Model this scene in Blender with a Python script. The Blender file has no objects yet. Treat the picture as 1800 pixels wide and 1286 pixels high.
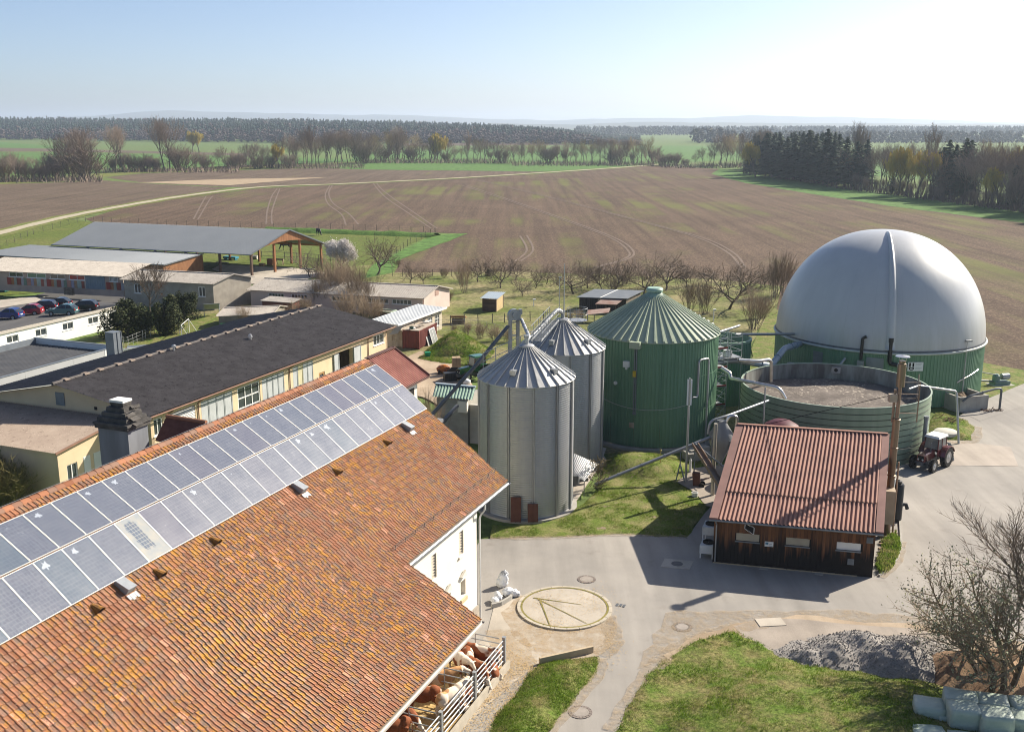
import bpy,bmesh,math,random
from mathutils import Vector,Matrix,Quaternion
from mathutils import noise as mnoise
D=bpy.data
S=bpy.context.scene
COL=S.collection
R=random.Random(7)
# -- camera
CAMH,FPX,CX,CY,YH=27.0,1800.0,900.0,643.0,218.0
PITCH=math.atan((CY-YH)/FPX)
cam_d=D.cameras.new('camera')
cam_d.sensor_width=36.0
cam_d.sensor_fit='HORIZONTAL'
cam_d.lens=36.0
cam_d.clip_start=0.5
cam_d.clip_end=60000.0
cam=D.objects.new('camera',cam_d)
COL.objects.link(cam)
cam.location=(0,0,CAMH)
cam.rotation_euler=(math.radians(90)-PITCH,0,0)
S.camera=cam
# -- sky, sun, exposure
SUN_EL,SUN_AZ=math.radians(33),math.radians(56)
SUN=Vector((math.sin(SUN_AZ)*math.cos(SUN_EL),math.cos(SUN_AZ)*math.cos(SUN_EL),math.sin(SUN_EL)))
W=D.worlds.new('World')
S.world=W
W.use_nodes=True
wn=W.node_tree
wn.nodes.clear()
sky=wn.nodes.new('ShaderNodeTexSky')
sky.sky_type='NISHITA'
sky.sun_disc=False
sky.sun_elevation=SUN_EL
sky.sun_rotation=SUN_AZ
sky.altitude=200
sky.air_density=0.6
sky.dust_density=1.3
sky.ozone_density=1.6
bg=wn.nodes.new('ShaderNodeBackground')
bg.inputs[1].default_value=0.075
wo=wn.nodes.new('ShaderNodeOutputWorld')
wn.links.new(sky.outputs[0],bg.inputs[0])
wn.links.new(bg.outputs[0],wo.inputs[0])
sl=D.lights.new('sun','SUN')
sl.energy=4.6
sl.angle=math.radians(0.53)
sl.color=(1.0,0.91,0.77)
so=D.objects.new('sun',sl)
COL.objects.link(so)
so.rotation_euler=SUN.to_track_quat('Z','Y').to_euler()
so.location=SUN*200
S.view_settings.view_transform='Standard'
S.view_settings.look='None'
S.view_settings.exposure=1.1
S.view_settings.gamma=1.0
S.view_settings.use_curve_mapping=False
S.render.engine='CYCLES'
S.cycles.max_bounces=6
S.cycles.diffuse_bounces=2
S.cycles.glossy_bounces=2
S.cycles.transmission_bounces=3
S.cycles.transparent_max_bounces=6
S.cycles.volume_bounces=0
S.cycles.use_denoising=True
S.cycles.filter_width=1.05
S.cycles.use_adaptive_sampling=False
S.cycles.caustics_reflective=False
S.cycles.caustics_refractive=False
# -- helpers
def ray(px,py):
 x=(px-CX)/FPX
 y=-(py-CY)/FPX
 return Vector((x,math.cos(PITCH)+y*math.sin(PITCH),-math.sin(PITCH)+y*math.cos(PITCH)))
def G(px,py,z=0.0):
 """place of the thing seen at photograph pixel (px, py) when it lies at height z"""
 r=ray(px,py)
 t=(z-CAMH)/r.z
 return Vector((r.x*t,r.y*t,z))
def HT(px,py,base):
 """height above ground of the pixel, at the distance of the ground point base"""
 r=ray(px,py)
 return CAMH+r.z*base.y/r.y
def V3(x,y,z=0.0):
 return Vector((x,y,z))
class Fr:
 """local frame: origin o, axes a (along) and b (across), z up"""
 def __init__(s,o,a,b=None):
  s.o=Vector((o[0],o[1],o[2] if len(o)>2 else 0.0))
  s.a=Vector((a[0],a[1],0)).normalized()
  s.b=Vector((b[0],b[1],0)).normalized() if b is not None else Vector((s.a.y,-s.a.x,0))
 def P(s,u,v,z=0.0):
  return s.o+s.a*u+s.b*v+Vector((0,0,z))
 def at(s,u,v,z=0.0,flip=False,turn=0):
  f=Fr(s.P(u,v,z),s.a,s.b)
  for _ in range(turn):
   f.a,f.b=f.b,-f.a
  return f
class MB:
 def __init__(s):
  s.v,s.f,s.m=[],[],[]
 def add(s,pts,faces,m=0):
  n=len(s.v)
  s.v+=[tuple(p) for p in pts]
  for f in faces:
   s.f.append(tuple(i+n for i in f))
   s.m.append(m)
 def quad(s,a,b,c,d,m=0):
  s.add([a,b,c,d],[(0,1,2,3)],m)
 def hexa(s,b4,t4,m=0):
  s.add(list(b4)+list(t4),[(3,2,1,0),(4,5,6,7),(0,1,5,4),(1,2,6,5),(2,3,7,6),(3,0,4,7)],m)
 def box(s,fr,u0,u1,v0,v1,z0,z1,m=0):
  P=fr.P
  s.hexa([P(u0,v0,z0),P(u1,v0,z0),P(u1,v1,z0),P(u0,v1,z0)],[P(u0,v0,z1),P(u1,v0,z1),P(u1,v1,z1),P(u0,v1,z1)],m)
 def bar(s,p,q,w=0.05,h=None,m=0):
  p,q=Vector(p),Vector(q)
  h=w if h is None else h
  d=(q-p)
  if d.length<1e-6:
   return
  d.normalize()
  up=Vector((0,0,1)) if abs(d.z)<0.95 else Vector((1,0,0))
  x=d.cross(up).normalized()*(w/2)
  y=x.cross(d).normalized()*(h/2)
  s.hexa([p-x-y,p+x-y,p+x+y,p-x+y],[q-x-y,q+x-y,q+x+y,q-x+y],m)
 def slab(s,a,b,c,d,th,m=0):
  n=(b-a).cross(d-a).normalized()
  if n.z<0:
   n=-n
  s.hexa([p-n*th for p in(a,b,c,d)],[a,b,c,d],m)
 def tube(s,pts,r,n=8,m=0,cap=True):
  pts=[Vector(p) for p in pts]
  k=len(pts)
  rs=list(r) if hasattr(r,'__len__') else[r]*k
  base=len(s.v)
  t=(pts[1]-pts[0]).normalized()
  x=t.orthogonal().normalized()
  for i in range(k):
   if i==0:
    tt=t
   elif i==k-1:
    tt=(pts[i]-pts[i-1]).normalized()
   else:
    tt=((pts[i+1]-pts[i]).normalized()+(pts[i]-pts[i-1]).normalized())
    tt=tt.normalized() if tt.length>1e-6 else t
   x=(x-tt*x.dot(tt))
   x=x.normalized() if x.length>1e-6 else tt.orthogonal().normalized()
   y=tt.cross(x)
   for j in range(n):
    a=2*math.pi*j/n
    s.v.append(tuple(pts[i]+(x*math.cos(a)+y*math.sin(a))*rs[i]))
  for i in range(k-1):
   for j in range(n):
    j2=(j+1)%n
    s.f.append((base+i*n+j,base+i*n+j2,base+(i+1)*n+j2,base+(i+1)*n+j))
    s.m.append(m)
  if cap:
   s.f.append(tuple(base+j for j in range(n))[::-1])
   s.m.append(m)
   s.f.append(tuple(base+(k-1)*n+j for j in range(n)))
   s.m.append(m)
 def bent(s,pts,r,n=8,m=0,rad=0.3,seg=4):
  """tube with rounded bends"""
  pts=[Vector(p) for p in pts]
  out=[pts[0]]
  for i in range(1,len(pts)-1):
   a,b,c=pts[i-1],pts[i],pts[i+1]
   ra=min(rad,(a-b).length*0.45,(c-b).length*0.45)
   p,q=b+(a-b).normalized()*ra,b+(c-b).normalized()*ra
   for k in range(seg+1):
    t=k/seg
    out.append(p*(1-t)**2+b*2*t*(1-t)+q*t*t)
  out.append(pts[-1])
  s.tube(out,r,n,m)
 def lathe(s,c,prof,n=32,m=0,a0=0.0,a1=2*math.pi,cap=False):
  c=Vector((c[0],c[1],c[2] if len(c)>2 else 0))
  full=abs(a1-a0-2*math.pi)<1e-6
  cols=n if full else n+1
  base=len(s.v)
  for(r,z) in prof:
   for j in range(cols):
    a=a0+(a1-a0)*j/n
    s.v.append((c.x+r*math.cos(a),c.y+r*math.sin(a),c.z+z))
  for i in range(len(prof)-1):
   for j in range(n):
    j2=(j+1)%cols
    s.f.append((base+i*cols+j,base+i*cols+j2,base+(i+1)*cols+j2,base+(i+1)*cols+j))
    s.m.append(m)
  if cap and full:
   s.f.append(tuple(base+j for j in range(cols))[::-1])
   s.m.append(m)
   s.f.append(tuple(base+(len(prof)-1)*cols+j for j in range(cols)))
   s.m.append(m)
 def prism(s,poly,z0,z1,m=0):
  n=len(poly)
  s.add([(p[0],p[1],z0) for p in poly]+[(p[0],p[1],z1) for p in poly],[tuple(range(n))[::-1],tuple(range(n,2*n))]+[(i,(i+1)%n,n+(i+1)%n,n+i) for i in range(n)],m)
 def extrude(s,poly,d,m=0):
  """closed outline (3-D points) pushed along vector d"""
  n=len(poly)
  d=Vector(d)
  s.add([tuple(p) for p in poly]+[tuple(Vector(p)+d) for p in poly],[tuple(range(n))[::-1],tuple(range(n,2*n))]+[(i,(i+1)%n,n+(i+1)%n,n+i) for i in range(n)],m)
 def corr(s,p00,p10,p01,p11,n,amp,m=0,seg=4,kind='sin',th=0.012):
  """corrugated sheet: n waves from p00 to p10, running straight from p00 to p01"""
  nn=(p10-p00).cross(p01-p00).normalized()
  if nn.z<-1e-4:
   nn=-nn
  if kind=='trap':
   st=[(0,0),(0.25,0),(0.35,1),(0.65,1),(0.75,0)]
  elif kind=='rib':
   st=[(0,0),(0.70,0),(0.76,1),(0.92,1),(0.98,0)]
  else:
   st=[(k/seg,0.5-0.5*math.cos(2*math.pi*k/seg)) for k in range(seg)]
  ts=[((i+t)/n,h) for i in range(n) for t,h in st]+[(1.0,st[0][1])]
  pts=[]
  for t,h in ts:
   o=nn*(amp*h)
   a,b=p00.lerp(p10,t)+o,p01.lerp(p11,t)+o
   pts+=[a,b,a-nn*th,b-nn*th]
  fs=[]
  for i in range(len(ts)-1):
   k,l=4*i,4*i+4
   fs+=[(k,l,l+1,k+1),(k+2,k+3,l+3,l+2),(k,k+2,l+2,l),(k+1,l+1,l+3,k+3)]
  s.add(pts,fs,m)
 def build(s,name,mats,parent=None,smooth=False,local=False,**tags):
  """link as ONE mesh object; world coordinates are made relative to the parent (or to the base of the piece)"""
  me=D.meshes.new(name)
  if not isinstance(mats,(list,tuple)):
   mats=[mats]
  for x in mats:
   me.materials.append(x)
  o=D.objects.new(name,me)
  COL.objects.link(o)
  vs=s.v
  if not local:
   if parent is not None:
    inv=wmat(parent).inverted()
    vs=[tuple(inv@Vector(p)) for p in vs]
   elif vs:
    cx=sum(p[0] for p in vs)/len(vs)
    cy=sum(p[1] for p in vs)/len(vs)
    cz=min(p[2] for p in vs)
    vs=[(p[0]-cx,p[1]-cy,p[2]-cz) for p in vs]
    o.location=(cx,cy,cz)
  me.from_pydata(vs,[],s.f)
  if len(mats)>1:
   me.polygons.foreach_set('material_index',s.m)
  if smooth:
   me.polygons.foreach_set('use_smooth',[True]*len(s.f))
   if smooth!='all':
    try:
     me.set_sharp_from_angle(angle=math.radians(40))
    except Exception:
     pass
  me.update()
  if parent is not None:
   o.parent=parent
  tag(o,**tags)
  return o
def wmat(o):
 m=Matrix.LocRotScale(o.location,o.rotation_euler,o.scale)
 return(wmat(o.parent)@m) if o.parent else m
def tag(o,label=None,cat=None,group=None,kind=None):
 if label:
  o['label']=label
 if cat:
  o['category']=cat
 if group:
  o['group']=group
 if kind:
  o['kind']=kind
 return o
def thing(name,loc,label,cat,group=None,rz=0.0):
 o=D.objects.new(name,None)
 o.empty_display_size=0.3
 COL.objects.link(o)
 o.location=loc
 o.rotation_euler=(0,0,rz)
 return tag(o,label,cat,group)
def kids(o):
 return[c for c in D.objects if c.parent==o]
_KID={}
def register(o):
 """remember the tree below o, so that it can be copied quickly"""
 _KID[o.name]=kids(o)
 for c in _KID[o.name]:
  register(c)
def copy_tree(o,loc=None,rz=None,sc=None,label=None,group=None,parent=None):
 c=o.copy()
 COL.objects.link(c)
 if parent is not None:
  c.parent=parent
 if loc is not None:
  c.location=loc
 if rz is not None:
  c.rotation_euler=(0,0,rz)
 if sc is not None:
  c.scale=(sc,sc,sc) if not hasattr(sc,'__len__') else sc
 if label:
  c['label']=label
 if group:
  c['group']=group
 for ch in _KID.get(o.name,[]):
  copy_tree(ch,parent=c)
 return c
# -- materials
_MC={}
def lin(c):
 return(c[0],c[1],c[2],1.0)
class NT:
 """small node-tree writer"""
 def __init__(s,name,rough=0.8,metal=0.0,spec=0.35):
  s.mat=D.materials.new(name)
  s.mat.use_nodes=True
  s.t=s.mat.node_tree
  s.b=s.t.nodes['Principled BSDF']
  s.b.inputs['Roughness'].default_value=rough
  s.b.inputs['Metallic'].default_value=metal
  s.b.inputs['Specular IOR Level'].default_value=spec
 def n(s,typ,**kw):
  x=s.t.nodes.new('ShaderNode'+typ)
  for k,v in kw.items():
   setattr(x,k,v)
  return x
 def l(s,a,b):
  s.t.links.new(a,b)
 def set(s,inp,val):
  if hasattr(val,'links') or hasattr(val,'is_linked'):
   s.l(val,inp)
  elif hasattr(val,'__len__') and len(val)==3 and inp.type=='RGBA':
   inp.default_value=lin(val)
  else:
   inp.default_value=val
 def coord(s,kind='Object',scale=(1,1,1),rot=0.0):
  if kind=='World':
   o=s.n('NewGeometry').outputs['Position']
  else:
   o=s.n('TexCoord').outputs[kind]
  if scale!=(1,1,1) or rot:
   m=s.n('Mapping')
   m.inputs['Scale'].default_value=scale
   m.inputs['Rotation'].default_value=(0,0,rot)
   s.l(o,m.inputs[0])
   o=m.outputs[0]
  return o
 def noise(s,co,scale,detail=4,rough=0.55,dist=0.0):
  x=s.n('TexNoise')
  x.inputs['Scale'].default_value=scale
  x.inputs['Detail'].default_value=detail
  x.inputs['Roughness'].default_value=rough
  x.inputs['Distortion'].default_value=dist
  s.l(co,x.inputs['Vector'])
  return x.outputs['Fac']
 def ramp(s,fac,lo,hi,c0=0.0,c1=1.0):
  x=s.n('MapRange')
  x.inputs['From Min'].default_value=lo
  x.inputs['From Max'].default_value=hi
  x.inputs['To Min'].default_value=c0
  x.inputs['To Max'].default_value=c1
  s.l(fac,x.inputs['Value'])
  return x.outputs[0]
 def mix(s,fac,a,b,mode='MIX'):
  x=s.n('MixRGB',blend_type=mode)
  s.set(x.inputs[0],fac)
  s.set(x.inputs[1],a)
  s.set(x.inputs[2],b)
  return x.outputs[0]
 def math(s,op,a,b=0.0):
  x=s.n('Math',operation=op)
  s.set(x.inputs[0],a)
  s.set(x.inputs[1],b)
  return x.outputs[0]
 def bump(s,h,strength=0.3,dist=0.02):
  x=s.n('Bump')
  x.inputs['Strength'].default_value=strength
  x.inputs['Distance'].default_value=dist
  s.l(h,x.inputs['Height'])
  s.l(x.outputs[0],s.b.inputs['Normal'])
 def rnd(s):
  """random number per piece: island in a joined mesh, object when each piece is its own object"""
  a=s.n('NewGeometry').outputs['Random Per Island']
  b=s.n('ObjectInfo').outputs['Random']
  return s.math('FRACT',s.math('ADD',a,b))
 def out(s,col):
  s.set(s.b.inputs['Base Color'],col)
  return s.mat
def M(name,col,col2=None,scale=3.0,rough=0.8,metal=0.0,bump=0.0,bscale=None,lo=0.35,hi=0.65,spec=0.35,coord='Object',stretch=(1,1,1),isl=0.0):
 """plain surface: two colours mixed by noise, optional relief, optional tone per piece"""
 if name in _MC:
  return _MC[name]
 t=NT(name,rough,metal,spec)
 co=t.coord(coord,stretch)
 f=t.ramp(t.noise(co,scale,5),lo,hi)
 c2=col2 if col2 else tuple(min(1,x*0.78) for x in col)
 c=t.mix(f,col,c2)
 if isl:
  k=t.ramp(t.rnd(),0,1,1-isl,1+isl)
  c=t.mix(1.0,c,k,'MULTIPLY')
 if bump:
  t.bump(t.noise(co,bscale or scale*6,4),bump,0.03)
 _MC[name]=t.out(c)
 return _MC[name]
# -- GROUND, FIELDS, ROADS
def grass_mat(name,green,dry,amount,gscale=0.35,fine=9.0,bumpk=0.5,soil=None):
 t=NT(name,0.95,0,0.15)
 co=t.coord('World')
 a=t.ramp(t.noise(co,gscale,6,0.62),amount-0.14,amount+0.14)
 c=t.mix(a,green,dry)
 b=t.ramp(t.noise(co,fine,5,0.75),0.32,0.68,0.45,1.45)
 c=t.mix(1.0,c,b,'MULTIPLY')
 if soil:
  s_=t.ramp(t.noise(co,gscale*2.3,5,0.6),0.62,0.70)
  c=t.mix(s_,c,soil)
 t.bump(t.noise(co,fine*0.7,4,0.7),bumpk,0.12)
 return t.out(c)
m_far=grass_mat('far_meadow_grass',(0.115,0.17,0.045),(0.13,0.15,0.055),0.62,0.012,0.3,0.2)
m_field_green=grass_mat('young_wheat',(0.085,0.17,0.035),(0.10,0.18,0.05),0.6,0.02,0.4,0.2)
m_paddock=grass_mat('paddock_grass',(0.105,0.135,0.026),(0.15,0.15,0.045),0.62,0.06,1.2,0.3)
m_lawn=grass_mat('lawn_grass',(0.10,0.16,0.022),(0.21,0.185,0.075),0.50,0.8,5.0,0.8)
m_rough=grass_mat('rough_grass',(0.095,0.125,0.03),(0.26,0.215,0.115),0.47,0.22,3.0,0.8)
m_orchard=grass_mat('orchard_grass',(0.115,0.14,0.032),(0.28,0.235,0.125),0.53,0.13,1.6,0.8)
m_mown=grass_mat('patchy_grass',(0.12,0.165,0.028),(0.25,0.22,0.10),0.55,0.7,9.0,0.5,soil=(0.27,0.205,0.145))
def field_mat(name,base,straw,green,g_amt,rot,streak=0.16):
 t=NT(name,0.95,0,0.12)
 co=t.coord('World')
 st=t.coord('World',(streak,streak*0.035,1.0),rot)
 fs=t.coord('World',(0.42,0.012,1.0),rot)
 n1=t.noise(co,0.6,8,0.85)
 c=t.mix(t.ramp(n1,0.42,0.66),base,tuple(x*1.55 for x in base))
 sp=t.ramp(t.noise(co,1.7,6,0.85),0.50,0.60)
 c=t.mix(t.math('MULTIPLY',sp,0.75),c,straw)
 r1=t.ramp(t.noise(fs,1.0,2,0.5),0.36,0.64,0.85,1.13)
 c=t.mix(1.0,c,r1,'MULTIPLY')
 gp=t.math('MULTIPLY',t.ramp(t.noise(st,1.0,4,0.6),g_amt,g_amt+0.14),t.ramp(t.noise(co,0.016,4,0.6),0.47,0.60))
 c=t.mix(t.math('MULTIPLY',gp,0.75),c,green)
 d=t.ramp(t.noise(st,2.0,2,0.4),0.30,0.42,0.86,1.0)
 c=t.mix(1.0,c,d,'MULTIPLY')
 big=t.ramp(t.noise(co,0.045,6,.7),0.3,0.7,0.82,1.16)
 c=t.mix(1.0,c,big,'MULTIPLY')
 t.bump(n1,0.6,0.25)
 return t.out(c)
ROW=math.atan2(ray(1130,218).x,ray(1130,218).y)
m_plow=field_mat('ploughed_soil',(0.078,0.053,0.037),(0.235,0.172,0.117),(0.13,0.14,0.04),0.45,ROW)
m_plow2=field_mat('ploughed_soil_dark',(0.09,0.066,0.048),(0.225,0.175,0.125),(0.14,0.13,0.05),0.58,math.radians(78))
m_straw=M('stubble_straw',(0.36,0.28,0.18),(0.30,0.22,0.14),0.3,0.95,coord='World')
m_track=M('gravel_track',(0.42,0.37,0.28),(0.34,0.30,0.2),0.8,0.95,coord='World')
m_rut=M('dry_wheel_rut',(0.18,0.132,0.098),(0.125,0.092,0.07),0.8,0.95,coord='World')
def asphalt_mat(name,col,dusty,k=0.16,fine=60.0):
 t=NT(name,0.9,0,0.25)
 co=t.coord('World')
 c=t.mix(t.ramp(t.noise(co,k,6,0.62),0.33,0.67),col,dusty)
 st=t.coord('World',(0.9,0.10,1),math.radians(-62))
 c=t.mix(1.0,c,t.ramp(t.noise(st,1.0,4,0.6),0.3,0.7,0.88,1.10),'MULTIPLY')
 c=t.mix(1.0,c,t.ramp(t.noise(co,fine,3,0.8),0.3,0.7,0.86,1.14),'MULTIPLY')
 spot=t.ramp(t.noise(co,0.5,7,0.75),0.58,0.74)
 c=t.mix(t.math('MULTIPLY',spot,0.42),c,(0.15,0.125,0.105))
 t.bump(t.noise(co,fine,3,0.8),0.25,0.01)
 return t.out(c)
m_asph=asphalt_mat('dusty_asphalt',(0.25,0.234,0.214),(0.355,0.328,0.292),0.09)
m_asph_pale=asphalt_mat('pale_yard_asphalt',(0.31,0.27,0.235),(0.42,0.365,0.31))
m_asph_dark=asphalt_mat('dark_asphalt',(0.07,0.07,0.075),(0.115,0.11,0.105),0.1)
m_conc=asphalt_mat('yard_concrete',(0.36,0.32,0.265),(0.48,0.43,0.36),0.35,30.0)
m_dirt=asphalt_mat('trodden_dirt',(0.30,0.225,0.155),(0.43,0.345,0.25),0.3,14.0)
def ragged(name,a,b,k,lo=.38,hi=.72):
 """loose dirt that thins out to bare tarmac"""
 t=NT(name,.95,0,.1)
 co=t.coord('World')
 m=t.out(t.mix(t.ramp(t.noise(co,9,4,.7),.3,.7),a,b))
 tr=t.n('BsdfTransparent')
 mx=t.n('MixShader')
 t.l(t.ramp(t.noise(co,k,9,.82),lo,hi,0,.85),mx.inputs[0])
 o=[n for n in t.t.nodes if n.type=='OUTPUT_MATERIAL'][0]
 t.l(tr.outputs[0],mx.inputs[1])
 t.l(t.b.outputs[0],mx.inputs[2])
 t.l(mx.outputs[0],o.inputs[0])
 return m
m_edge=ragged('dry_edge_dirt',(0.36,0.28,0.19),(0.46,0.37,0.26),2.2)
m_spill=ragged('trodden_straw_dirt',(0.38,0.27,0.16),(0.50,0.38,0.24),1.1)
m_gravel_g=asphalt_mat('gravelly_dirt',(0.26,0.225,0.19),(0.36,0.31,0.26),0.4,22.0)
m_strawfloor=asphalt_mat('straw_litter',(0.40,0.275,0.11),(0.56,0.40,0.18),0.9,16.0)
def wiggle(pts,step,amp,seed=0):
 out=[]
 n=len(pts)
 for i in range(n):
  a,b=pts[i],pts[(i+1)%n]
  k=max(1,min(60,int((b-a).length/step)))
  nrm=Vector((-(b-a).y,(b-a).x,0))
  nrm=nrm.normalized() if nrm.length>1e-6 else nrm
  for j in range(k):
   t=j/k
   p=a.lerp(b,t)
   if j:
    p=p+nrm*amp*(mnoise.noise(Vector((p.x/step*0.7,p.y/step*0.7,seed*3.1)))*1.6)
   out.append(p)
 return out
def patch(name,pix,z,mat,step=3.0,amp=0.3,kind='structure',world=False,**kw):
 pts=[Vector((p[0],p[1],0)) if world else G(*p) for p in pix]
 pts=wiggle(pts,step,amp,len(name))
 m=MB()
 m.add([(p.x,p.y,z) for p in pts],[tuple(range(len(pts)))])
 o=m.build(name,mat,kind=kind,**kw)
 if o.data.polygons and o.data.polygons[0].normal.z<0:
  o.data.flip_normals()
 return o
gm=MB()
gm.add([(-15000,-600,0),(15000,-600,0),(15000,15000,0),(-15000,15000,0)],[(0,1,2,3)])
gm.build('ground',m_far,kind='structure')
patch('ploughed_field',[(1150,291),(1265,297),(1250,306),(1310,322),(1420,340),(1560,362),(1800,392),(2100,432),(2500,760),(1800,652),(1735,640),(1500,610),(1362,552),(1376,505),(1250,492),(1050,484),(900,479),(780,480),(690,484),(705,456),(822,411),(762,409),(600,405),(505,403),(165,391),(150,385),(220,365),(330,346),(460,331),(600,325),(800,315),(960,305),(1100,295)],0.03,m_plow,8,0.5)
patch('ploughed_field',[(-400,331),(0,324),(130,320),(180,317),(250,322),(400,330),(330,343),(120,382),(0,411),(-400,500)],0.03,m_plow2,8,0.6)
patch('ploughed_field',[(186,312),(250,305),(400,300),(560,295),(640,298),(900,301),(1050,297),(960,303),(800,313),(600,323),(450,329),(400,329),(250,321)],0.03,m_plow2,8,0.6)
patch('stubble_strip',[(238,321),(400,315),(576,312),(450,322),(402,326)],0.07,m_straw,10,1.0)
patch('wheat_field',[(575,295),(640,286),(800,287),(1000,290),(1142,291),(1060,297),(960,302),(800,300),(620,298)],0.07,m_field_green,10,0.6)
patch('wheat_field',[(-300,252),(0,250),(110,258),(100,262),(-300,260)],0.05,m_field_green,30,2)
patch('fallow_field',[(-300,261),(0,260),(110,262),(440,270),(440,274),(110,266),(-300,268)],0.09,m_plow2,30,2)
patch('wheat_field',[(-300,269),(100,268),(440,275),(620,280),(620,284),(400,296),(180,300),(-300,318)],0.05,m_field_green,20,1)
patch('wheat_field',[(620,262),(900,262),(1180,256),(1330,258),(1330,280),(1140,288),(900,285),(620,283)],0.05,m_field_green,20,1)
patch('fallow_field',[(700,250),(960,250),(1000,255),(700,257)],0.12,m_plow2,30,1)
patch('wheat_field',[(1420,268),(1700,270),(1900,280),(1900,330),(1700,322),(1420,300)],0.05,m_field_green,20,1)
patch('grass_margin',[(1265,297),(1330,306),(1500,335),(1800,372),(2100,410),(2100,432),(1800,392),(1560,362),(1420,340),(1310,322),(1252,306)],0.06,m_field_green,8,0.8)
patch('grass_margin',[(0,324),(130,319),(178,316),(185,311),(250,304),(400,299),(560,294),(640,284),(400,292),(170,304),(0,318)],0.05,m_lawn,8,0.8)
patch('paddock',[(-300,465),(0,412),(122,386),(160,391),(505,403),(764,410),(700,440),(655,466),(560,478),(440,486),(0,520),(-300,560)],0.06,m_paddock,5,0.3)
patch('grass_strip',[(655,466),(762,414),(822,411),(705,456),(690,480),(640,490)],0.10,m_field_green,5,0.4)
patch('orchard_meadow',[(560,474),(655,466),(690,480),(780,479),(900,478),(1050,483),(1250,491),(1376,504),(1368,530),(1330,592),(1300,640),(1000,640),(800,600),(700,560),(560,520)],0.09,m_orchard,4,0.5)
patch('grass_strip',[(1330,592),(1358,540),(1372,548),(1500,600),(1735,640),(1800,652),(2100,700),(2100,745),(1800,688),(1700,706),(1400,760),(1300,720)],0.11,m_lawn,4,0.3)
patch('farm_lawn',[(560,515),(700,552),(800,592),(1000,640),(1300,640),(1330,700),(1300,790),(1040,800),(1000,700),(880,640),(760,640),(690,622),(560,640),(190,640),(200,600),(330,550)],0.07,m_rough,4,0.4)
patch('garden_lawn',[(110,622),(200,575),(300,560),(420,548),(560,552),(520,600),(260,650),(200,640)],0.12,m_lawn,3,0.3)
NSTRIP=[0]
def strip(name,pix,w,z,mat,kind='structure',world=False):
 NSTRIP[0]+=1
 z+=.0013*(NSTRIP[0]%9)
 pts=[Vector((p[0],p[1],0)) if world else G(*p) for p in pix]
 sm=[]
 for i in range(len(pts)-1):
  for k in range(8):
   t=k/8
   p0,p1,p2,p3=pts[max(0,i-1)],pts[i],pts[i+1],pts[min(len(pts)-1,i+2)]
   sm.append(0.5*((2*p1)+(p2-p0)*t+(2*p0-5*p1+4*p2-p3)*t*t+(3*p1-p0-3*p2+p3)*t**3))
 sm.append(pts[-1])
 m=MB()
 vs,fs=[],[]
 for i,p in enumerate(sm):
  d=(sm[min(i+1,len(sm)-1)]-sm[max(0,i-1)]).normalized()
  nrm=Vector((-d.y,d.x,0))*(w/2*(1+0.12*math.sin(i*1.7)))
  vs+=[(p+nrm)+Vector((0,0,z)),(p-nrm)+Vector((0,0,z))]
  if i:
   k=2*i
   fs.append((k-2,k-1,k+1,k))
 m.add(vs,fs)
 return m.build(name,mat,kind=kind)
TR=[(-260,480),(0,410),(120,381),(220,362),(330,344),(460,329),(600,323.5),(800,313.5),(960,303.5),(1100,294),(1160,289)]
strip('grass_verge',TR,8.5,0.11,m_lawn)
strip('farm_track',TR,3.6,0.15,m_track)
for pix in([(630,395),(612,375),(586,358),(578,340),(584,326)],[(620-12,396),(600,377),(577,359),(572,342),(580,326)],[(468,394),(470,370),(478,345),(487,332)],[(478,394),(478,372),(486,347),(492,332)],[(768,402),(725,372),(690,348),(670,332),(662,322)],[(758,402),(715,373),(680,349),(664,333),(656,322)],[(1050,470),(1105,455),(1112,440),(1080,418),(1000,388),(900,353),(820,326)],[(1044,470),(1098,455),(1104,441),(1070,417),(990,387),(890,352),(812,326)],[(1310,470),(1290,445),(1240,420),(1150,395),(1000,355),(900,330),(840,316)],[(1302,470),(1280,445),(1228,419),(1140,394),(990,354),(890,329),(834,316)],[(905,460),(926,440),(914,415)],[(914,460),(937,440),(926,414)],[(340,386),(356,356),(362,346)],[(348,386),(368,352),(374,345)]):
 strip('wheel_rut',pix,0.48,0.08,m_rut)
YARD=[(700,1286),(790,1130),(815,1000),(845,950),(960,946),(1082,939),(1208,946),(1238,905),(1280,860),(1560,800),(1600,765),(1660,745),(1720,716),(1760,693),(1800,682),(2100,650),(2400,700),(2600,1400),(1400,2000),(900,2200),(500,2200)]
patch('yard_asphalt',YARD,0.12,m_asph,6,0.05)
patch('asphalt_road',[(1684,724),(1800,676),(2000,640),(2100,660),(2000,720),(1800,716),(1722,742)],0.135,m_asph,3,0.05)
patch('concrete_slab',[(1652,774),(1776,788),(1790,822),(1640,820),(1626,800)],0.139,m_asph_pale,3,0.03)
patch('concrete_apron',[(856,1118),(870,1062),(905,1046),(1050,1072),(1082,1132),(1052,1157),(945,1171),(905,1202),(800,1300),(690,1300)],0.15,m_conc,2,0.10)
patch('dirt_spill',[(853,1112),(905,1110),(935,1140),(945,1168),(905,1198),(850,1245),(800,1286),(770,1286),(880,1180),(862,1140)],0.157,m_spill,0.7,0.25)
patch('dirt_spill',[(905,1050),(1060,1068),(1085,1100),(1080,1140),(1050,1158),(960,1168),(900,1120),(880,1080)],0.154,m_spill,0.7,0.25)
patch('dirt_spill',[(1170,1080),(1500,1075),(1640,1090),(1700,1110),(1400,1088),(1290,1106),(1160,1165),(1120,1180)],0.150,m_edge,0.9,0.3)
patch('workshop_forecourt',[(690,640),(740,618),(815,648),(835,690),(790,720),(745,700),(700,690)],0.125,m_dirt,1.5,0.3)
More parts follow.
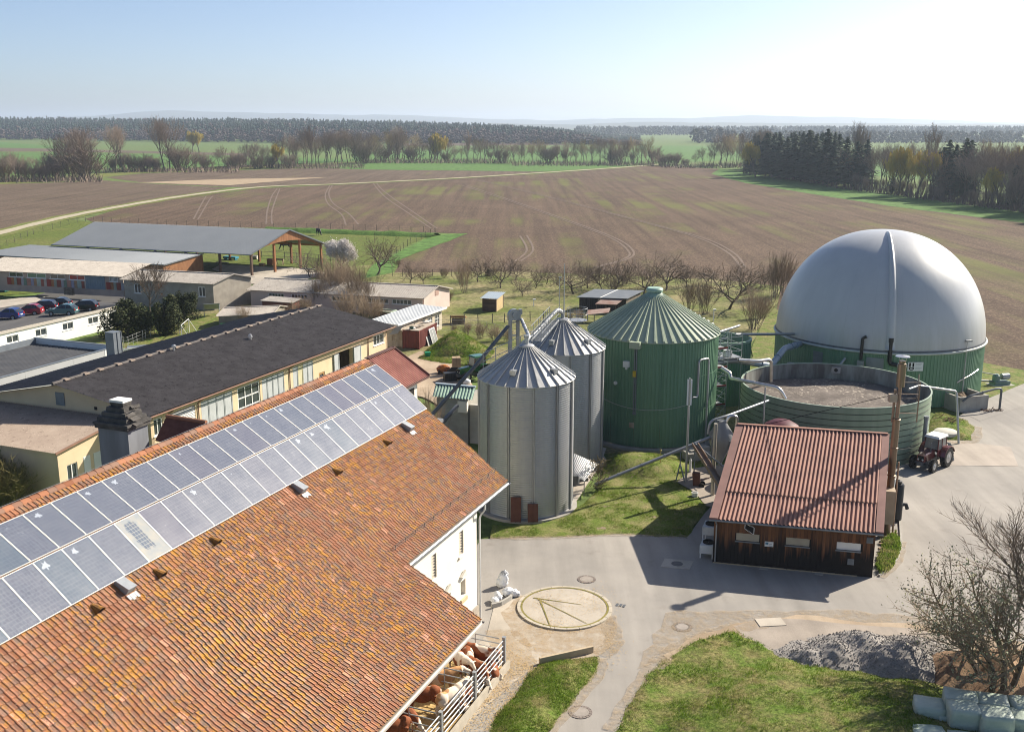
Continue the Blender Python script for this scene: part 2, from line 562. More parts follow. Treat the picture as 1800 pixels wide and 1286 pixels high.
patch('car_park',[(-300,560),(0,535),(95,512),(220,520),(228,533),(205,545),(0,605),(-300,690)],0.11,m_asph_dark,3,0.05)
patch('gravel_lane',[(-300,546),(0,532),(80,522),(75,534),(0,552),(-300,600)],0.118,m_conc,3,0.2)
patch('concrete_plinth',[(1000,905),(1052,825),(1066,790),(1020,780),(985,850),(960,905)],0.15,m_conc,2,0.05)
patch('concrete_plinth',[(1190,850),(1215,826),(1330,812),(1370,830),(1330,905),(1240,892),(1222,868)],0.155,m_gravel_g,2,0.1)
patch('riding_floor',[(372,474),(388,466),(520,472),(575,480),(520,498),(440,500)],0.12,m_conc,3,0.1)
# -- near lawns: mounded sheets with grass blades growing on them
m_blade=None
def blade_mat():
 t=NT('grass_blades',0.8,0,0.1)
 k=t.rnd()
 c=t.mix(k,(0.092,0.175,0.013),(0.195,0.26,0.04))
 co=t.coord('World')
 d=t.ramp(t.noise(co,0.8,6,0.7),0.48,0.64)
 c=t.mix(t.math('MULTIPLY',d,0.75),c,(0.36,0.31,0.14))
 m=t.out(c)
 tr=t.n('BsdfTranslucent')
 t.l(c,tr.inputs[0])
 mx=t.n('MixShader')
 mx.inputs[0].default_value=0.45
 o=[n for n in t.t.nodes if n.type=='OUTPUT_MATERIAL'][0]
 t.l(t.b.outputs[0],mx.inputs[1])
 t.l(tr.outputs[0],mx.inputs[2])
 t.l(mx.outputs[0],o.inputs[0])
 return m
m_blade=blade_mat()
def inside(poly,x,y):
 c=False
 j=len(poly)-1
 for i in range(len(poly)):
  a,b=poly[i],poly[j]
  if(a.y>y)!=(b.y>y) and x<(b.x-a.x)*(y-a.y)/(b.y-a.y)+a.x:
   c=not c
  j=i
 return c
def edge_dist(poly,x,y):
 best=1e9
 p=Vector((x,y,0))
 for i in range(len(poly)):
  a,b=poly[i],poly[(i+1)%len(poly)]
  ab=b-a
  t=max(0,min(1,(p-a).dot(ab)/max(1e-9,ab.length_squared)))
  best=min(best,(p-a-ab*t).length)
 return best
def nearest(poly,x,y):
 p=Vector((x,y,0))
 best=(1e9,p)
 for i in range(len(poly)):
  a,b=poly[i],poly[(i+1)%len(poly)]
  ab=b-a
  q=a+ab*max(0,min(1,(p-a).dot(ab)/max(1e-9,ab.length_squared)))
  d=(q-p).length
  if d<best[0]:
   best=(d,q)
 return best[1]
def lawn(name,pix,mat,hfun,cell,blades,seed,base=0.16,bh=(0.05,0.12),world=False,keep=None,bare=0.0,kind='structure'):
 rr=random.Random(seed)
 poly=wiggle([Vector((p[0],p[1],0)) if world else G(*p) for p in pix],0.8,0.18,seed)
 x0,x1=min(p.x for p in poly),max(p.x for p in poly)
 y0,y1=min(p.y for p in poly),max(p.y for p in poly)
 def z(x,y):
  e=edge_dist(poly,x,y)
  return base+min(1,e/0.5)*0.05+hfun(x,y,e)+0.05*mnoise.noise(Vector((x*2.3,y*2.3,seed)))+0.05*mnoise.noise(Vector((x*0.9,y*0.9,seed)))
 m=MB()
 idx={}
 def vid(i,j):
  if(i,j) not in idx:
   x,y=x0+i*cell,y0+j*cell
   idx[(i,j)]=len(m.v)
   if inside(poly,x,y):
    m.v.append((x,y,z(x,y)))
   else:
    p=nearest(poly,x,y)
    m.v.append((p.x,p.y,base-0.035))
  return idx[(i,j)]
 for i in range(int((x1-x0)/cell)+1):
  for j in range(int((y1-y0)/cell)+1):
   c=[inside(poly,x0+(i+a)*cell,y0+(j+b)*cell) for a,b in((0,0),(1,0),(1,1),(0,1))]
   if sum(c)>=1:
    m.f.append((vid(i,j),vid(i+1,j),vid(i+1,j+1),vid(i,j+1)))
    m.m.append(0)
 m.build(name,mat,smooth='all',kind=kind)
 g=MB()
 n=0
 tries=0
 while n<blades and tries<blades*6:
  tries+=1
  x,y=rr.uniform(x0,x1),rr.uniform(y0,y1)
  if not inside(poly,x,y):
   continue
  dn=mnoise.noise(Vector((x*0.55,y*0.55,seed*2.0)))
  if dn<bare-0.4 and rr.random()<0.8:
   continue
  n+=1
  zz=z(x,y)-0.02
  h=rr.uniform(*bh)*(0.75+0.7*max(0,dn+0.3))
  for q in range(3):
   a=rr.uniform(0,6.283)
   w=h*0.16
   lx,ly=math.cos(a),math.sin(a)
   ox,oy=rr.uniform(-.09,.09),rr.uniform(-.09,.09)
   s0=rr.uniform(0.2,0.75)
   b0=Vector((x+ox-ly*w,y+oy+lx*w,zz))
   b1=Vector((x+ox+ly*w,y+oy-lx*w,zz))
   g.add([b0,b1,Vector((x+ox+lx*h*s0,y+oy+ly*h*s0,zz+h))],[(0,1,2)])
 g.build('grass',m_blade,kind='stuff')
 return z
CB=1.0
HM=G(1450,1270)
def h_right(x,y,e):
 d=math.hypot((x-15.5)/9.0,(y-40.0)/8.0)
 return min(1,e/2.5)*1.15*max(0,1-d*d)+0.12*mnoise.noise(Vector((x*0.35,y*0.35,4.4)))
lawn('lawn',[(1072,1300),(1118,1220),(1163,1163),(1230,1128),(1290,1112),(1400,1165),(1500,1180),(1640,1190),(1690,1230),(1800,1240),(1950,1300),(1950,1500),(1050,1500)],m_lawn,h_right,0.4,30000,11)
lawn('lawn',[(950,1172),(1052,1158),(1046,1190),(955,1300),(930,1340),(800,1380),(862,1290),(905,1226),(935,1182)],m_lawn,lambda x,y,e:min(1,e)*0.25,0.35,9000,12)
def h_silo(x,y,e):
 p=G(1120,825)
 d=math.hypot((x-p.x)/4.2,(y-p.y)/3.0)
 return 1.0*max(0,1-d*d)*min(1,e/1.2)
lawn('lawn',[(862,948),(868,925),(930,928),(1000,908),(1048,870),(1060,828),(1068,800),(1150,806),(1230,800),(1260,790),(1270,812),(1215,828),(1190,852),(1222,870),(1242,892),(1232,912),(1206,947),(1082,941),(960,947)],m_mown,h_silo,0.4,15000,13,bare=0.28,bh=(0.05,0.11))
lawn('lawn',[(1644,728),(1700,742),(1712,752),(1708,776),(1650,775),(1632,780),(1630,745)],m_lawn,lambda x,y,e:min(1,e)*0.35,0.4,1800,14)
lawn('lawn',[(1548,955),(1576,935),(1582,965),(1575,990),(1547,1014),(1540,1000)],m_lawn,lambda x,y,e:0.1,0.3,900,15,bh=(0.1,0.25))
def h_mound(x,y,e):
 p=G(795,612)
 return min(1,e/3.0)*2.1*max(0,1-((x-p.x)/8.0)**2-((y-p.y)/6.0)**2)**0.8 if((x-p.x)/8.0)**2+((y-p.y)/6.0)**2<1 else 0.0
lawn('grass_mound',[(735,632),(770,600),(830,600),(870,620),(850,645),(780,640)],m_lawn,h_mound,0.6,7000,16,base=0.13,bh=(0.08,0.2))
for pix,w in(([(1078,1290),(1122,1218),(1167,1160),(1232,1124),(1292,1108),(1345,1100)],.7),([(1054,1160),(1048,1192),(955,1300)],.5),([(945,1176),(905,1226),(862,1288)],.35),([(862,948),(960,948),(1082,942),(1208,947)],.4),([(1065,1085),(1080,1130),(1056,1155)],.7),([(1548,1018),(1578,990),(1586,955)],.35),([(1632,784),(1650,778),(1710,778),(1716,752)],.6)):
 strip('dry_edge',pix,w*1.5,.160,m_edge)
# -- BARN WITH TILED ROOF
d_=ray(1655,218)
BU=Vector((d_.x,d_.y,0)).normalized()
BF=Fr((-0.19,54.54),BU)
PROF=[(-8.90,13.70),(-8.39,13.39),(-6.69,12.36),(-5.10,11.07),(-2.05,8.93),(-1.29,8.28),(-0.05,7.47)]
PROF2=PROF+[(0.25,7.30),(1.20,6.80),(3.62,5.38)]
def prof_at(s,prof):
 """point and unit tangent (v, z) at distance s down the roof"""
 for i in range(len(prof)-1):
  a,b=prof[i],prof[i+1]
  l=math.hypot(b[0]-a[0],b[1]-a[1])
  if s<=l or i==len(prof)-2:
   t=s/l
   return a[0]+(b[0]-a[0])*t,a[1]+(b[1]-a[1])*t,(b[0]-a[0])/l,(b[1]-a[1])/l
  s-=l
def plen(prof):
 return sum(math.hypot(prof[i+1][0]-prof[i][0],prof[i+1][1]-prof[i][1]) for i in range(len(prof)-1))
VENT_U=((-25.2,.9),(-14.4,.8),(-3.4,.7))
def tile_mat(name,lichen=True):
 t=NT(name,0.85,0,0.25)
 co=t.coord('World')
 k=t.rnd()
 c=t.mix(t.ramp(k,0,1),(0.225,0.090,0.047),(0.365,0.160,0.086))
 k2=t.math('FRACT',t.math('MULTIPLY',k,17.31))
 c=t.mix(t.ramp(k2,0.45,1.0,0,0.85),c,(0.22,0.15,0.115))
 k3=t.math('FRACT',t.math('MULTIPLY',k,71.7))
 c=t.mix(t.ramp(k3,0.975,0.98,0,1),c,(0.56,0.27,0.17))
 if lichen:
  zone=t.ramp(t.noise(co,0.16,4,0.6),0.33,0.55)
  dv_=t.n('VectorMath',operation='DOT_PRODUCT')
  t.l(co,dv_.inputs[0])
  dv_.inputs[1].default_value=tuple(BU)
  uu=t.math('SUBTRACT',dv_.outputs['Value'],BF.o.dot(BU))
  uu=t.math('ADD',uu,t.math('MULTIPLY',t.math('SUBTRACT',t.noise(co,0.7,3),.5),1.2))
  for uc,hw in VENT_U:
   zone=t.math('MULTIPLY',zone,t.ramp(t.math('ABSOLUTE',t.math('SUBTRACT',uu,uc)),hw*.4,hw*1.3,.15,1))
  low=t.ramp(uu,-22,-6,1.0,.62)
  zone=t.math('MULTIPLY',zone,low)
  w=t.ramp(t.noise(co,4.2,5,0.8),0.45,0.55)
  c=t.mix(t.math('MULTIPLY',w,t.ramp(zone,0,1,0.30,0.92)),c,(0.115,0.09,0.075))
  p=t.ramp(t.noise(co,3.6,6,0.80,0.2),0.508,0.555)
  o=t.math('MULTIPLY',p,t.ramp(t.math('ADD',zone,t.math('MULTIPLY',k2,0.6)),0.35,1.05,0.03,0.95))
  c=t.mix(o,c,(0.41,0.195,0.028))
  gspot=t.ramp(t.noise(co,7.0,4,0.7),0.64,0.70)
  c=t.mix(t.math('MULTIPLY',gspot,0.6),c,(0.42,0.38,0.33))
  dk=t.ramp(t.noise(co,5.0,3,0.7),0.70,0.74)
  c=t.mix(t.math('MULTIPLY',dk,0.8),c,(0.05,0.035,0.03))
 t.bump(t.noise(co,26.0,4,0.7),0.35,0.01)
 return t.out(c)
m_tile=tile_mat('clay_roof_tile')
m_tile2=tile_mat('clay_ridge_tile',False)
m_render=M('cream_render',(0.74,0.69,0.60),(0.80,0.755,0.66),0.6,0.9,bump=0.15,bscale=8)
m_render_d=M('worn_lime_render',(0.50,0.48,0.44),(0.33,0.31,0.28),1.2,0.9,bump=0.3,bscale=10)
m_plinth=M('plinth_stone',(0.46,0.40,0.32),(0.36,0.31,0.25),2.0,0.9,bump=0.4,bscale=12,isl=0.22)
m_zinc=M('zinc_sheet',(0.52,0.53,0.54),(0.42,0.43,0.45),1.5,0.42,0.85)
m_zinc_d=M('weathered_zinc',(0.30,0.31,0.32),(0.24,0.245,0.25),1.5,0.55,0.5)
m_white=M('white_paint',(0.76,0.76,0.74),(0.70,0.70,0.67),1.0,0.6)
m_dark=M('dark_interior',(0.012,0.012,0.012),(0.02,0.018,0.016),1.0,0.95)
m_wood=M('grey_timber',(0.20,0.165,0.125),(0.14,0.115,0.09),4.0,0.9,stretch=(1,1,0.2),isl=0.15)
m_louvre=M('pale_louvre',(0.50,0.44,0.36),(0.40,0.35,0.28),4.0,0.8)
m_glass=M('window_glass',(0.035,0.045,0.05),(0.06,0.07,0.075),0.7,0.08,0.0,spec=0.6)
m_glass_pale=M('frosted_pane',(0.30,0.31,0.29),(0.22,0.23,0.22),1.5,0.35)
barn=thing('tiled_barn',BF.P(-17,-4,0),'long cream barn under an orange clay tile roof with solar panels along its ridge','barn')
def wall_holes(m,fr,u0,u1,z0,z1,v0,v1,holes,mi=0):
 """wall slab on frame fr between v0 and v1, left open at holes (ua, ub, za, zb)"""
 us=sorted(set([u0,u1]+[x for h in holes for x in h[:2] if u0<x<u1]))
 zs=sorted(set([z0,z1]+[x for h in holes for x in h[2:] if z0<x<z1]))
 for j in range(len(zs)-1):
  run=None
  for i in range(len(us)-1):
   cu,cz=(us[i]+us[i+1])/2,(zs[j]+zs[j+1])/2
   open_=any(h[0]<cu<h[1] and h[2]<cz<h[3] for h in holes)
   if open_:
    if run is not None:
     m.box(fr,run,us[i],v0,v1,zs[j],zs[j+1],mi)
     run=None
   elif run is None:
    run=us[i]
  if run is not None:
   m.box(fr,run,us[-1],v0,v1,zs[j],zs[j+1],mi)
def window(parent,fr,u0,u1,z0,z1,v,nu=2,nz=1,fm=None,gm_=None,fw=0.07,name='window',sill=True,depth=0.1):
 """casement: frame with bars and one pane per light; v is the plane of the frame's outer face"""
 m=MB()
 fm=fm or m_white
 m.box(fr,u0,u0+fw,v-depth,v,z0,z1)
 m.box(fr,u1-fw,u1,v-depth,v,z0,z1)
 m.box(fr,u0+fw,u1-fw,v-depth,v,z0,z0+fw)
 m.box(fr,u0+fw,u1-fw,v-depth,v,z1-fw,z1)
 cu=[(u0+fw)+(u1-u0-2*fw)*i/nu for i in range(nu+1)]
 cz=[(z0+fw)+(z1-z0-2*fw)*i/nz for i in range(nz+1)]
 for x in cu[1:-1]:
  m.box(fr,x-fw/2,x+fw/2,v-depth,v-0.012,z0+fw,z1-fw)
 for y in cz[1:-1]:
  m.box(fr,u0+fw,u1-fw,v-depth,v-0.018,y-fw/2,y+fw/2)
 w=m.build(name,fm,parent)
 for i in range(nu):
  for j in range(nz):
   p=MB()
   p.box(fr,cu[i]+0.005,cu[i+1]-0.005,v-depth+0.01,v-depth+0.03,cz[j]+0.005,cz[j+1]-0.005)
   p.build('pane',gm_ or m_glass,w)
 if sill:
  q=MB()
  q.box(fr,u0-0.08,u1+0.08,v-depth,v+0.12,z0-0.07,z0-0.002)
  q.build('sill',fm,w)
 return w
# --- walls
WF=Fr(BF.P(-3.58,-0.35,0),-BU,BF.b)
LOUV=[(1.75,2.30,5.25,6.55),(4.9,5.45,5.25,6.55)]
NICHE=[(1.55,2.15,2.85,3.75),(3.35,3.95,2.85,3.75)]
wm=MB()
wall_holes(wm,WF,0,34,1.55,7.25,-0.5,0.0,LOUV+NICHE+[(8.6,33.5,1.55,3.6)])
w_=wm.build('wall',m_render,barn)
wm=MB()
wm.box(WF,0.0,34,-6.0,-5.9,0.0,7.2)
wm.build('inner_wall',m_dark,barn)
wm=MB()
wm.box(WF,-0.02,8.6,-0.5,0.03,0.0,1.545)
wm.build('plinth_wall',m_render_d,barn)
pm_=MB()
rr=random.Random(5)
for j in range(4):
 u=0.0
 while u<3.4:
  w=rr.uniform(0.35,0.75)
  b=MB()
  b.box(WF,u+0.012,min(3.4,u+w)-0.012,-0.1,0.06+rr.uniform(0,.02),0.03+j*0.375,0.385+j*0.375)
  b.build('stone',m_plinth,barn)
  u+=w
for(a,b,c,d) in LOUV:
 q=MB()
 for k in range(8):
  z=c+0.05+(d-c-0.1)*k/8
  q.slab(WF.P(a+0.02,-0.04,z),WF.P(b-0.02,-0.04,z),WF.P(b-0.02,-0.30,z+0.17),WF.P(a+0.02,-0.30,z+0.17),0.025)
 q.build('louvre',m_louvre,barn)
 q=MB()
 q.box(WF,a-0.1,b+0.1,-0.1,0.09,c-0.1,c-0.003)
 q.build('sill',m_render,barn)
for(a,b,c,d) in NICHE:
 q=MB()
 q.box(WF,a+0.03,b-0.03,-0.36,-0.30,c+0.03,d-0.03)
 q.build('pane',m_glass,barn)
 q=MB()
 q.hexa([WF.P(a-0.06,-0.3,c-0.22),WF.P(b+0.06,-0.3,c-0.22),WF.P(b+0.06,0.10,c-0.30),WF.P(a-0.06,0.10,c-0.30)],[WF.P(a-0.06,-0.3,c-0.003),WF.P(b+0.06,-0.3,c-0.003),WF.P(b+0.06,0.10,c-0.10),WF.P(a-0.06,0.10,c-0.10)])
 q.build('sill',M('sandstone_sill',(0.62,0.46,0.28),(0.52,0.38,0.23),3,0.9),barn)
 q=MB()
 q.extrude([WF.P(a-0.15,0.14,d+0.35),WF.P(a+0.30,0.20,d+0.62),WF.P(b+0.15,0.14,d+0.35),WF.P(a+0.30,0.26,d+0.30)],BF.b*-0.13)
 q.build('hood',m_render,barn)
wm=MB()
GF=Fr(BF.P(-3.58,-17.2,0),BF.b,BU)
for k in range(len(PROF)-1):
 a,b=PROF[k],PROF[k+1]
 for sgn in(1,-1):
  va,vb=(a[0]+17.2,b[0]+17.2) if sgn>0 else(-17.8-a[0]+17.2,-17.8-b[0]+17.2)
  va,vb=max(min(va,16.8),0.0),max(min(vb,16.8),0.0)
  wm.extrude([GF.P(va,0.0,0),GF.P(vb,0.0,0),GF.P(vb,0.0,b[1]-0.25),GF.P(va,0.0,a[1]-0.25)],BU*-0.4)
wm.build('gable_wall',m_render,barn)
wm=MB()
wm.box(Fr(BF.P(-3.98,-17.2),-BU,BF.b),0,34,0.0,0.4,0,7.1)
wm.build('rear_wall',m_render,barn)
for u in(12.0,15.5,19.0,22.5):
 q=MB()
 q.box(WF,u,u+0.2,0.0,0.2,0,3.6)
 q.build('post',m_wood,barn)
# --- roof boards under the tiles
def roof_deck(u0,u1,prof,mat,name,drop=0.10,mirror=False):
 m=MB()
 mv=(lambda v:-17.8-v) if mirror else(lambda v:v)
 for k in range(len(prof)-1):
  a,b=prof[k],prof[k+1]
  P=[BF.P(u0,mv(a[0]),a[1]-drop),BF.P(u1,mv(a[0]),a[1]-drop),BF.P(u1,mv(b[0]),b[1]-drop),BF.P(u0,mv(b[0]),b[1]-drop)]
  m.hexa([p-Vector((0,0,0.12)) for p in P],P)
 return m.build(name,mat,barn)
roof_deck(-40,-0.04,PROF,m_wood,'roof_deck')
roof_deck(-40,-12.07,[PROF[-1]]+PROF2[7:],m_wood,'lean_to_deck')
rear=roof_deck(-40,-0.04,PROF,m_tile2,'rear_roof',0.03,True)
# --- tiles
TW,TL=0.200,0.345
SOL=[(-32.0,0.0,0.66,2.45),(-33.0,0.0,2.62,4.66)]
def tile_geo(m,u,s,prof,jit):
 v0,z0,tv,tz=prof_at(s,prof)
 v1,z1,tv1,tz1=prof_at(min(s+TL*1.10,plen(prof)),prof)
 nrm=Vector((0,0,1))*tv-Vector(BF.b)*tz
 nrm=(BF.b*(-tz)+Vector((0,0,tv))).normalized()
 lift0,lift1=0.0+jit[0],0.045+jit[1]
 sec=[(0.0,0.024),(0.040,0.030),(0.068,0.004),(0.158,0.0),(0.200,0.021)]
 pts=[]
 for(x,h) in sec:
  pts.append(BF.P(u-x+jit[2],v0,z0)+nrm*(h+lift0))
 for(x,h) in sec:
  pts.append(BF.P(u-x+jit[2]+jit[3],v1,z1)+nrm*(h+lift1))
 for(x,h) in sec:
  pts.append(BF.P(u-x+jit[2]+jit[3],v1,z1)+nrm*(h+lift1-0.032))
 fs=[(i,i+1,i+6,i+5) for i in range(4)]+[(i+5,i+6,i+11,i+10) for i in range(4)]+[(0,5,10),(4,14,9)]
 m.add(pts,fs)
def px_of(p):
 q=p-Vector((0,0,CAMH))
 d=q.y*math.cos(PITCH)-q.z*math.sin(PITCH)
 u=q.y*math.sin(PITCH)+q.z*math.cos(PITCH)
 return CX+FPX*q.x/d,CY-FPX*u/d,d
rt=random.Random(21)
cand=[]
L1,L2=plen(PROF),plen(PROF2)
for(prof,smin,smax,ulo,uhi) in((PROF,0.10,L1-0.1,-36.0,0.0),(PROF2,L1-0.05,L2-0.1,-38.0,-12.0)):
 ns=int((smax-smin)/TL)
 for j in range(ns+1):
  s=smin+j*TL
  if s>smax:
   break
  for i in range(int((uhi-ulo)/TW)):
   u=uhi-i*TW
   if any(a<u-0.3 and u<b-0.3 and c<s-0.1 and s+TL<d for a,b,c,d in SOL):
    continue
   v,z,_,_=prof_at(s,prof)
   x,y,dd=px_of(BF.P(u,v,z))
   if x<-140 or y>1420:
    continue
   cand.append((dd,u,s,prof,x,y))
cand.sort(key=lambda c:c[0])
big=[c for c in cand if-4<c[4]<1800 and c[5]<1286][:300]
bigset=set(id(c) for c in big)
tm=MB()
for c in cand:
 if rt.random()<0.06:
  jit=(rt.uniform(0,.012),rt.uniform(-.004,.03),rt.uniform(-.01,.01),rt.uniform(-.02,.02))
 else:
  jit=(rt.uniform(0,.004),rt.uniform(-.004,.008),rt.uniform(-.004,.004),rt.uniform(-.005,.005))
 if id(c) in bigset:
  q=MB()
  tile_geo(q,c[1],c[2],c[3],jit)
  q.build('roof_tile',m_tile,barn)
 else:
  tile_geo(tm,c[1],c[2],c[3],jit)
tm.build('roof_tiles',m_tile,barn,kind='stuff')
# --- ridge tiles
for i in range(84):
 u0_,u1_=-i*0.40,-i*0.40-0.43
 if u1_<-33.5:
  break
 q=MB()
 dz=0.03*math.sin(i*0.9)
 pts0=[BF.P(u0_,-8.9+0.19*math.sin(a),13.58+dz*.3+0.17*math.cos(a)) for a in[x*math.pi/8-math.pi/2*1.1 for x in range(9)]]
 pts1=[p-BU*0.42+Vector((0,0,0.012)) for p in pts0]
 q.add(pts0+pts1,[(k,k+1,k+10,k+9) for k in range(8)]+[tuple(range(9)),tuple(range(9,18))[::-1]])
 q.tube([BF.P(u1_+0.05,-8.9,13.74),BF.P(u1_+0.05,-8.9,13.80)],0.018,5)
 q.build('ridge_tile',m_tile2,barn)
q=MB()
q.tube([BF.P(0,-8.9,13.81),BF.P(-16,-8.9,13.80),BF.P(-34,-8.9,13.81)],0.010,4)
q.build('lightning_wire',m_zinc,barn)
# --- gutters, snow guard, downpipe
def gutter(u0,u1,v,z,parent,mat,fr=BF,r=0.085):
 m=MB()
 n=7
 a=[fr.P(u0,v+r*math.cos(math.pi+math.pi*k/(n-1)),z+r*math.sin(math.pi+math.pi*k/(n-1))) for k in range(n)]
 b=[fr.P(u1,v+r*math.cos(math.pi+math.pi*k/(n-1)),z+r*math.sin(math.pi+math.pi*k/(n-1))) for k in range(n)]
 i_=[p+Vector((0,0,0.012)) for p in a]
 j_=[p+Vector((0,0,0.012)) for p in b]
 m.add(a+b,[(k,k+1,k+n+1,k+n) for k in range(n-1)])
 m.add(i_+j_,[(k,k+1,k+n+1,k+n) for k in range(n-1)])
 m.add(a,[tuple(range(n))])
 m.add(b,[tuple(range(n))])
 for v_,w in((v-r,0.012),(v+r,0.02)):
  m.box(fr,min(u0,u1),max(u0,u1),v_-w/2,v_+w/2,z-0.02,z+0.015)
 return m.build('gutter',mat,parent)
gutter(-12.0,0.02,0.06,7.40,barn,m_zinc)
gutter(-38.0,-12.0,3.74,5.34,barn,M('dusty_gutter',(0.50,0.46,0.41),(0.42,0.38,0.33),2,0.6,0.2))
q=MB()
v,z,tv,tz=prof_at(L1-0.85,PROF)
for k in range(13):
 u=-0.2-k*0.97
 q.bar(BF.P(u,v,z+0.02),BF.P(u,v+0.05,z+0.28),0.03)
for h in(0.14,0.26):
 q.tube([BF.P(0,v+0.03,z+h),BF.P(-12.1,v+0.03,z+h)],0.014,5)
q.build('snow_guard',M('dull_brown_rail',(0.17,0.14,0.12),(0.11,.09,.08),3,.7),barn)
q=MB()
q.box(WF,-2.6,8.5,0.02,0.10,7.02,7.24)
q.build('fascia',m_zinc,barn)
q=MB()
q.bent([BF.P(-3.45,0.06,7.3),BF.P(-3.45,0.05,7.0),BF.P(-3.45,-0.26,6.6),BF.P(-3.45,-0.26,0.2)],0.05,8)
q.build('downpipe',m_white,barn)
# --- sheet-metal vents and vent tiles
def roof_fr(u,s):
 v,z,tv,tz=prof_at(s,PROF)
 o=BF.P(u,v,z)
 t=(BF.b*tv+Vector((0,0,tz))).normalized()
 n=(BF.b*-tz+Vector((0,0,tv))).normalized()
 return o,t,n
def s_of_v(vv):
 s,best=0,(9,0)
 while s<L1:
  v=prof_at(s,PROF)[0]
  if abs(v-vv)<best[0]:
   best=(abs(v-vv),s)
  s+=0.02
 return best[1]
def hit_roof(px,py):
 """(u, s) where the sight line through the pixel meets the main roof"""
 r=ray(px,py)
 best=None
 for k in range(len(PROF)-1):
  a,b=PROF[k],PROF[k+1]
  P0=BF.P(0,a[0],a[1])
  n=(BF.b*-(b[1]-a[1])+Vector((0,0,b[0]-a[0]))).normalized()
  t=(P0-Vector((0,0,CAMH))).dot(n)/r.dot(n)
  p=Vector((0,0,CAMH))+r*t
  v=(p-BF.o).dot(BF.b)
  if a[0]-0.02<=v<=b[0]+0.02:
   best=((p-BF.o).dot(BU),s_of_v(v))
 return best
for(px,py) in((217,1033),(524,859),(714,752)):
 u,s=hit_roof(px,py)
 o,t,n=roof_fr(u,s)
 q=MB()
 a,b=0.21,0.31
 T=[o-BU*a-t*b+n*0.20,o+BU*a-t*b+n*0.20,o+BU*a+t*b+n*0.34,o-BU*a+t*b+n*0.34]
 L_=[o-BU*a-t*b,o+BU*a-t*b,o+BU*a+t*b,o-BU*a+t*b]
 q.hexa(L_,T)
 hb=q.build('roof_vent',M('vent_sheet_metal',(0.36,0.38,0.40),(0.30,0.32,0.34),3,0.5,0.3),barn)
 q=MB()
 for k in range(4):
  x=-0.18+k*0.12
  e=0.56+0.06*(k%2)
  q.hexa([o+BU*(x-.055)+t*.36+n*.05,o+BU*(x+.055)+t*.36+n*.05,o+BU*(x+.055)+t*e+n*.05,o+BU*(x-.055)+t*e+n*.05],[o+BU*(x-.055)+t*.36+n*.08,o+BU*(x+.055)+t*.36+n*.08,o+BU*(x+.055)+t*e+n*.07,o+BU*(x-.055)+t*e+n*.07])
 q.build('apron',m_zinc_d,hb)
for(px,py) in((168,1071),(278,1009),(376,952),(591,830),(679,779)):
 u,s=hit_roof(px,py)
 o,t,n=roof_fr(u,s)
 q=MB()
 arc=[(math.cos(a),math.sin(a)) for a in[math.pi*k/6 for k in range(7)]]
 p0=[o-t*0.24+BU*x*0.08+n*(.05+0.04*y) for x,y in arc]
 p1=[o+t*0.20+BU*x*0.20+n*(0.03+0.30*y) for x,y in arc]
 q.add(p0+p1,[(k,k+1,k+8,k+7) for k in range(6)]+[tuple(range(7))])
 q.add([p-t*0.04 for p in p1],[tuple(range(7))],1)
 q.build('vent_tile',[M('lichen_vent_tile',(0.36,0.17,0.03),(0.16,0.08,0.03),6,.9),m_dark],barn)
# --- red sheet-metal hood over the hoist door
m_redmetal=M('faded_red_sheet',(0.47,0.22,0.17),(0.36,0.15,0.115),1.2,0.75,0.0)
hp=[(-8.9,13.72),(-6.55,12.22)]
q=MB()
q.corr(BF.P(0.0,hp[0][0],hp[0][1]),BF.P(3.2,hp[0][0],hp[0][1]),BF.P(0.0,hp[1][0],hp[1][1]),BF.P(3.2,hp[1][0],hp[1][1]),15,0.05,kind='rib')
q.corr(BF.P(0.0,-8.9,13.72),BF.P(3.2,-8.9,13.72),BF.P(0.0,-11.3,12.2),BF.P(3.2,-11.3,12.2),15,0.05,kind='rib')
q.build('metal_roof',m_redmetal,barn)
q=MB()
q.bar(BF.P(3.24,-8.95,13.78),BF.P(3.24,-6.5,12.24),0.06,0.20)
q.bar(BF.P(3.24,-8.85,13.78),BF.P(3.24,-11.3,12.24),0.06,0.20)
q.bar(BF.P(-0.0,-8.9,13.79),BF.P(3.24,-8.9,13.79),0.30,0.05)
q.bar(BF.P(0.02,-6.5,12.18),BF.P(3.24,-6.5,12.18),0.08,0.10)
q.build('verge_board',M('brown_verge_board',(0.11,0.055,0.045),None,2,0.7),barn)
q=MB()
q.box(BF,0.1,2.4,-7.0,-6.9,10.2,12.2)
q.box(BF,2.3,2.4,-11.0,-6.9,10.2,12.2)
q.build('hoist_wall',m_render,barn)
q=MB()
q.box(BF,1.2,1.9,-6.89,-6.84,10.6,11.75)
q.build('hatch',m_dark,barn)
q=MB()
p=BF.P(2.0,-5.4,9.8)
q.bent([BF.P(-0.6,-5.2,10.6),BF.P(1.2,-5.3,10.5),p],0.03,6)
q.box(Fr(p,BU),-0.1,0.45,-0.18,0.18,-0.1,0.1)
q.build('floodlight',m_zinc_d,barn)
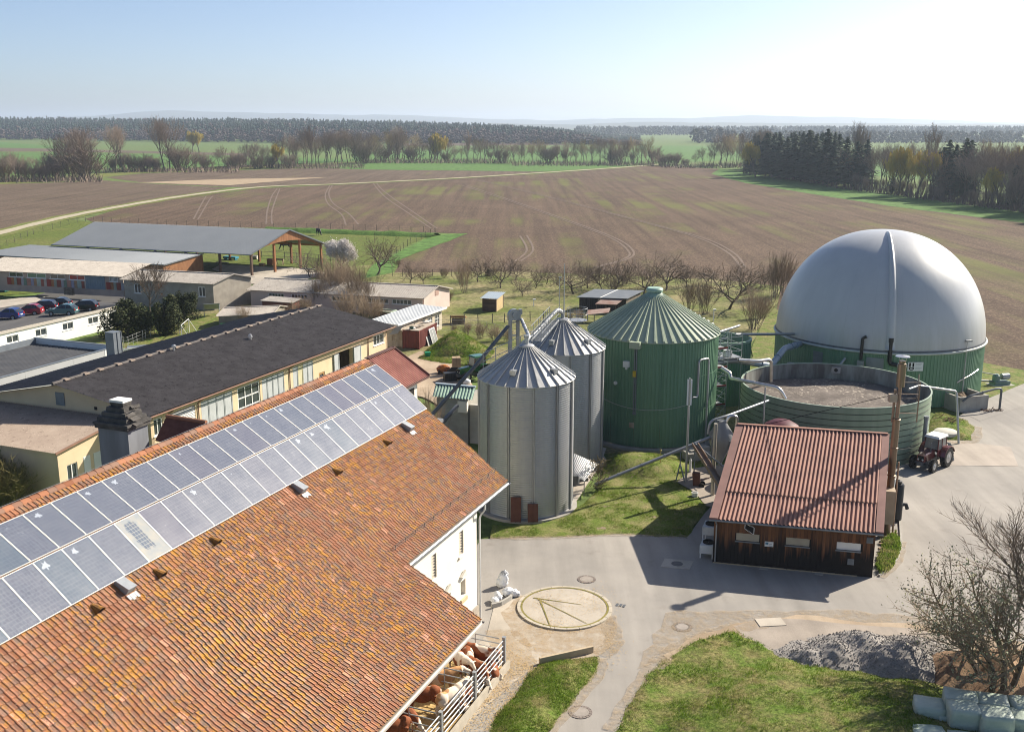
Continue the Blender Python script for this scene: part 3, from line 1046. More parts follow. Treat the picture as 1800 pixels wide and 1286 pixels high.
# -- SOLAR ARRAY
def solar_mat():
 t=NT('solar_cells',0.16,0.0,0.4)
 uv=t.n('UVMap').outputs[0]
 sep=t.n('SeparateXYZ')
 t.l(uv,sep.inputs[0])
 def cell(o,n):
  f=t.math('FRACT',t.math('MULTIPLY',o,n))
  return t.math('MAXIMUM',t.ramp(f,0.045,0.07,1,0),t.ramp(f,0.93,0.955,0,1))
 g=t.math('MAXIMUM',cell(sep.outputs[0],9.0),cell(sep.outputs[1],12.0))
 vor=t.n('TexVoronoi')
 vor.inputs['Scale'].default_value=34.0
 t.l(t.coord('World'),vor.inputs['Vector'])
 k=t.n('ObjectInfo').outputs['Random']
 c=t.mix(t.n('SeparateColor').outputs[0] if False else t.ramp(t.noise(t.coord('World'),9.0,3,0.7),0.35,0.65),(0.075,0.088,0.125),(0.11,0.125,0.165))
 c=t.mix(t.ramp(k,0.55,1.0,0,0.6),c,(0.12,0.105,0.14))
 k2=t.math('FRACT',t.math('MULTIPLY',k,37.7))
 c=t.mix(t.ramp(k2,0.75,1.0,0,0.45),c,(0.06,0.115,0.15))
 c=t.mix(t.math('MULTIPLY',g,0.45),c,(0.20,0.21,0.245))
 dust=t.ramp(t.noise(t.coord('World'),1.2,6,0.7),0.3,0.8,0.03,0.17)
 c=t.mix(dust,c,(0.34,0.34,0.36))
 dx=t.math('SUBTRACT',sep.outputs[0],t.ramp(k,0,1,0.22,0.40))
 dy=t.math('SUBTRACT',sep.outputs[1],0.86)
 rr_=t.math('SQRT',t.math('ADD',t.math('POWER',t.math('MULTIPLY',dx,1.0),2.0),t.math('POWER',t.math('MULTIPLY',dy,1.7),2.0)))
 rr_=t.math('MULTIPLY',rr_,t.math('ADD',1.0,t.math('MULTIPLY',t.math('COSINE',t.math('ADD',t.math('MULTIPLY',t.math('ARCTAN2',dy,dx),5.0),t.math('MULTIPLY',k,40.0))),.3)))
 rr_=t.math('ADD',rr_,t.math('MULTIPLY',t.math('SUBTRACT',t.noise(t.coord('World'),6.0,3,0.6),0.5),0.14))
 size=t.ramp(k2,0.35,1.0,0.0,0.13)
 pt=t.ramp(t.math('SUBTRACT',size,rr_),0.0,0.015)
 c=t.mix(t.math('MULTIPLY',pt,0.8),c,(0.40,0.44,0.50))
 t.l(t.ramp(dust,0,0.3,0.18,0.40),t.b.inputs['Roughness'])
 t.b.inputs['Coat Weight'].default_value=0.45
 t.b.inputs['Coat Roughness'].default_value=0.22
 return t.out(c)
def solar_fail_mat():
 t=NT('bleached_solar_cells',0.2,0.0,0.6)
 uv=t.n('UVMap').outputs[0]
 sep=t.n('SeparateXYZ')
 t.l(uv,sep.inputs[0])
 def cell(o,n):
  f=t.math('FRACT',t.math('MULTIPLY',o,n))
  return t.math('MAXIMUM',t.ramp(f,0.06,0.10,1,0),t.ramp(f,0.90,0.94,0,1))
 g=t.math('MAXIMUM',cell(sep.outputs[0],9.0),cell(sep.outputs[1],12.0))
 n=t.noise(t.coord('World'),2.5,5,0.6)
 c=t.mix(t.ramp(n,0.35,0.65),(0.25,0.275,0.29),(0.34,0.325,0.285))
 dx=t.math('ABSOLUTE',t.math('SUBTRACT',sep.outputs[0],0.42))
 dy=t.math('ABSOLUTE',t.math('SUBTRACT',sep.outputs[1],0.56))
 w=t.math('MAXIMUM',t.math('MULTIPLY',dx,1.5),dy)
 w=t.math('ADD',w,t.math('MULTIPLY',t.math('SUBTRACT',n,0.5),0.3))
 inn=t.math('MULTIPLY',t.ramp(w,0.30,0.34,1,0),t.math('SUBTRACT',1.0,g))
 c=t.mix(t.math('MULTIPLY',inn,0.85),c,(0.075,0.10,0.15))
 return t.out(c)
m_cell,m_cell_bad=solar_mat(),solar_fail_mat()
m_alu=M('panel_frame_aluminium',(0.74,0.72,0.68),(0.66,0.64,0.60),3,0.5,0.1)
sol=thing('solar_array',BF.P(-16,-6.5,12),'two rows of blue solar panels mounted below the ridge of the tiled barn','solar panels')
PW=1.262
def panel(u_hi,va,za,vb,zb,bad=False):
 """panel reaching from u_hi - PW to u_hi, top edge (va, za), bottom edge (vb, zb)"""
 t=Vector(BF.b*(vb-va)+Vector((0,0,zb-za)))
 L=t.length
 t.normalize()
 n=BU.cross(t)
 if n.z<0:
  n=-n
 o=BF.P(u_hi-PW,va,za)+n*0.13
 m=MB()
 e=0.020
 W_=PW-0.012
 def bx(x0,x1,y0,y1,h0,h1):
  P=[o+BU*x+t*y+n*h0 for x,y in((x0,y0),(x1,y0),(x1,y1),(x0,y1))]
  m.hexa(P,[p+n*(h1-h0) for p in P])
 bx(0,e,0,L,-.04,.012);bx(W_-e,W_,0,L,-.04,.012);bx(e,W_-e,0,e,-.04,.012);bx(e,W_-e,L-e,L,-.04,.012)
 me_p=MB()
 P=[o+BU*x+t*y for x,y in((e,L-e),(W_-e,L-e),(W_-e,e),(e,e))]
 me_p.hexa([p-n*0.03 for p in P],P)
 g=me_p.build('solar_panel',m_cell_bad if bad else m_cell,sol)
 uvl=g.data.uv_layers.new(name='UVMap')
 uvs={4:(0,0),5:(1,0),6:(1,1),7:(0,1),0:(0,0),1:(1,0),2:(1,1),3:(0,1)}
 for lp in g.data.loops:
  uvl.data[lp.index].uv=uvs[lp.vertex_index]
 m.build('frame',m_alu,g)
for i in range(26):
 panel(-i*1.265,-8.36,13.37,-6.74,12.37)
for i in range(27):
 panel(-i*1.265,-6.70,12.345,-5.12,11.07,bad=(i==17))
q=MB()
for(v,z) in((-8.1,13.19),(-7.0,12.52),(-6.3,12.02),(-5.4,11.29)):
 q.bar(BF.P(-34,v,z+0.06),BF.P(0.0,v,z+0.06),0.05,0.05)
q.build('rail',m_alu,sol)
# -- CHIMNEY behind the ridge
m_slate=M('slate_cladding',(0.25,0.265,0.29),(0.17,0.18,0.20),1.2,0.6,stretch=(1,1,0.25))
m_soot=M('sooty_stone',(0.055,0.052,0.05),(0.11,0.10,0.09),2.5,0.9,bump=0.4)
CH=Fr(BF.P(-14.9,-13.6,0),BU,BF.b)
ch=thing('chimney',CH.P(0,0,8),'big slate-clad chimney with a stepped black top rising behind the barn ridge','chimney')
def stepped(name,hw,hd,z0,z1,mat,top=None):
 q=MB()
 w2,d2=top or(hw,hd)
 q.hexa([CH.P(-hw,-hd,z0),CH.P(hw,-hd,z0),CH.P(hw,hd,z0),CH.P(-hw,hd,z0)],[CH.P(-w2,-d2,z1),CH.P(w2,-d2,z1),CH.P(w2,d2,z1),CH.P(-w2,d2,z1)])
 return q.build(name,mat,ch)
CH=Fr(BF.P(-15.3,-12.9,0),BU,BF.b)
stepped('chimney_shaft',0.64,0.86,8.0,13.50,m_slate)
stepped('cornice',0.74,0.96,13.502,13.67,m_soot)
for k,(w,d) in enumerate(((0.80,1.02),(0.66,0.86),(0.53,0.70),(0.40,0.52))):
 z=13.69+k*0.215
 stepped('chimney_step',w,d,z,z+0.11,m_soot,(w-0.02,d-0.02))
 stepped('chimney_core',w-0.14,d-0.16,z+0.112,z+0.213,m_soot)
stepped('chimney_core',0.28,0.38,14.55,14.66,m_soot)
stepped('chimney_cap',0.30,0.40,14.662,14.77,m_white)
rs=random.Random(3)
for k in range(10):
 q=MB()
 z=13.82+(k%4)*0.215
 sd=-1 if k%3 else 1
 u=rs.uniform(-0.4,0.4)
 q.hexa([CH.P(u-.25,sd*.2+.7,z),CH.P(u+.25,sd*.1+.7,z+.01),CH.P(u+.25,sd*.1+1.1-k%4*.13,z-.10),CH.P(u-.25,sd*.1+1.1-k%4*.13,z-.10)],[CH.P(u-.25,sd*.2+.7,z+.03),CH.P(u+.25,sd*.1+.7,z+.04),CH.P(u+.25,sd*.1+1.1-k%4*.13,z-.07),CH.P(u-.25,sd*.1+1.1-k%4*.13,z-.07)])
 q.build('slate',m_soot,ch)
q=MB()
DF=Fr(BF.P(-13.3,-10.6,0),BU,BF.b)
q.slab(DF.P(-0.1,0.9,13.5),DF.P(-0.1,-1.4,13.55),DF.P(-1.0,-1.4,12.6),DF.P(-1.0,0.9,12.5),0.06)
q.slab(DF.P(-0.1,0.9,13.5),DF.P(-0.1,-1.4,13.55),DF.P(0.9,-1.4,12.6),DF.P(0.9,0.9,12.5),0.06)
q.build('dormer_roof',M('dark_red_tile',(0.13,0.05,0.035),(0.17,.07,.05),4,.85),barn)
q=MB()
q.tube([DF.P(-0.1,0.9,13.5),DF.P(-0.1,-1.4,13.55)],0.10,8)
q.build('dormer_ridge',m_tile2,barn)
# -- BUILDINGS
m_yellow=M('yellow_render',(0.68,0.53,0.35),(0.62,0.475,0.31),0.7,0.9,bump=0.1,bscale=9)
m_fibre_dark=None
def fibre_mat(name,a,b,moss,sc=0.8):
 t=NT(name,0.92,0,0.15)
 co=t.coord('World')
 c=t.mix(t.ramp(t.noise(co,sc,6,0.68),0.35,0.65),a,b)
 c=t.mix(t.ramp(t.noise(co,sc*3.1,5,0.7),0.55,0.68),c,moss)
 c=t.mix(t.ramp(t.noise(co,9.0,3,0.7),0.62,0.72),c,tuple(min(1,x*2.0) for x in a))
 t.bump(t.noise(co,14,4,0.7),0.3,0.02)
 return t.out(c)
m_fibre_dark=fibre_mat('dark_fibre_cement',(0.10,0.09,0.086),(0.15,0.136,0.13),(0.062,0.056,0.055))
m_fibre_pale=fibre_mat('pale_fibre_cement',(0.34,0.31,0.275),(0.43,0.395,0.35),(0.22,0.195,0.165))
m_fibre_brown=fibre_mat('brown_fibre_cement',(0.27,0.215,0.175),(0.33,0.27,0.22),(0.19,0.145,0.115))
m_greypanel=M('grey_door_panel',(0.47,0.49,0.50),(0.40,0.42,0.43),1.2,0.6)
m_brownframe=M('brown_gutter',(0.30,0.17,0.12),(0.22,0.125,0.09),2,0.6)
m_soffit=M('grey_soffit_board',(0.36,0.37,0.36),(0.30,0.31,0.30),2,0.8)  # mid-grey soffit boards, two close tones mixed by noise
m_leadgrey=M('lead_grey_metal',(0.20,0.225,0.25),(0.16,0.18,0.20),1.2,0.5,0.3)
# --- long workshop with the dark roof
wk=thing('workshop_building',BF.P(26,-42,0),'long yellow workshop with a dark corrugated roof and grey folding doors','workshop')
EA=Fr(BF.P(8.6,-33.1,0),BU,BF.b)
UW=37.0
DOORS=[(5.9,10.0,1.2,4.98),(10.7,13.9,1.2,4.98),(14.2,17.6,1.2,4.98),(19.0,22.4,1.2,4.98)]
GATE=(27.0,29.7,0.0,4.75)
WINS=[(0.25,1.35,3.6,5.0),(2.2,5.2,3.75,4.95),(34.0,36.3,3.95,5.1),(34.0,36.3,1.2,2.35)]
q=MB()
wall_holes(q,EA,0,UW,0,5.45,-0.4,0,DOORS+[GATE]+WINS+[(23.35,24.4,2.7,3.45)])
q.build('wall',m_yellow,wk)
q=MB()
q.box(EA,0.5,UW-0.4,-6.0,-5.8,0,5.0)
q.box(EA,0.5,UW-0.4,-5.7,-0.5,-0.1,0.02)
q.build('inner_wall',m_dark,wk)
GW=Fr(BF.P(8.6,-51.0,0),BF.b,-BU)
q=MB()
q.extrude([GW.P(0,0,0),GW.P(17.9,0,0),GW.P(17.9,0,5.4),GW.P(9.1,0,6.95),GW.P(0,0,5.2)],BU*0.35)
q.build('gable_wall',m_yellow,wk)
q=MB()
q.extrude([GW.P(0,-UW,0),GW.P(17.9,-UW,0),GW.P(17.9,-UW,5.4),GW.P(9.1,-UW,6.95),GW.P(0,-UW,5.2)],BU*-0.35)
q.build('gable_wall',m_yellow,wk)
q=MB()
q.box(GW,8.6,9.5,-0.01,0.05,5.3,6.35)
q.build('louvre_panel',m_leadgrey,wk)
q=MB()
q.box(GW,12.5,12.75,0,0.05,5.3,5.55)
q.build('vent_hole',m_dark,wk)
q=MB()
q.corr(BF.P(7.9,-41.8,7.2),BF.P(46.3,-41.8,7.2),BF.P(7.9,-32.5,5.58),BF.P(46.3,-32.5,5.58),150,0.08)
q.corr(BF.P(7.9,-41.8,7.2),BF.P(46.3,-41.8,7.2),BF.P(7.9,-51.4,5.3),BF.P(46.3,-51.4,5.3),150,0.08)
q.build('roof',m_fibre_dark,wk)
q=MB()
q.tube([BF.P(7.8,-41.8,7.24),BF.P(46.35,-41.8,7.24)],0.14,8)
q.build('ridge_cap',m_fibre_dark,wk)
m_capbrown=M('ridge_vent_concrete',(0.26,0.20,0.16),(0.16,0.13,0.11),3,0.9)
for k in range(21):
 u=8.9+k*1.82+(0.25 if k%2 else 0)
 q=MB()
 prof=[(-0.32,0.0),(-0.22,0.12),(0.22,0.12),(0.32,0.0)]
 q.extrude([BF.P(u,-41.8+v,7.27+z) for v,z in prof],BU*0.50)
 q.build('ridge_vent',m_capbrown,wk)
q=MB()
q.box(EA,-0.6,UW+0.6,0.0,0.45,5.36,5.42)
q.build('soffit',m_soffit,wk)
gutter(7.9,46.3,-32.36,5.53,wk,m_brownframe)
for u in(2.0,5.5,18.4,32.8):
 q=MB()
 q.bent([EA.P(u,0.65,5.45),EA.P(u,0.5,5.3),EA.P(u,0.07,5.05),EA.P(u,0.07,0.1)],0.05,6,rad=0.1)
 q.build('downpipe',m_brownframe,wk)
for(a,b,c,d) in DOORS:
 n=4
 glazed=abs(a-10.7)<0.1
 if glazed:
  window(wk,EA,a+0.05,b-0.05,c,d-0.05,-0.05,3,4,fw=0.09,sill=False)
  continue
 w=(b-a)/n
 for k in range(n):
  q=MB()
  mm=m_greypanel
  if abs(a-19.0)<0.1 and k==1:
   mm=M('yellowed_door_panel',(0.58,0.53,0.35),(0.5,0.46,0.3),1,0.7)
  q.box(EA,a+k*w+0.025,a+(k+1)*w-0.025,-0.10,-0.04,c+1.0,d-0.03)
  q.box(EA,a+k*w+0.025,a+k*w+0.09,-0.04,-0.005,c,d-0.03)
  q.box(EA,a+(k+1)*w-0.09,a+(k+1)*w-0.025,-0.04,-0.005,c,d-0.03)
  q.box(EA,a+k*w+0.09,a+(k+1)*w-0.09,-0.04,-0.008,c+0.9,c+1.05)
  dd=q.build('door_leaf',mm,wk)
  q=MB()
  q.box(EA,a+k*w+0.10,a+(k+1)*w-0.10,-0.09,-0.06,c,c+0.88)
  q.build('pane',m_glass_pale,dd)
for(a,b) in((26.0,26.9),(29.8,31.2)):
 q=MB()
 q.box(EA,a,b,0.03,0.12,0.2,4.7)
 q.box(EA,a,a+0.1,0.121,0.15,0.2,4.7)
 q.box(EA,b-0.1,b,0.121,0.15,0.2,4.7)
 q.build('door_leaf',m_greypanel,wk)
q=MB()
for k in range(9):
 z=3.80+k*0.125
 q.slab(EA.P(2.25,0.02,z),EA.P(5.15,0.02,z),EA.P(5.15,-0.15,z+0.07),EA.P(2.25,-0.15,z+0.07),0.02)
q.build('louvre',m_white,wk)
window(wk,EA,0.3,1.3,3.65,4.95,-0.04,2,1)
window(wk,EA,34.05,36.25,4.0,5.05,-0.04,3,1)
window(wk,EA,34.05,36.25,1.25,2.3,-0.04,3,1)
window(wk,EA,23.4,24.35,2.75,3.4,-0.03,1,1,fm=M('orange_timber_frame',(0.42,0.24,0.09),None,4,0.7),fw=0.14)
q=MB()
q.box(EA,24.7,25.7,0.0,0.06,2.3,3.0)
q.build('panel_board',m_leadgrey,wk)
q=MB()
q.box(EA,3.0,3.9,0.0,0.05,1.9,2.6)
q.build('notice_board',m_white,wk)
for(px,py,h,kind) in((440,597,0.55,0),(306,617,0.5,1)):
 r=ray(px,py)
 p0=BF.P(0,-41.8,7.2)
 n=(BF.b*1.62+Vector((0,0,9.3))).normalized()
 t=(p0-Vector((0,0,CAMH))).dot(n)/r.dot(n)
 p=Vector((0,0,CAMH))+r*t-Vector((0,0,0.1))
 q=MB()
 if kind==0:
  q.lathe(p,[(0.16,0),(0.16,0.34),(0.24,0.36),(0.24,0.44),(0.18,0.46),(0.18,0.60),(0.02,0.68)],12)
 else:
  q.lathe(p,[(0.22,0),(0.10,0.10),(0.10,0.45),(0.20,0.48),(0.20,0.62),(0.05,0.72)],12)
 q.build('roof_cowl',m_zinc,wk,smooth=True)
# --- duct box on the far eave
q=MB()
p=BF.P(24.2,-51.0,0)
F_=Fr(p,BU,BF.b)
q.box(F_,-0.5,0.5,-0.5,0.5,3.0,7.6)
q.box(F_,-0.54,0.54,-0.54,0.54,7.602,7.66)
for u,v in((-0.52,0.52),(0.52,0.52),(0.0,0.53),(0.52,-0.5)):
 q.box(F_,u-0.03,u+0.03,v-0.02,v+0.03,3.0,7.59)
q.build('ventilation_duct',m_leadgrey,label='grey sheet-metal ventilation duct behind the dark workshop roof',cat='duct')
# --- yellow annex below the gable
an=thing('annex_building',BF.P(4.5,-44,0),'small yellow annex with a brown corrugated lean-to roof and white windows','annex')
AF=Fr(BF.P(1.9,-35.7,0),BU,BF.b)
q=MB()
AW=[(0.75,1.75,1.7,2.95),(2.35,3.0,1.7,3.1),(3.35,4.2,1.7,3.1)]
wall_holes(q,AF,0,6.3,0,4.1,-0.35,0,AW)
q.extrude([AF.P(0,-0.35,4.1),AF.P(6.3,-0.35,4.1),AF.P(6.3,-0.35,4.88),AF.P(0,-0.35,4.12)],BF.b*0.35)
q.box(AF,0,0.35,-16,-0.351,0,4.1)
q.build('wall',m_yellow,an)
window(an,AF,0.75,1.75,1.7,2.95,-0.05,2,1)
for a,b in((2.35,3.0),(3.35,4.2)):
 q=MB()
 q.box(AF,a,b,-0.1,0.03,1.7,3.1)
 q.build('shutter',m_white,an)
q=MB()
q.corr(BF.P(1.5,-52.0,4.22),BF.P(1.5,-35.45,4.22),BF.P(8.25,-52.0,5.05),BF.P(8.25,-35.45,5.05),92,0.05)
q.build('roof',m_fibre_brown,an)
q=MB()
q.bar(BF.P(1.5,-35.42,4.2),BF.P(8.25,-35.42,5.03),0.06,0.16)
q.build('verge_board',m_brownframe,an)
# --- flat grey hall
hl=thing('flat_roof_hall',BF.P(19,-64,0),'low grey hall with a flat dark roof and pale parapet wall','hall')
m_panel=M('pale_grey_panel',(0.43,0.44,0.44),(0.40,0.41,0.41),0.6,0.6)
m_bitumen=M('dark_roof_sheet',(0.055,0.058,0.066),(0.08,0.082,0.088),0.8,0.7)
HF=Fr(BF.P(0,-58.2,0),BU,BF.b)
for k in range(5):
 u0_,u1_=2.0+k*6.0,7.985+k*6.0
 q=MB()
 q.box(HF,u0_,min(u1_,30.3),-0.25,0,0,4.0)
 q.build('wall_panel',m_panel,hl)
q=MB()
q.box(HF,30.32,32.4,-0.25,0.02,0,4.02)
q.box(HF,32.15,32.4,-11.5,-0.251,0,4.02)
q.build('wall',M('white_panel',(0.72,0.72,0.69),(0.66,0.66,0.63),0.8,0.6),hl)
q=MB()
q.box(HF,2.0,32.14,-11.5,-0.26,3.2,3.4)
for k in range(24):
 q.box(HF,2.0,32.1,-11.2+k*0.46,-11.14+k*0.46,3.405,3.44)
q.build('roof',m_bitumen,hl)
q=MB()
q.box(HF,2.0,32.4,-11.75,-11.51,0,4.0)
q.build('parapet',m_leadgrey,hl)
q=MB()
q.box(HF,1.98,32.42,-0.30,0.05,4.022,4.07)
q.box(HF,32.12,32.44,-11.8,-0.302,4.022,4.07)
q.build('coping',m_leadgrey,hl)
for(u,v) in((10.5,-7),(17.0,-4.0)):
 q=MB()
 q.tube([HF.P(u,v,3.4),HF.P(u,v,3.85)],0.06,6)
 q.build('vent_pipe',m_white,hl)
# --- white basement building that holds up the car park
wb=thing('white_building',BF.P(42,-84,0),'long low white building with pairs of small windows below the car park','building')
m_whitewall=M('white_wall',(0.78,0.775,0.74),(0.72,0.715,0.68),0.5,0.85)
WB=Fr(BF.P(20,-81.0,0),BU,BF.b)
WW=[(18.2+k*4.35,19.95+k*4.35,1.25,2.15) for k in range(5)]+[(37.6,39.2,1.25,2.15),(13.6,15.3,1.25,2.15)]
WW=[(a-0.0,b,c,d) for a,b,c,d in WW]
q=MB()
wall_holes(q,WB,0,39.6,0,2.55,-0.4,0,[w for w in WW if w[1]<39.4])
q.build('wall',m_whitewall,wb)
for a,b,c,d in WW:
 if b<39.4:
  window(wb,WB,a,b,c,d,-0.06,2,1,fw=0.09)
q=MB()
q.box(WB,-0.2,39.8,-0.7,0.15,2.56,2.68)
q.box(WB,-0.2,39.8,-0.72,-0.62,2.682,2.76)
q.build('coping',M('pale_gravel_edge',(0.46,0.42,0.35),(0.36,0.33,0.27),3,0.9),wb)
LOT_Z=lambda v:2.58+(v+81.0)/24.0*1.5
q=MB()
def lp(u,v,dz=0.0):
 return BF.P(u,v,LOT_Z(v)+dz)
q.add([lp(-10,-81.6),lp(60,-81.6),lp(66,-107),lp(-10,-107)],[(0,1,2,3)])
q.add([lp(60,-81.6),lp(66,-107),BF.P(66,-107,-.2),BF.P(60,-81.6,-.2)],[(0,1,2,3)])
q.add([lp(66,-107),lp(-10,-107),BF.P(-10,-107,-.2),BF.P(66,-107,-.2)],[(0,1,2,3)])
q.build('car_park_surface',m_asph_dark,kind='structure')
def on_lot(px,py):
 z=2.0
 for _ in range(12):
  p=G(px,py,z)
  z=LOT_Z((p-BF.o).dot(BF.b))
 return G(px,py,z)
q=MB()
a,b,c,d=on_lot(-60,552),on_lot(75,523),on_lot(0,527),on_lot(-80,540)
q.add([p+Vector((0,0,.03)) for p in(on_lot(-120,560),on_lot(78,529),on_lot(60,521),on_lot(-120,540))],[(0,1,2,3)])
q.build('parking_lane',m_conc,kind='structure')
def house(name,label,cat,A,B,C,ze,zr,wallm,roofm,waves=60,over=0.4,zb=0.0,amp=0.05,asym=0.5,holes=(),drop_back=0.0,wall_h=None):
 """gabled house: A, B the ends of the near wall, C the far corner on B's side; ridge parallel to AB"""
 A,B,C=Vector(A),Vector(B),Vector(C)
 for p in(A,B,C):
  p.z=0
 a,b=(B-A).normalized(),(C-B).normalized()
 L,Wd=(B-A).length,(C-B).length
 f=Fr(A,a,b)
 r=thing(name,f.P(L/2,Wd/2,zb),label,cat)
 m=MB()
 wf=Fr(A,a,-b)
 wall_holes(m,wf,0,L,zb,ze-0.04,-0.3,0,holes)
 zb2=ze-drop_back
 for u,s in((0.0,1),(L,-1)):
  m.extrude([f.P(u,0.301,zb),f.P(u,Wd,zb),f.P(u,Wd,zb2-0.05),f.P(u,Wd*asym,zr-0.08),f.P(u,0.301,ze-0.05)],a*0.3*s)
 m.box(f,0.301,L-0.301,Wd-0.3,Wd,zb,zb2-0.05)
 m.build('wall',wallm,r)
 m=MB()
 k1=(zr-ze)/(Wd*asym)
 k2=(zr-zb2)/(Wd*(1-asym))
 o=over
 m.corr(f.P(-o,Wd*asym,zr),f.P(L+o,Wd*asym,zr),f.P(-o,-o,ze-o*k1),f.P(L+o,-o,ze-o*k1),waves,amp)
 m.corr(f.P(-o,Wd*asym,zr),f.P(L+o,Wd*asym,zr),f.P(-o,Wd+o,zb2-o*k2),f.P(L+o,Wd+o,zb2-o*k2),waves,amp)
 m.build('roof',roofm,r)
 m=MB()
 m.bar(f.P(-o,Wd*asym,zr+0.05),f.P(L+o,Wd*asym,zr+0.05),0.35,0.06)
 m.build('ridge_cap',roofm,r)
 for u in(-o,L+o):
  m=MB()
  m.bar(f.P(u,Wd*asym,zr+0.02),f.P(u,-o,ze-o*k1+0.03),0.05,0.16)
  m.bar(f.P(u,Wd*asym,zr+0.02),f.P(u,Wd+o,zb2-o*k2+0.03),0.05,0.16)
  m.build('verge',roofm,r)
 return r,f,wf,L,Wd
# --- riding hall: timber posts under two big grey roofs
rh=thing('riding_hall',Vector((-65,198,0)),'open riding hall with a wide grey metal roof on timber posts','riding hall')
m_steelroof=M('blue_grey_roof_sheet',(0.235,0.255,0.275),(0.215,0.235,0.255),0.2,0.55,0.1)
m_timber=M('orange_timber_boards',(0.36,0.165,0.07),(0.26,0.115,0.05),2.5,0.8,stretch=(1,1,0.25),isl=0.12)
m_post=M('dark_timber_post',(0.11,0.075,0.055),(0.16,0.10,0.07),2.5,0.9)
EL,ER,EB=Vector((-90.3,200.74,0)),Vector((-47.26,184.6,0)),Vector((-36.23,200.74,0))
RA,RB=(ER-EL).normalized(),(EB-ER).normalized()
RL,RW=(ER-EL).length,(EB-ER).length
RF=Fr(EL,RA,RB)
q=MB()
q.corr(RF.P(0,RW/2,7.7),RF.P(RL,RW/2,7.7),RF.P(0,0,4.0),RF.P(RL,0,4.0),150,0.04,kind='rib')
q.corr(RF.P(0,RW/2,7.7),RF.P(RL,RW/2,7.7),RF.P(0,RW,4.0),RF.P(RL,RW,4.0),150,0.04,kind='rib')
q.build('roof',m_steelroof,rh)
q=MB()
q.bar(RF.P(RL+.05,RW/2,7.75),RF.P(RL+.05,-0.05,4.03),0.12,0.22)
q.bar(RF.P(RL+.05,RW/2,7.75),RF.P(RL+.05,RW+.05,4.03),0.12,0.22)
q.bar(RF.P(0,0,3.98),RF.P(RL,0,3.98),0.16,0.16)
q.build('gutter',m_leadgrey,rh)
n=30
for k in range(n):
 v0,v1=0.4+(RW-0.8)*k/n,0.4+(RW-0.8)*(k+1)/n-0.02
 def top(v):
  return 7.6-3.7*abs(v-RW/2)/(RW/2)
 def bot(v):
  return min(top(v)-0.05,3.35+2.35*max(0.0,1-((v-RW*0.5)/(RW*0.52))**2)**0.7)
 q=MB()
 for uu in(RL-0.30,):
  q.hexa([RF.P(uu,v0,bot(v0)),RF.P(uu+.1,v0,bot(v0)),RF.P(uu+.1,v1,bot(v1)),RF.P(uu,v1,bot(v1))],[RF.P(uu,v0,top(v0)),RF.P(uu+.1,v0,top(v0)),RF.P(uu+.1,v1,top(v1)),RF.P(uu,v1,top(v1))])
 q.build('gable_board',m_timber,rh)
for u in(RL-0.7,RL-7.5,RL-15,RL-22,RL-30,RL-38):
 for v in(0.9,RW/3,2*RW/3,RW-0.9):
  if v in(RW/3,2*RW/3) and u<RL-1:
   continue
  q=MB()
  q.box(RF,u-0.17,u+0.17,v-0.17,v+0.17,0,4.2 if v in(0.9,RW-0.9) else 6.2)
  q.build('post',m_timber if v>2 else m_post,rh)
q=MB()
for u in[RL-0.8-7.3*k for k in range(6)]:
 q.bar(RF.P(u,0.5,3.9),RF.P(u,RW/2,7.4),0.2,0.3)
 q.bar(RF.P(u,RW-0.5,3.9),RF.P(u,RW/2,7.4),0.2,0.3)
for v in(0.9,RW-0.9):
 q.bar(RF.P(0,v,3.95),RF.P(RL-0.4,v,3.95),0.2,0.3)
q.build('rafter',m_timber,rh)
l0,l1=G(5,452,2.9),G(360,468,2.9)
ua,ub=(l0-EL).dot(RA),(l1-EL).dot(RA)
LA,LB=G(60,446,2.9),None
q=MB()
h0,h1=3.35,2.35
TLp,TRp=RF.P(-6,0.3,3.72),RF.P(RL-10.5,0.3,3.72)
BLp,BRp=RF.P(-6-2,-9.5,2.75),RF.P(RL-9.5,-9.5,2.75)
q.corr(TLp,TRp,BLp,BRp,120,0.04,kind='rib')
q.build('lean_to_roof',m_steelroof,rh)
q=MB()
q.bar(BLp,BRp,0.14,0.18)
q.bar(TRp+RA*0.04,BRp+RA*0.04,0.08,0.2)
q.build('eaves_board',m_leadgrey,rh)
q=MB()
q.extrude([TRp-RA*0.3-V3(0,0,.2),BRp-RA*0.3-V3(0,0,.1),Vector((BRp.x,BRp.y,0))-RA*0.3,Vector((TRp.x,TRp.y,0))-RA*0.3],RA*0.12)
q.box(Fr(BLp,RA,RB),0,(BRp-BLp).length-0.2,0.4,0.6,-2.6,-0.1)
q.build('lean_to_wall',m_timber,rh)
# --- workshop shed with painted panels
A_,B_=G(-40,508,1.0),G(219,522,1.0)
dirv=(B_-A_).normalized()
nb=Vector((-dirv.y,dirv.x,0))
SH=Fr(A_,dirv,-nb)
LS=(B_-A_).length
sh=thing('painted_shed',A_,'long low shed with a pale corrugated roof and colourful painted panels','shed')
SHW=[(0.5+LS*t0,LS*t1,2.3,3.05) for t0,t1 in((0.22,0.335),(0.345,0.49),(0.50,0.62),(0.63,0.75),(0.895,0.965))]
q=MB()
wall_holes(q,SH,0,LS,0,3.3,-0.3,0,SHW)
q.build('wall',M('shed_wall_board',(0.42,0.33,0.27),(0.34,0.27,0.23),1.0,0.85),sh)
tints=[(0.30,0.05,0.035),(0.36,0.15,0.06),(0.28,0.30,0.24),(0.24,0.06,0.04),(0.33,0.32,0.34),(0.15,0.22,0.16),(0.40,0.20,0.15),(0.30,0.29,0.38),(0.37,0.22,0.12),(0.36,0.42,0.36),(0.30,0.09,0.06),(0.44,0.38,0.33)]
k=0
u=LS*0.22
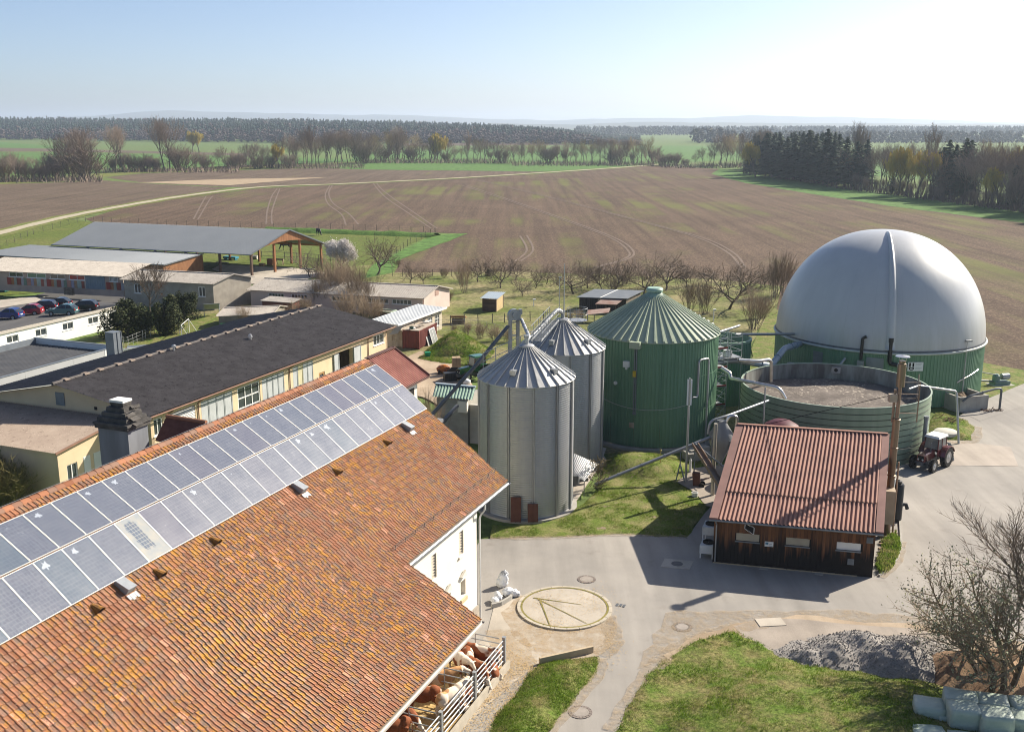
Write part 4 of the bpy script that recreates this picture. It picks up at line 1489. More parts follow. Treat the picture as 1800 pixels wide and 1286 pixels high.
while u<LS*0.995:
 if 0.755<u/LS<0.885:
  u=LS*0.888
  continue
 w=0.55 if k%3 else 0.8
 q=MB()
 q.box(SH,u,u+w-0.03,0.0,0.05,1.05,2.2)
 q.build('painted_panel',M('panel_paint_%d'%(k%len(tints)),tints[k%len(tints)],None,2,0.7),sh)
 u+=w
 k+=1
for i,(a,b,c,d) in enumerate(SHW):
 window(sh,SH,a,b,c,d,0.02,2 if i<4 else 6,1,gm_=[m_glass,M('green_poster_glass',(0.10,0.22,0.13),(0.20,0.26,0.20),3,0.2),m_glass,M('red_poster_glass',(0.45,0.03,0.03),(0.05,0.05,0.06),0.5,0.2),m_glass_pale][i])
q=MB()
for j in range(8):
 q.box(SH,LS*0.755+j*0.44,LS*0.755+j*0.44+0.42,0.0,0.06,1.0,3.1)
q.build('sliding_door',M('blue_grey_door',(0.17,0.225,0.27),(0.14,0.19,0.23),1.2,0.6),sh)
q=MB()
q.corr(SH.P(-0.5,0.6,3.2),SH.P(LS+0.3,0.6,3.2),SH.P(-0.5,-7.0,4.3),SH.P(LS+0.3,-7.0,4.3),130,0.06)
q.build('roof',m_fibre_pale,sh)
# --- grey rendered house beside it
A2,B2,C2=G(217,490,4.1),G(374,498,4.1),G(441,487,4.1)
gh,gf,gwf,gl,gw=house('grey_house','grey rendered house with two white windows and a pale corrugated roof','house',A2,B2,C2,4.1,5.05,M('grey_roughcast',(0.37,0.335,0.28),(0.29,0.26,0.22),0.9,0.95,bump=0.3,bscale=10),m_fibre_pale,70,0.35,holes=[(1.75,2.95,2.0,3.45),(13.0,14.2,2.0,3.5)])
for a in(1.75,13.0):
 window(gh,gwf,a,a+1.2,2.0,3.48,-0.04,2,1,fw=0.1)
# --- small fibre-cement shed
house('low_shed','small low shed with a mossy corrugated roof in the garden','shed',G(384,556,1.6),G(482,549,1.6)+Vector((0,-1.5,0)),G(501,540,1.6),1.7,2.3,M('shed_grey_wall',(0.30,0.27,0.22),(0.22,0.20,0.17),1.2,0.9),m_fibre_pale,36,0.25)
# --- long pink stable
A3,B3,C3=G(440,508,2.8),G(743,523,2.8),G(790,507,2.8)
st,sf,swf,sl_,sw_=house('pink_stable','long pale pink stable with ribbon windows and a mossy corrugated roof','stable',A3,B3,C3,2.8,3.85,M('pale_pink_render',(0.60,0.48,0.43),(0.54,0.43,0.38),0.7,0.9),m_fibre_pale,110,0.4,holes=[(sx,sx+w,1.65,2.35) for sx,w in((3.0,2.6),(6.8,2.6),(13.4,3.2),(19.0,3.4),(23.0,3.0))])
for sx,w in((3.0,2.6),(6.8,2.6),(13.4,3.2),(19.0,3.4),(23.0,3.0)):
 window(st,swf,sx,sx+w,1.65,2.35,-0.04,5,1,fw=0.07)
q=MB()
q.bent([B3+Vector((0.1,-0.45,-0.1)),B3+Vector((0.1,-0.1,-0.4)),Vector((B3.x+0.1,B3.y-0.1,0.1))],0.06,6)
q.build('downpipe',m_brownframe,st)
q=MB()
gfr=Fr(B3*1.0,C3-B3)
gfr.o.z=0
q.box(gfr,4.0,5.2,0.0,0.06,2.45,3.2)
q.build('louvre_panel',M('pink_louvre',(0.42,0.28,0.23),None,3,0.8),st)
# --- flat-roofed garage
GA,GB=G(693,569,3.1),G(780,538,3.1)
gd=(GB-GA).normalized()
gr=Fr(Vector((GA.x,GA.y,0)),gd,Vector((-gd.y,gd.x,0))*-1)
gl_=(GB-GA).length
ga=thing('garage',gr.P(gl_/2,-1.8,0),'low cream garage with a sloping grey metal roof and tall grilled windows','garage')
q=MB()
GH=[(gl_*t,gl_*t+1.35,0.75,2.25) for t in(0.50,0.65,0.80)]
wall_holes(q,gr,0.3,gl_-0.6,0,2.85,-0.25,-0.0,GH)
q.box(gr,0.3,0.55,-3.6,-0.251,0,2.9)
q.box(gr,gl_-0.85,gl_-0.6,-3.6,-0.251,0,2.9)
q.build('wall',M('cream_garage_wall',(0.55,0.49,0.38),(0.45,0.39,0.30),1.0,0.9),ga)
for a,b,c,d in GH:
 window(ga,gr,a,b,c,d,-0.04,3,3,fw=0.06)
for t in(0.42,0.57,0.72,0.87):
 q=MB()
 q.box(gr,gl_*t,gl_*t+0.22,0.0,0.14,2.5,2.8)
 q.build('bracket',m_dark,ga)
q=MB()
q.corr(gr.P(0,0.45,2.95),gr.P(0,-3.9,3.15),gr.P(gl_,0.45,2.95),gr.P(gl_,-3.9,3.15),12,0.03,kind='rib')
q.build('roof',M('pale_metal_roof',(0.29,0.31,0.33),(0.24,0.26,0.28),0.5,0.5,0.2),ga)
q=MB()
q.bar(gr.P(0,0.48,2.92),gr.P(gl_,0.48,2.92),0.06,0.24)
q.bar(gr.P(0,0.48,2.92),gr.P(0,-3.9,3.1),0.06,0.2)
q.build('fascia',m_white,ga)
# --- containers
def container(A,B,h,Lc,mat,label,ribs=14,turn=1):
 f=Fr(Vector((A.x,A.y,0)),B-A)
 f.b=-f.b
 w=(B-A).length
 r=thing('shipping_container',f.P(w/2,Lc/2,0),label,'container')
 m=MB()
 m.box(f,0.04,w-0.04,0.06,Lc-0.04,0.15,h-0.06)
 for k in range(int(Lc/0.28)):
  v=0.2+k*0.28
  m.box(f,-0.01,0.04,v,v+0.14,0.2,h-0.1)
  m.box(f,w-0.04,w+0.01,v,v+0.14,0.2,h-0.1)
 m.build('container_wall',mat,r)
 for k in range(2):
  u0_=0.06+k*(w/2-0.05)
  m=MB()
  m.box(f,u0_,u0_+w/2-0.08,-0.0,0.055,0.2,h-0.12)
  for z in[0.3+0.36*i for i in range(6)]:
   m.box(f,u0_+0.03,u0_+w/2-0.11,-0.025,-0.001,z,z+0.18)
  d=m.build('door',mat,r)
  m=MB()
  for x in(0.25,0.7):
   m.tube([f.P(u0_+x,-0.06,0.2),f.P(u0_+x,-0.06,h-0.15)],0.025,5)
  m.build('locking_bar',mat,d)
 m=MB()
 for u in(0,w):
  for v in(0.03,Lc):
   m.box(f,u-0.06,u+0.06,v-0.06,v+0.06,0,h)
 m.build('corner_post',mat,r)
 m=MB()
 m.box(f,0.06,w-0.06,0.06,Lc-0.06,h-0.05,h+0.01)
 m.build('container_roof',M('leafy_container_roof',(0.32,0.24,0.17),(0.46,0.42,0.36),1.5,0.9),r)
 return f,w
m_rust=M('rust_red_container',(0.20,0.055,0.042),(0.14,0.04,0.032),1.0,0.75)
m_dirtywhite=M('rusty_white_container',(0.50,0.46,0.38),(0.32,0.24,0.17),0.9,0.8)
cA,cB=G(709,613),G(737,615)
cf,cw=container(cA,cB,2.4,5.6,m_rust,'rust-red shipping container with junk on its roof')
container(G(690,611),G(708,612)+Vector((-0.1,0,0)),2.3,4.5,m_dirtywhite,'dirty white shipping container beside the rust-red one')
rs=random.Random(9)
for k in range(5):
 q=MB()
 u,v=rs.uniform(0.2,1.3),0.4+k*1.0
 q.bar(cf.P(u,v,2.47+.04*k),cf.P(u+rs.uniform(.3,.8),v+rs.uniform(.6,1.4),2.50+.04*k),0.35,0.06)
 q.build('old_plank',[m_white,m_wood,m_dirtywhite,m_wood,m_white][k],label=['pale plank lying at the near edge of the container roof','grey plank lying on the red container roof','dirty board lying mid-way on the red container roof','dark plank lying towards the back of the container roof','white plank at the far end of the red container roof'][k],cat='plank',group='junk on the container roof')
q=MB()
q.lathe(cf.P(0.9,0.6,2.41),[(0.02,0.0),(0.24,0.0),(0.28,0.35),(0.22,0.36),(0.2,0.1),(0.02,0.1)],12)
q.build('bucket',M('dark_green_plastic',(0.03,0.07,0.05),None,3,0.5),smooth=True,label='dark green bucket on the front of the container roof',cat='bucket')
for k,(v,ln) in enumerate(((2.2,0.5),(2.9,0.75))):
 w_=thing('old_window',cf.P(cw+0.5,v,0),['old white window frame leaning on the red container, inner one','big glazed window frame leaning on the red container, outer one'][k],'window frame')
 F2=Fr(cf.P(cw+0.30+0.32*k,v,0),cf.b,cf.a)
 q=MB()
 t0=0.42
 def lean(u,z,o=0):
  return F2.P(u,-z*0.28+o,z*0.96)
 for(u0_,u1_,z0_,z1_) in((0,.08,0,2.1),(1.7,1.78,0,2.1),(.08,1.7,0,.08),(.08,1.7,2.02,2.1),(.85,.92,.08,2.02)):
  q.hexa([lean(u0_,z0_),lean(u1_,z0_),lean(u1_,z0_,.07),lean(u0_,z0_,.07)],[lean(u0_,z1_),lean(u1_,z1_),lean(u1_,z1_,.07),lean(u0_,z1_,.07)])
 q.build('frame',m_white,w_)
 q=MB()
 q.hexa([lean(.08,.08,.02),lean(1.7,.08,.02),lean(1.7,.08,.04),lean(.08,.08,.04)],[lean(.08,2.02,.02),lean(1.7,2.02,.02),lean(1.7,2.02,.04),lean(.08,2.02,.04)])
 q.build('pane',m_glass_pale,w_)
q=MB()
P=[G(684,588,2.0),G(697,573,3.0)]
q.slab(P[0],P[0]+Vector((1.0,.1,0.1)),P[1]+Vector((0.9,.1,0.1)),P[1],0.04)
q.build('tin_sheet',m_zinc_d,label='grey tin sheet leaning from the container to the garage roof',cat='sheet')
# --- wooden hut in the orchard
hA,hB,hC=G(849,548),G(872,549),G(884,541)
hut_=thing('wooden_hut',(hA+hC)*0.5,'small square wooden hut with a flat blue-grey roof in the orchard','hut')
hf=Fr(hA,hB-hA,hC-hB)
hw,hd=(hB-hA).length,(hC-hB).length
for k in range(12):
 q=MB()
 q.box(hf,0,hw,-0.03,0.03,0.05+k*0.16,0.05+k*0.16+0.15)
 q.build('plank',M('brown_plank',(0.115,0.075,0.05),None,3,0.9,isl=0.25),hut_)
q=MB()
q.box(hf,hw-0.03,hw+0.03,0.04,hd,0.05,2.0)
q.box(hf,-0.03,0.03,0.04,hd,0.05,2.0)
q.build('side_wall',M('pale_plywood',(0.47,0.35,0.18),(0.40,0.30,0.16),1.5,0.8),hut_)
q=MB()
for u in(0,hw):
 for v in(0,hd):
  q.box(hf,u-.08,u+.08,v-.08,v+.08,0,2.02)
q.build('corner_post',m_post,hut_)
q=MB()
q.corr(hf.P(-0.35,-0.4,2.08),hf.P(hw+0.35,-0.4,2.08),hf.P(-0.35,hd+0.35,2.35),hf.P(hw+0.35,hd+0.35,2.35),9,0.03,kind='rib')
q.build('roof',M('blue_grey_sheet',(0.27,0.33,0.38),(0.24,0.29,0.34),0.8,0.5),hut_)
# --- dark garden shed with lean-to, partly behind the green digester
dA,dB,dC=G(1018,546),G(1100,549),G(1127,540)
ds=thing('garden_shed',(dA+dC)*0.5,'dark board shed with a two-part blue-grey roof at the orchard edge','shed')
df=Fr(dA,dB-dA,dC-dB)
dw,dd_=(dB-dA).length,5.0
for k in range(22):
 q=MB()
 q.box(df,dw*k/22+0.01,dw*(k+1)/22-0.01,-0.02,0.03,0,2.05)
 q.build('plank',M('black_brown_plank',(0.045,0.038,0.034),None,3,0.9,isl=0.3),ds)
q=MB()
q.box(df,0,0.05,0.04,dd_,0,2.1)
q.box(df,dw-0.05,dw,0.04,dd_,0,2.1)
q.box(df,0.06,dw-0.06,dd_-0.05,dd_,0,2.2)
q.build('side_wall',m_wood,ds)
rm_=M('slate_blue_felt',(0.13,0.15,0.175),(0.17,0.185,0.205),0.8,0.75)
q=MB()
q.slab(df.P(-0.3,-0.3,2.1),df.P(dw*.46,-0.3,2.1),df.P(dw*.46,dd_+.3,2.55),df.P(-0.3,dd_+.3,2.55),0.08)
q.slab(df.P(dw*.475,-0.3,2.12),df.P(dw+0.3,-0.3,2.12),df.P(dw+0.3,dd_+.3,2.57),df.P(dw*.475,dd_+.3,2.57),0.08)
q.build('roof',rm_,ds)
q=MB()
q.slab(df.P(dw*.455,-0.32,2.135),df.P(dw*.485,-0.32,2.135),df.P(dw*.485,dd_+.3,2.60),df.P(dw*.455,dd_+.3,2.60),0.04)
q.build('roof_strip',m_white,ds)
q=MB()
q.box(df,dw*.40,dw*.47,-0.06,-0.021,1.35,1.85)
q.build('poster',m_dirtywhite,ds)
q=MB()
q.slab(df.P(dw*.5,-2.3,1.5),df.P(dw*.95,-2.3,1.5),df.P(dw*.95,-0.1,1.95),df.P(dw*.5,-0.1,1.95),0.05)
q.build('lean_to_roof',M('rusty_tin_roof',(0.24,0.125,0.095),(0.34,0.26,0.22),0.7,0.8),ds)
q=MB()
for u in(.52,.72,.93):
 q.bar(df.P(dw*u,-2.2,0),df.P(dw*u,-2.2,1.5),0.08)
q.bar(df.P(dw*.5,-2.25,1.42),df.P(dw*.95,-2.25,1.42),0.06,0.14)
q.build('lean_to_post',m_post,ds)
ws=thing('wood_store',G(1040,560),'low open wood store with a rusty slanting roof beside the dark shed','wood store')
q=MB()
a,b=G(1030,553,1.3),G(1070,549,1.5)
q.slab(a,b,b+Vector((.4,2.0,.3)),a+Vector((.4,2.0,.3)),0.06)
q.build('roof',M('rusty_tin_roof',(0.24,0.125,0.095)),ws)
q=MB()
for p in(a,b,a+Vector((.4,1.9,.2)),b+Vector((.4,1.9,.2))):
 q.bar(Vector((p.x,p.y,0)),p,0.09)
q.build('post',m_post,ws)
# -- SILOS, DIGESTERS, TANKS
def galv_mat(name,a,b,rough=0.42,metal=0.75):
 t=NT(name,rough,metal)
 co=t.coord('World')
 st=t.coord('World',(1.4,1.4,0.12))
 c=t.mix(t.ramp(t.noise(st,1.0,5,0.6),0.3,0.7),a,b)
 k=t.ramp(t.rnd(),0,1,0.88,1.10)
 c=t.mix(1.0,c,k,'MULTIPLY')
 t.l(t.ramp(t.noise(co,3.0,3),0.3,0.7,rough-0.06,rough+0.12),t.b.inputs['Roughness'])
 return t.out(c)
m_galv=galv_mat('galvanised_steel',(0.31,0.32,0.33),(0.40,0.405,0.405),0.46,0.6)
m_galv_d=galv_mat('galvanised_roof',(0.42,0.42,0.415),(0.50,0.495,0.48),0.50,0.55)
m_pipe=galv_mat('galvanised_pipe',(0.32,0.33,0.34),(0.42,0.43,0.44),0.45,0.6)
m_dgrey=M('dark_grey_steel',(0.14,0.15,0.165),(0.11,0.12,0.13),2,0.55,0.3)
m_stain=M('stainless_pipe',(0.62,0.60,0.57),(0.5,0.48,0.46),2,0.28,0.9)
m_rustsheet=M('rusty_hatch',(0.13,0.052,0.035),(0.09,0.036,0.026),2.0,0.85)
m_concrete=M('grey_concrete',(0.40,0.38,0.34),(0.31,0.295,0.265),0.9,0.9,bump=0.2,bscale=9)
def silo(c,label):
 r0,ze,za=3.36,9.72,11.85
 t=thing('grain_silo',(c[0],c[1],0),label,'silo','corrugated grain silos')
 NP=12
 off=math.radians(8)
 for k in range(NP):
  a0,a1=off+2*math.pi*k/NP,off+2*math.pi*(k+1)/NP
  prof=[]
  nz=60
  for i in range(nz*3+1):
   z=0.25+(ze-0.25)*i/(nz*3)
   prof.append((r0+0.024*math.cos(2*math.pi*i/3),z))
  m=MB()
  m.lathe((c[0],c[1],0),prof,4,a0=a0+0.004,a1=a1-0.004)
  m.build('wall_sheet',m_galv,t,smooth='all')
 for k in range(NP):
  a=off+2*math.pi*k/NP
  d=Vector((math.cos(a),math.sin(a),0))
  s=Vector((-d.y,d.x,0))
  p=Vector((c[0],c[1],0))+d*(r0+0.06)
  m=MB()
  f=Fr(p,s,d)
  m.box(f,-0.075,-0.035,-0.05,0.05,0.0,ze-0.05)
  m.box(f,0.035,0.075,-0.05,0.05,0.0,ze-0.05)
  m.box(f,-0.034,0.034,-0.05,-0.02,0.0,ze-0.05)
  m.build('stiffener',m_galv,t)
 NS=28
 re=r0+0.14
 for k in range(NS):
  a0,a1=2*math.pi*k/NS,2*math.pi*(k+1)/NS
  m=MB()
  P=lambda r_,a,z:Vector((c[0]+r_*math.cos(a),c[1]+r_*math.sin(a),z))
  zt=za-0.02
  m.hexa([P(re,a0,ze-.06),P(re,a1,ze-.06),P(.42,a1,zt-.05),P(.42,a0,zt-.05)],[P(re,a0,ze-.03),P(re,a1,ze-.03),P(.42,a1,zt),P(.42,a0,zt)])
  e=0.05/re
  m.hexa([P(re,a0-e,ze-.03),P(re,a0+e,ze-.03),P(.42,a0+e*4,zt),P(.42,a0-e*4,zt)],[P(re,a0-e*.5,ze+.10),P(re,a0+e*.5,ze+.10),P(.42,a0+e*2.5,zt+.10),P(.42,a0-e*2.5,zt+.10)])
  m.build('roof_sheet',m_galv_d,t)
 m=MB()
 m.lathe((c[0],c[1],0),[(0.55,za-0.10),(0.55,za+0.04),(0.42,za+0.12),(0.16,za+0.16),(0.14,za+0.55),(0.2,za+0.57),(0.2,za+0.75),(0.02,za+0.78)],20)
 m.build('roof_collar',m_pipe,t,smooth=True)
 m=MB()
 m.lathe((c[0],c[1],0),[(r0+0.35,0.0),(r0+0.35,0.20),(r0-0.3,0.22)],40)
 m.build('base_ring',m_concrete,t)
 for(aa,rr_) in((-1.95,2.5),(-0.75,2.55)):
  p=Vector((c[0]+rr_*math.cos(aa),c[1]+rr_*math.sin(aa),ze+(za-ze)*(1-rr_/re)+.03))
  f=Fr(p,(math.cos(aa+math.pi/2),math.sin(aa+math.pi/2)))
  m=MB()
  m.box(f,-0.2,0.2,-0.22,0.22,-0.05,0.30)
  m.build('roof_hatch',m_pipe,t)
 return t
C1,C2=Vector((1.02,70.32,0)),Vector((4.03,80.2,0))
s1=silo(C1,'nearer of two round corrugated grain silos, with rusty hatches leaning at its foot')
s2=silo(C2,'farther round corrugated grain silo between the near silo and the green digester')
gs=[(888,912,888,872),(925,918,928,890)]
for k,(dx,h,lab) in enumerate(((-0.55,1.75,'rusty brown steel hatch leaning on the near silo, beside the barn corner'),(0.62,1.25,'shorter rusty steel hatch leaning on the middle of the near silo'))):
 p=C1+Vector((dx-0.2,-math.sqrt(3.6**2-dx*dx)-.1,0))
 f=Fr(p,(1,0.12*dx))
 m=MB()
 f.b=-f.b
 m.hexa([f.P(-.36,-.18,.2),f.P(.36,-.18,.2),f.P(.36,-.12,.2),f.P(-.36,-.12,.2)],[f.P(-.36,.03,h+.2),f.P(.36,.03,h+.2),f.P(.36,.09,h+.2),f.P(-.36,.09,h+.2)])
 m.hexa([f.P(-.03,-.22,.2),f.P(.03,-.22,.2),f.P(.03,-.181,.2),f.P(-.03,-.181,.2)],[f.P(-.03,-.01,h+.2),f.P(.03,-.01,h+.2),f.P(.03,.029,h+.2),f.P(-.03,.029,h+.2)])
 m.build('steel_hatch',m_rustsheet,label=lab,cat='hatch',group='rusty hatches')
sh_=thing('tin_shelter',G(1020,830),'corrugated tin shelter leaning between the two silos','shelter')
q=MB()
a,b,c,d=G(1008,795,1.9),G(1052,812,1.9),G(1025,845,1.0),G(1000,828,1.0)
a,b=G(1005,795,2.6),G(1052,815,1.9)
c,d=G(1027,845,1.35),G(998,822,1.7)
q.corr(a,b,d,c,14,0.03)
q.build('roof',m_galv,sh_)
q=MB()
for p in(a,b,c,d):
 q.bar(Vector((p.x,p.y,0.1)),p-V3(0,0,.03),0.06)
q.build('post',m_dgrey,sh_)
q=MB()
q.lathe(Vector((d.x+.6,d.y+.6,.15)),[(.02,0),(.35,0),(.35,.8),(.02,.8)],14)
q.bar(Vector((d.x+.2,d.y+.5,.4)),Vector((d.x+1.6,d.y+.9,.5)),.25)
q.build('blower',m_dgrey,sh_)
# --- bucket elevator with its head, catwalk and loading spouts
el=thing('bucket_elevator',V3(0.1,75.6),'grey bucket elevator tower with a rounded head above the silos','elevator')
ex,ey=0.15,75.5
f=Fr((ex,ey,0),(0.94,0.34))
q=MB()
for u in(-0.30,0.30):
 q.box(f,u-0.11,u+0.11,-0.13,0.13,0.0,12.8)
for z in(2,4,6,8,10,11.5,12.5):
 q.box(f,-0.26,0.26,-0.06,0.06,z,z+0.08)
q.build('elevator_leg',m_galv,el)
q=MB()
pts=[(0.48*math.cos(a),13.1+0.46*math.sin(a)) for a in[math.pi*k/10 for k in range(11)]]+[(-0.46,12.7),(0.46,12.7)]
q.extrude([f.P(u,-0.18,z) for u,z in pts],f.b*0.36)
q.build('elevator_head',m_galv,el)
q=MB()
pts=[(0.25*math.cos(a),13.12+0.25*math.sin(a)) for a in[2*math.pi*k/6 for k in range(6)]]
q.extrude([f.P(u,0.185,z) for u,z in pts],f.b*0.12)
q.box(f,0.40,0.62,-0.14,0.14,13.1,13.5)
q.build('drive_cover',m_pipe,el)
q=MB()
q.box(f,-0.7,0.7,-0.4,0.4,0,1.0)
q.build('elevator_boot',m_galv,el)
def spout(name,pts,r,label,mat=None,cat='pipe',group=None,n=10,rad=0.5):
 q=MB()
 q.bent(pts,r,n,rad=rad)
 L=0
 for i in range(len(pts)-1):
  a,b=Vector(pts[i]),Vector(pts[i+1])
  k=int((b-a).length//2.4)
  for j in range(1,k+1):
   p=a.lerp(b,j/(k+1))
   d=(b-a).normalized()*0.04
   q.tube([p-d,p+d],r*1.22,n)
 return q.build(name,mat or m_pipe,smooth=True,label=label,cat=cat,group=group)
spout('loading_spout',[f.P(-0.5,0.1,12.3),V3(-2.5,73.4,9.9),V3(-6.2,70.6,6.2),V3(-7.4,69.9,4.6)],0.14,'long dark grey spout slanting from the elevator head down to the bunker roof',m_dgrey)
spout('auger_tube',[V3(-4.0,72.0,7.0),V3(-6.4,66.0,5.6),V3(-7.6,63.5,4.6)],0.16,'grey auger tube passing over the green-roofed bunker',m_dgrey)
spout('filling_spout',[f.P(0.6,0,12.7),V3(C1.x+.2,C1.y+.3,12.4),V3(C1.x,C1.y,12.2)],0.13,'short spout dropping from the elevator onto the near silo top')
spout('filling_spout',[V3(1.4,76.2,11.2),V3(3.6,79.6,12.8),V3(C2.x,C2.y,12.4)],0.16,'slanting tube running up to the far silo top')
cw_=thing('catwalk',V3(2.4,75.2,9),'narrow steel catwalk with railings between the silo tops','catwalk')
cwa,cwb=V3(C1.x+0.7,C1.y+1.0,12.0),V3(C2.x-0.7,C2.y-1.0,12.0)
dv=(cwb-cwa).normalized()
sd=Vector((dv.y,-dv.x,0))
q=MB()
for s in(-0.35,0.35):
 q.bar(cwa+sd*s,cwb+sd*s,0.05,0.14)
for k in range(26):
 p=cwa.lerp(cwb,k/25)
 q.bar(p-sd*0.33,p+sd*0.33,0.06,0.03)
q.build('walkway',m_pipe,cw_)
for s in(-0.38,0.38):
 q=MB()
 for k in range(9):
  p=cwa.lerp(cwb,k/8)+sd*s
  q.bar(p,p+V3(0,0,1.05),0.035)
 for h in(0.55,1.05):
  q.bar(cwa+sd*s+V3(0,0,h),cwb+sd*s+V3(0,0,h),0.035)
 q.build('railing',m_pipe,cw_)
lad=thing('roof_ladder',C2+V3(-1.5,-1.5,10),'ladder with side rails lying up the far silo roof','ladder')
q=MB()
la,lb=V3(C2.x-2.6,C2.y-2.1,9.95),V3(C2.x-0.5,C2.y-0.6,11.75)
dv=(lb-la).normalized()
sd=dv.cross(V3(0,0,1)).normalized()
for s in(-.28,.28):
 q.bar(la+sd*s,lb+sd*s,.05)
for k in range(12):
 p=la.lerp(lb,(k+.5)/12)
 q.bar(p-sd*.28,p+sd*.28,.04)
q.build('rungs',m_pipe,lad)
for side in(0,):
 q=MB()
 for k in range(5):
  a=-2.9+0.36*k
  p=V3(C1.x-3.1+0.9*k,C1.y+1.6+.3*k,9.7+0.35*k)
  q.bar(p,p+V3(0,0,1.3),0.05)
  if k:
   for h in(0.65,1.25):
    q.bar(last+V3(0,0,h),p+V3(0,0,h),0.04)
  last=p
 q.build('railing',m_pipe,label='steel handrail along the back of the near silo roof',cat='railing')
q=MB()
q.tube([V3(C2.x+.1,C2.y,12.3),V3(C2.x+.1,C2.y,16.3)],[0.05,0.03],6)
q.build('mast',m_pipe,label='thin lightning mast rising from the far silo top',cat='mast')
rg=thing('crow_platform',C2+V3(1.0,0.4,12),'round railed platform on the far silo top','platform')
q=MB()
q.lathe(C2+V3(1.2,.5,11.7),[(0.02,0),(.8,0),(.8,.05),(.02,.05)],16)
q.build('deck',m_pipe,rg)
q=MB()
for h in(.5,1.0):
 q.tube([C2+V3(1.2+.8*math.cos(a),.5+.8*math.sin(a),11.7+h) for a in[2*math.pi*k/16 for k in range(17)]],.02,4)
for k in range(8):
 a=2*math.pi*k/8
 q.bar(C2+V3(1.2+.8*math.cos(a),.5+.8*math.sin(a),11.7),C2+V3(1.2+.8*math.cos(a),.5+.8*math.sin(a),12.7),.03)
q.build('railing',m_pipe,rg)
# --- concrete bunker with the green roof
bk=thing('concrete_bunker',G(795,770),'concrete block bunker with a green corrugated roof left of the silos','bunker')
kA,kB=G(764,800),G(826,808)
zr0=4.1
rA,rB,rC,rD=G(760,697,4.1),G(830,703,4.1),G(836,681,4.6),G(766,675,4.6)
kf=Fr(V3(rA.x+0.35,rA.y+0.3),rB-rA)
kf.b=-kf.b
kw=(rB-rA).length-0.8
q=MB()
for j in range(7):
 z0_,z1_=j*0.58,j*0.58+0.57
 b=MB()
 b.box(kf,0,kw,0,0.4,z0_,z1_)
 b.build('concrete_block',m_concrete,bk)
 b=MB()
 b.box(kf,kw-0.4,kw,0.402,3.2,z0_,z1_)
 b.build('concrete_block',m_concrete,bk)
q=MB()
q.box(kf,0.0,0.4,0.402,3.2,0,4.0)
q.build('side_wall',m_concrete,bk)
m_grn_sheet=M('green_white_sheet',(0.20,0.30,0.24),(0.27,0.37,0.30),1.0,0.5)
q=MB()
q.corr(rD,rC,rA,rB,13,0.07,kind='trap')
q.build('roof',m_grn_sheet,bk)
q=MB()
q.bar(rD+V3(0,0,.08),rC+V3(0,0,.08),0.35,0.10)
q.build('ridge_flashing',M('blue_grey_flashing',(0.33,0.39,0.44),None,2,0.5),bk)
q=MB()
q.box(kf,kw*0.72,kw+0.05,-0.35,-0.01,2.9,3.9)
q.build('chute_box',m_render,bk)
b2=thing('concrete_ramp',kf.P(kw+1.2,1,0),'pale concrete side wall beside the bunker and the near silo','wall')
for j in range(6):
 b=MB()
 b.box(kf,kw+0.05,kw+1.6,0.3,0.7,j*0.58,j*0.58+0.57)
 b.build('concrete_block',M('pale_concrete',(0.52,0.50,0.45),(0.44,0.42,0.38),1,0.9),b2)
fan=thing('silo_blower',G(838,790),'pair of grey blower ducts at the foot of the near silo','blower')
p=V3(C1.x-4.1,C1.y-0.6,0)
for k in range(2):
 q=MB()
 o=p+V3(0.42*k,-0.3*k,0)
 q.bent([o+V3(0,0,.2),o+V3(-.3,0,1.4),o+V3(-.1,.1,2.3),o+V3(.6,.2,2.3),o+V3(.75,.2,1.0)],.19,10,rad=.5)
 q.build('duct',m_dgrey,fan,smooth=True)
# --- tall green digester with the conical roof
def clad_mat(name,a,b):
 t=NT(name,0.55,0.0,0.4)
 co=t.coord('World')
 st=t.coord('World',(1.8,1.8,0.10))
 c=t.mix(t.ramp(t.noise(st,1.0,5,0.65),0.35,0.70),a,b)
 c=t.mix(t.math('MULTIPLY',t.ramp(t.noise(co,0.35,5,0.6),0.5,0.75),0.35),c,tuple(x*0.7 for x in a))
 return t.out(c)
m_green=clad_mat('green_cladding',(0.112,0.228,0.135),(0.15,0.27,0.165))
m_green_p=clad_mat('pale_green_sheet',(0.165,0.265,0.185),(0.20,0.30,0.21))
m_green_roof=clad_mat('green_roof_sheet',(0.30,0.36,0.265),(0.36,0.40,0.29))
m_green_t=clad_mat('open_tank_green',(0.20,0.265,0.185),(0.245,0.31,0.22))
def cladding(c,r,z0,z1,nw,a0,a1,mat,parent,name='wall_sheet',amp=0.05):
 """trapezoidal cladding running upright round a cylinder"""
 m=MB()
 pts=[]
 st=[(0,0),(0.45,0),(0.55,1),(0.90,1)]
 seq=[((i+t)/nw,h) for i in range(nw) for t,h in st]+[(1.0,0)]
 for t,h in seq:
  a=a0+(a1-a0)*t
  rr_=r+amp*h
  pts+=[(c[0]+rr_*math.cos(a),c[1]+rr_*math.sin(a),z0),(c[0]+rr_*math.cos(a),c[1]+rr_*math.sin(a),z1)]
 m.add(pts,[(2*i,2*i+2,2*i+3,2*i+1) for i in range(len(seq)-1)])
 return m.build(name,mat,parent)
GT=V3(12.43,88.33)
GR,GE,GA_=5.62,9.35,12.85
gt=thing('green_digester',GT,'tall dark green digester tank with a ribbed conical roof','digester tank')
for k in range(16):
 cladding(GT,GR,0.35,GE,7,2*math.pi*k/16+.002,2*math.pi*(k+1)/16-.002,m_green,gt)
q=MB()
q.lathe(GT,[(GR+0.5,0),(GR+0.5,0.28),(GR-.2,0.30)],48)
q.build('base_ring',m_concrete,gt)
q=MB()
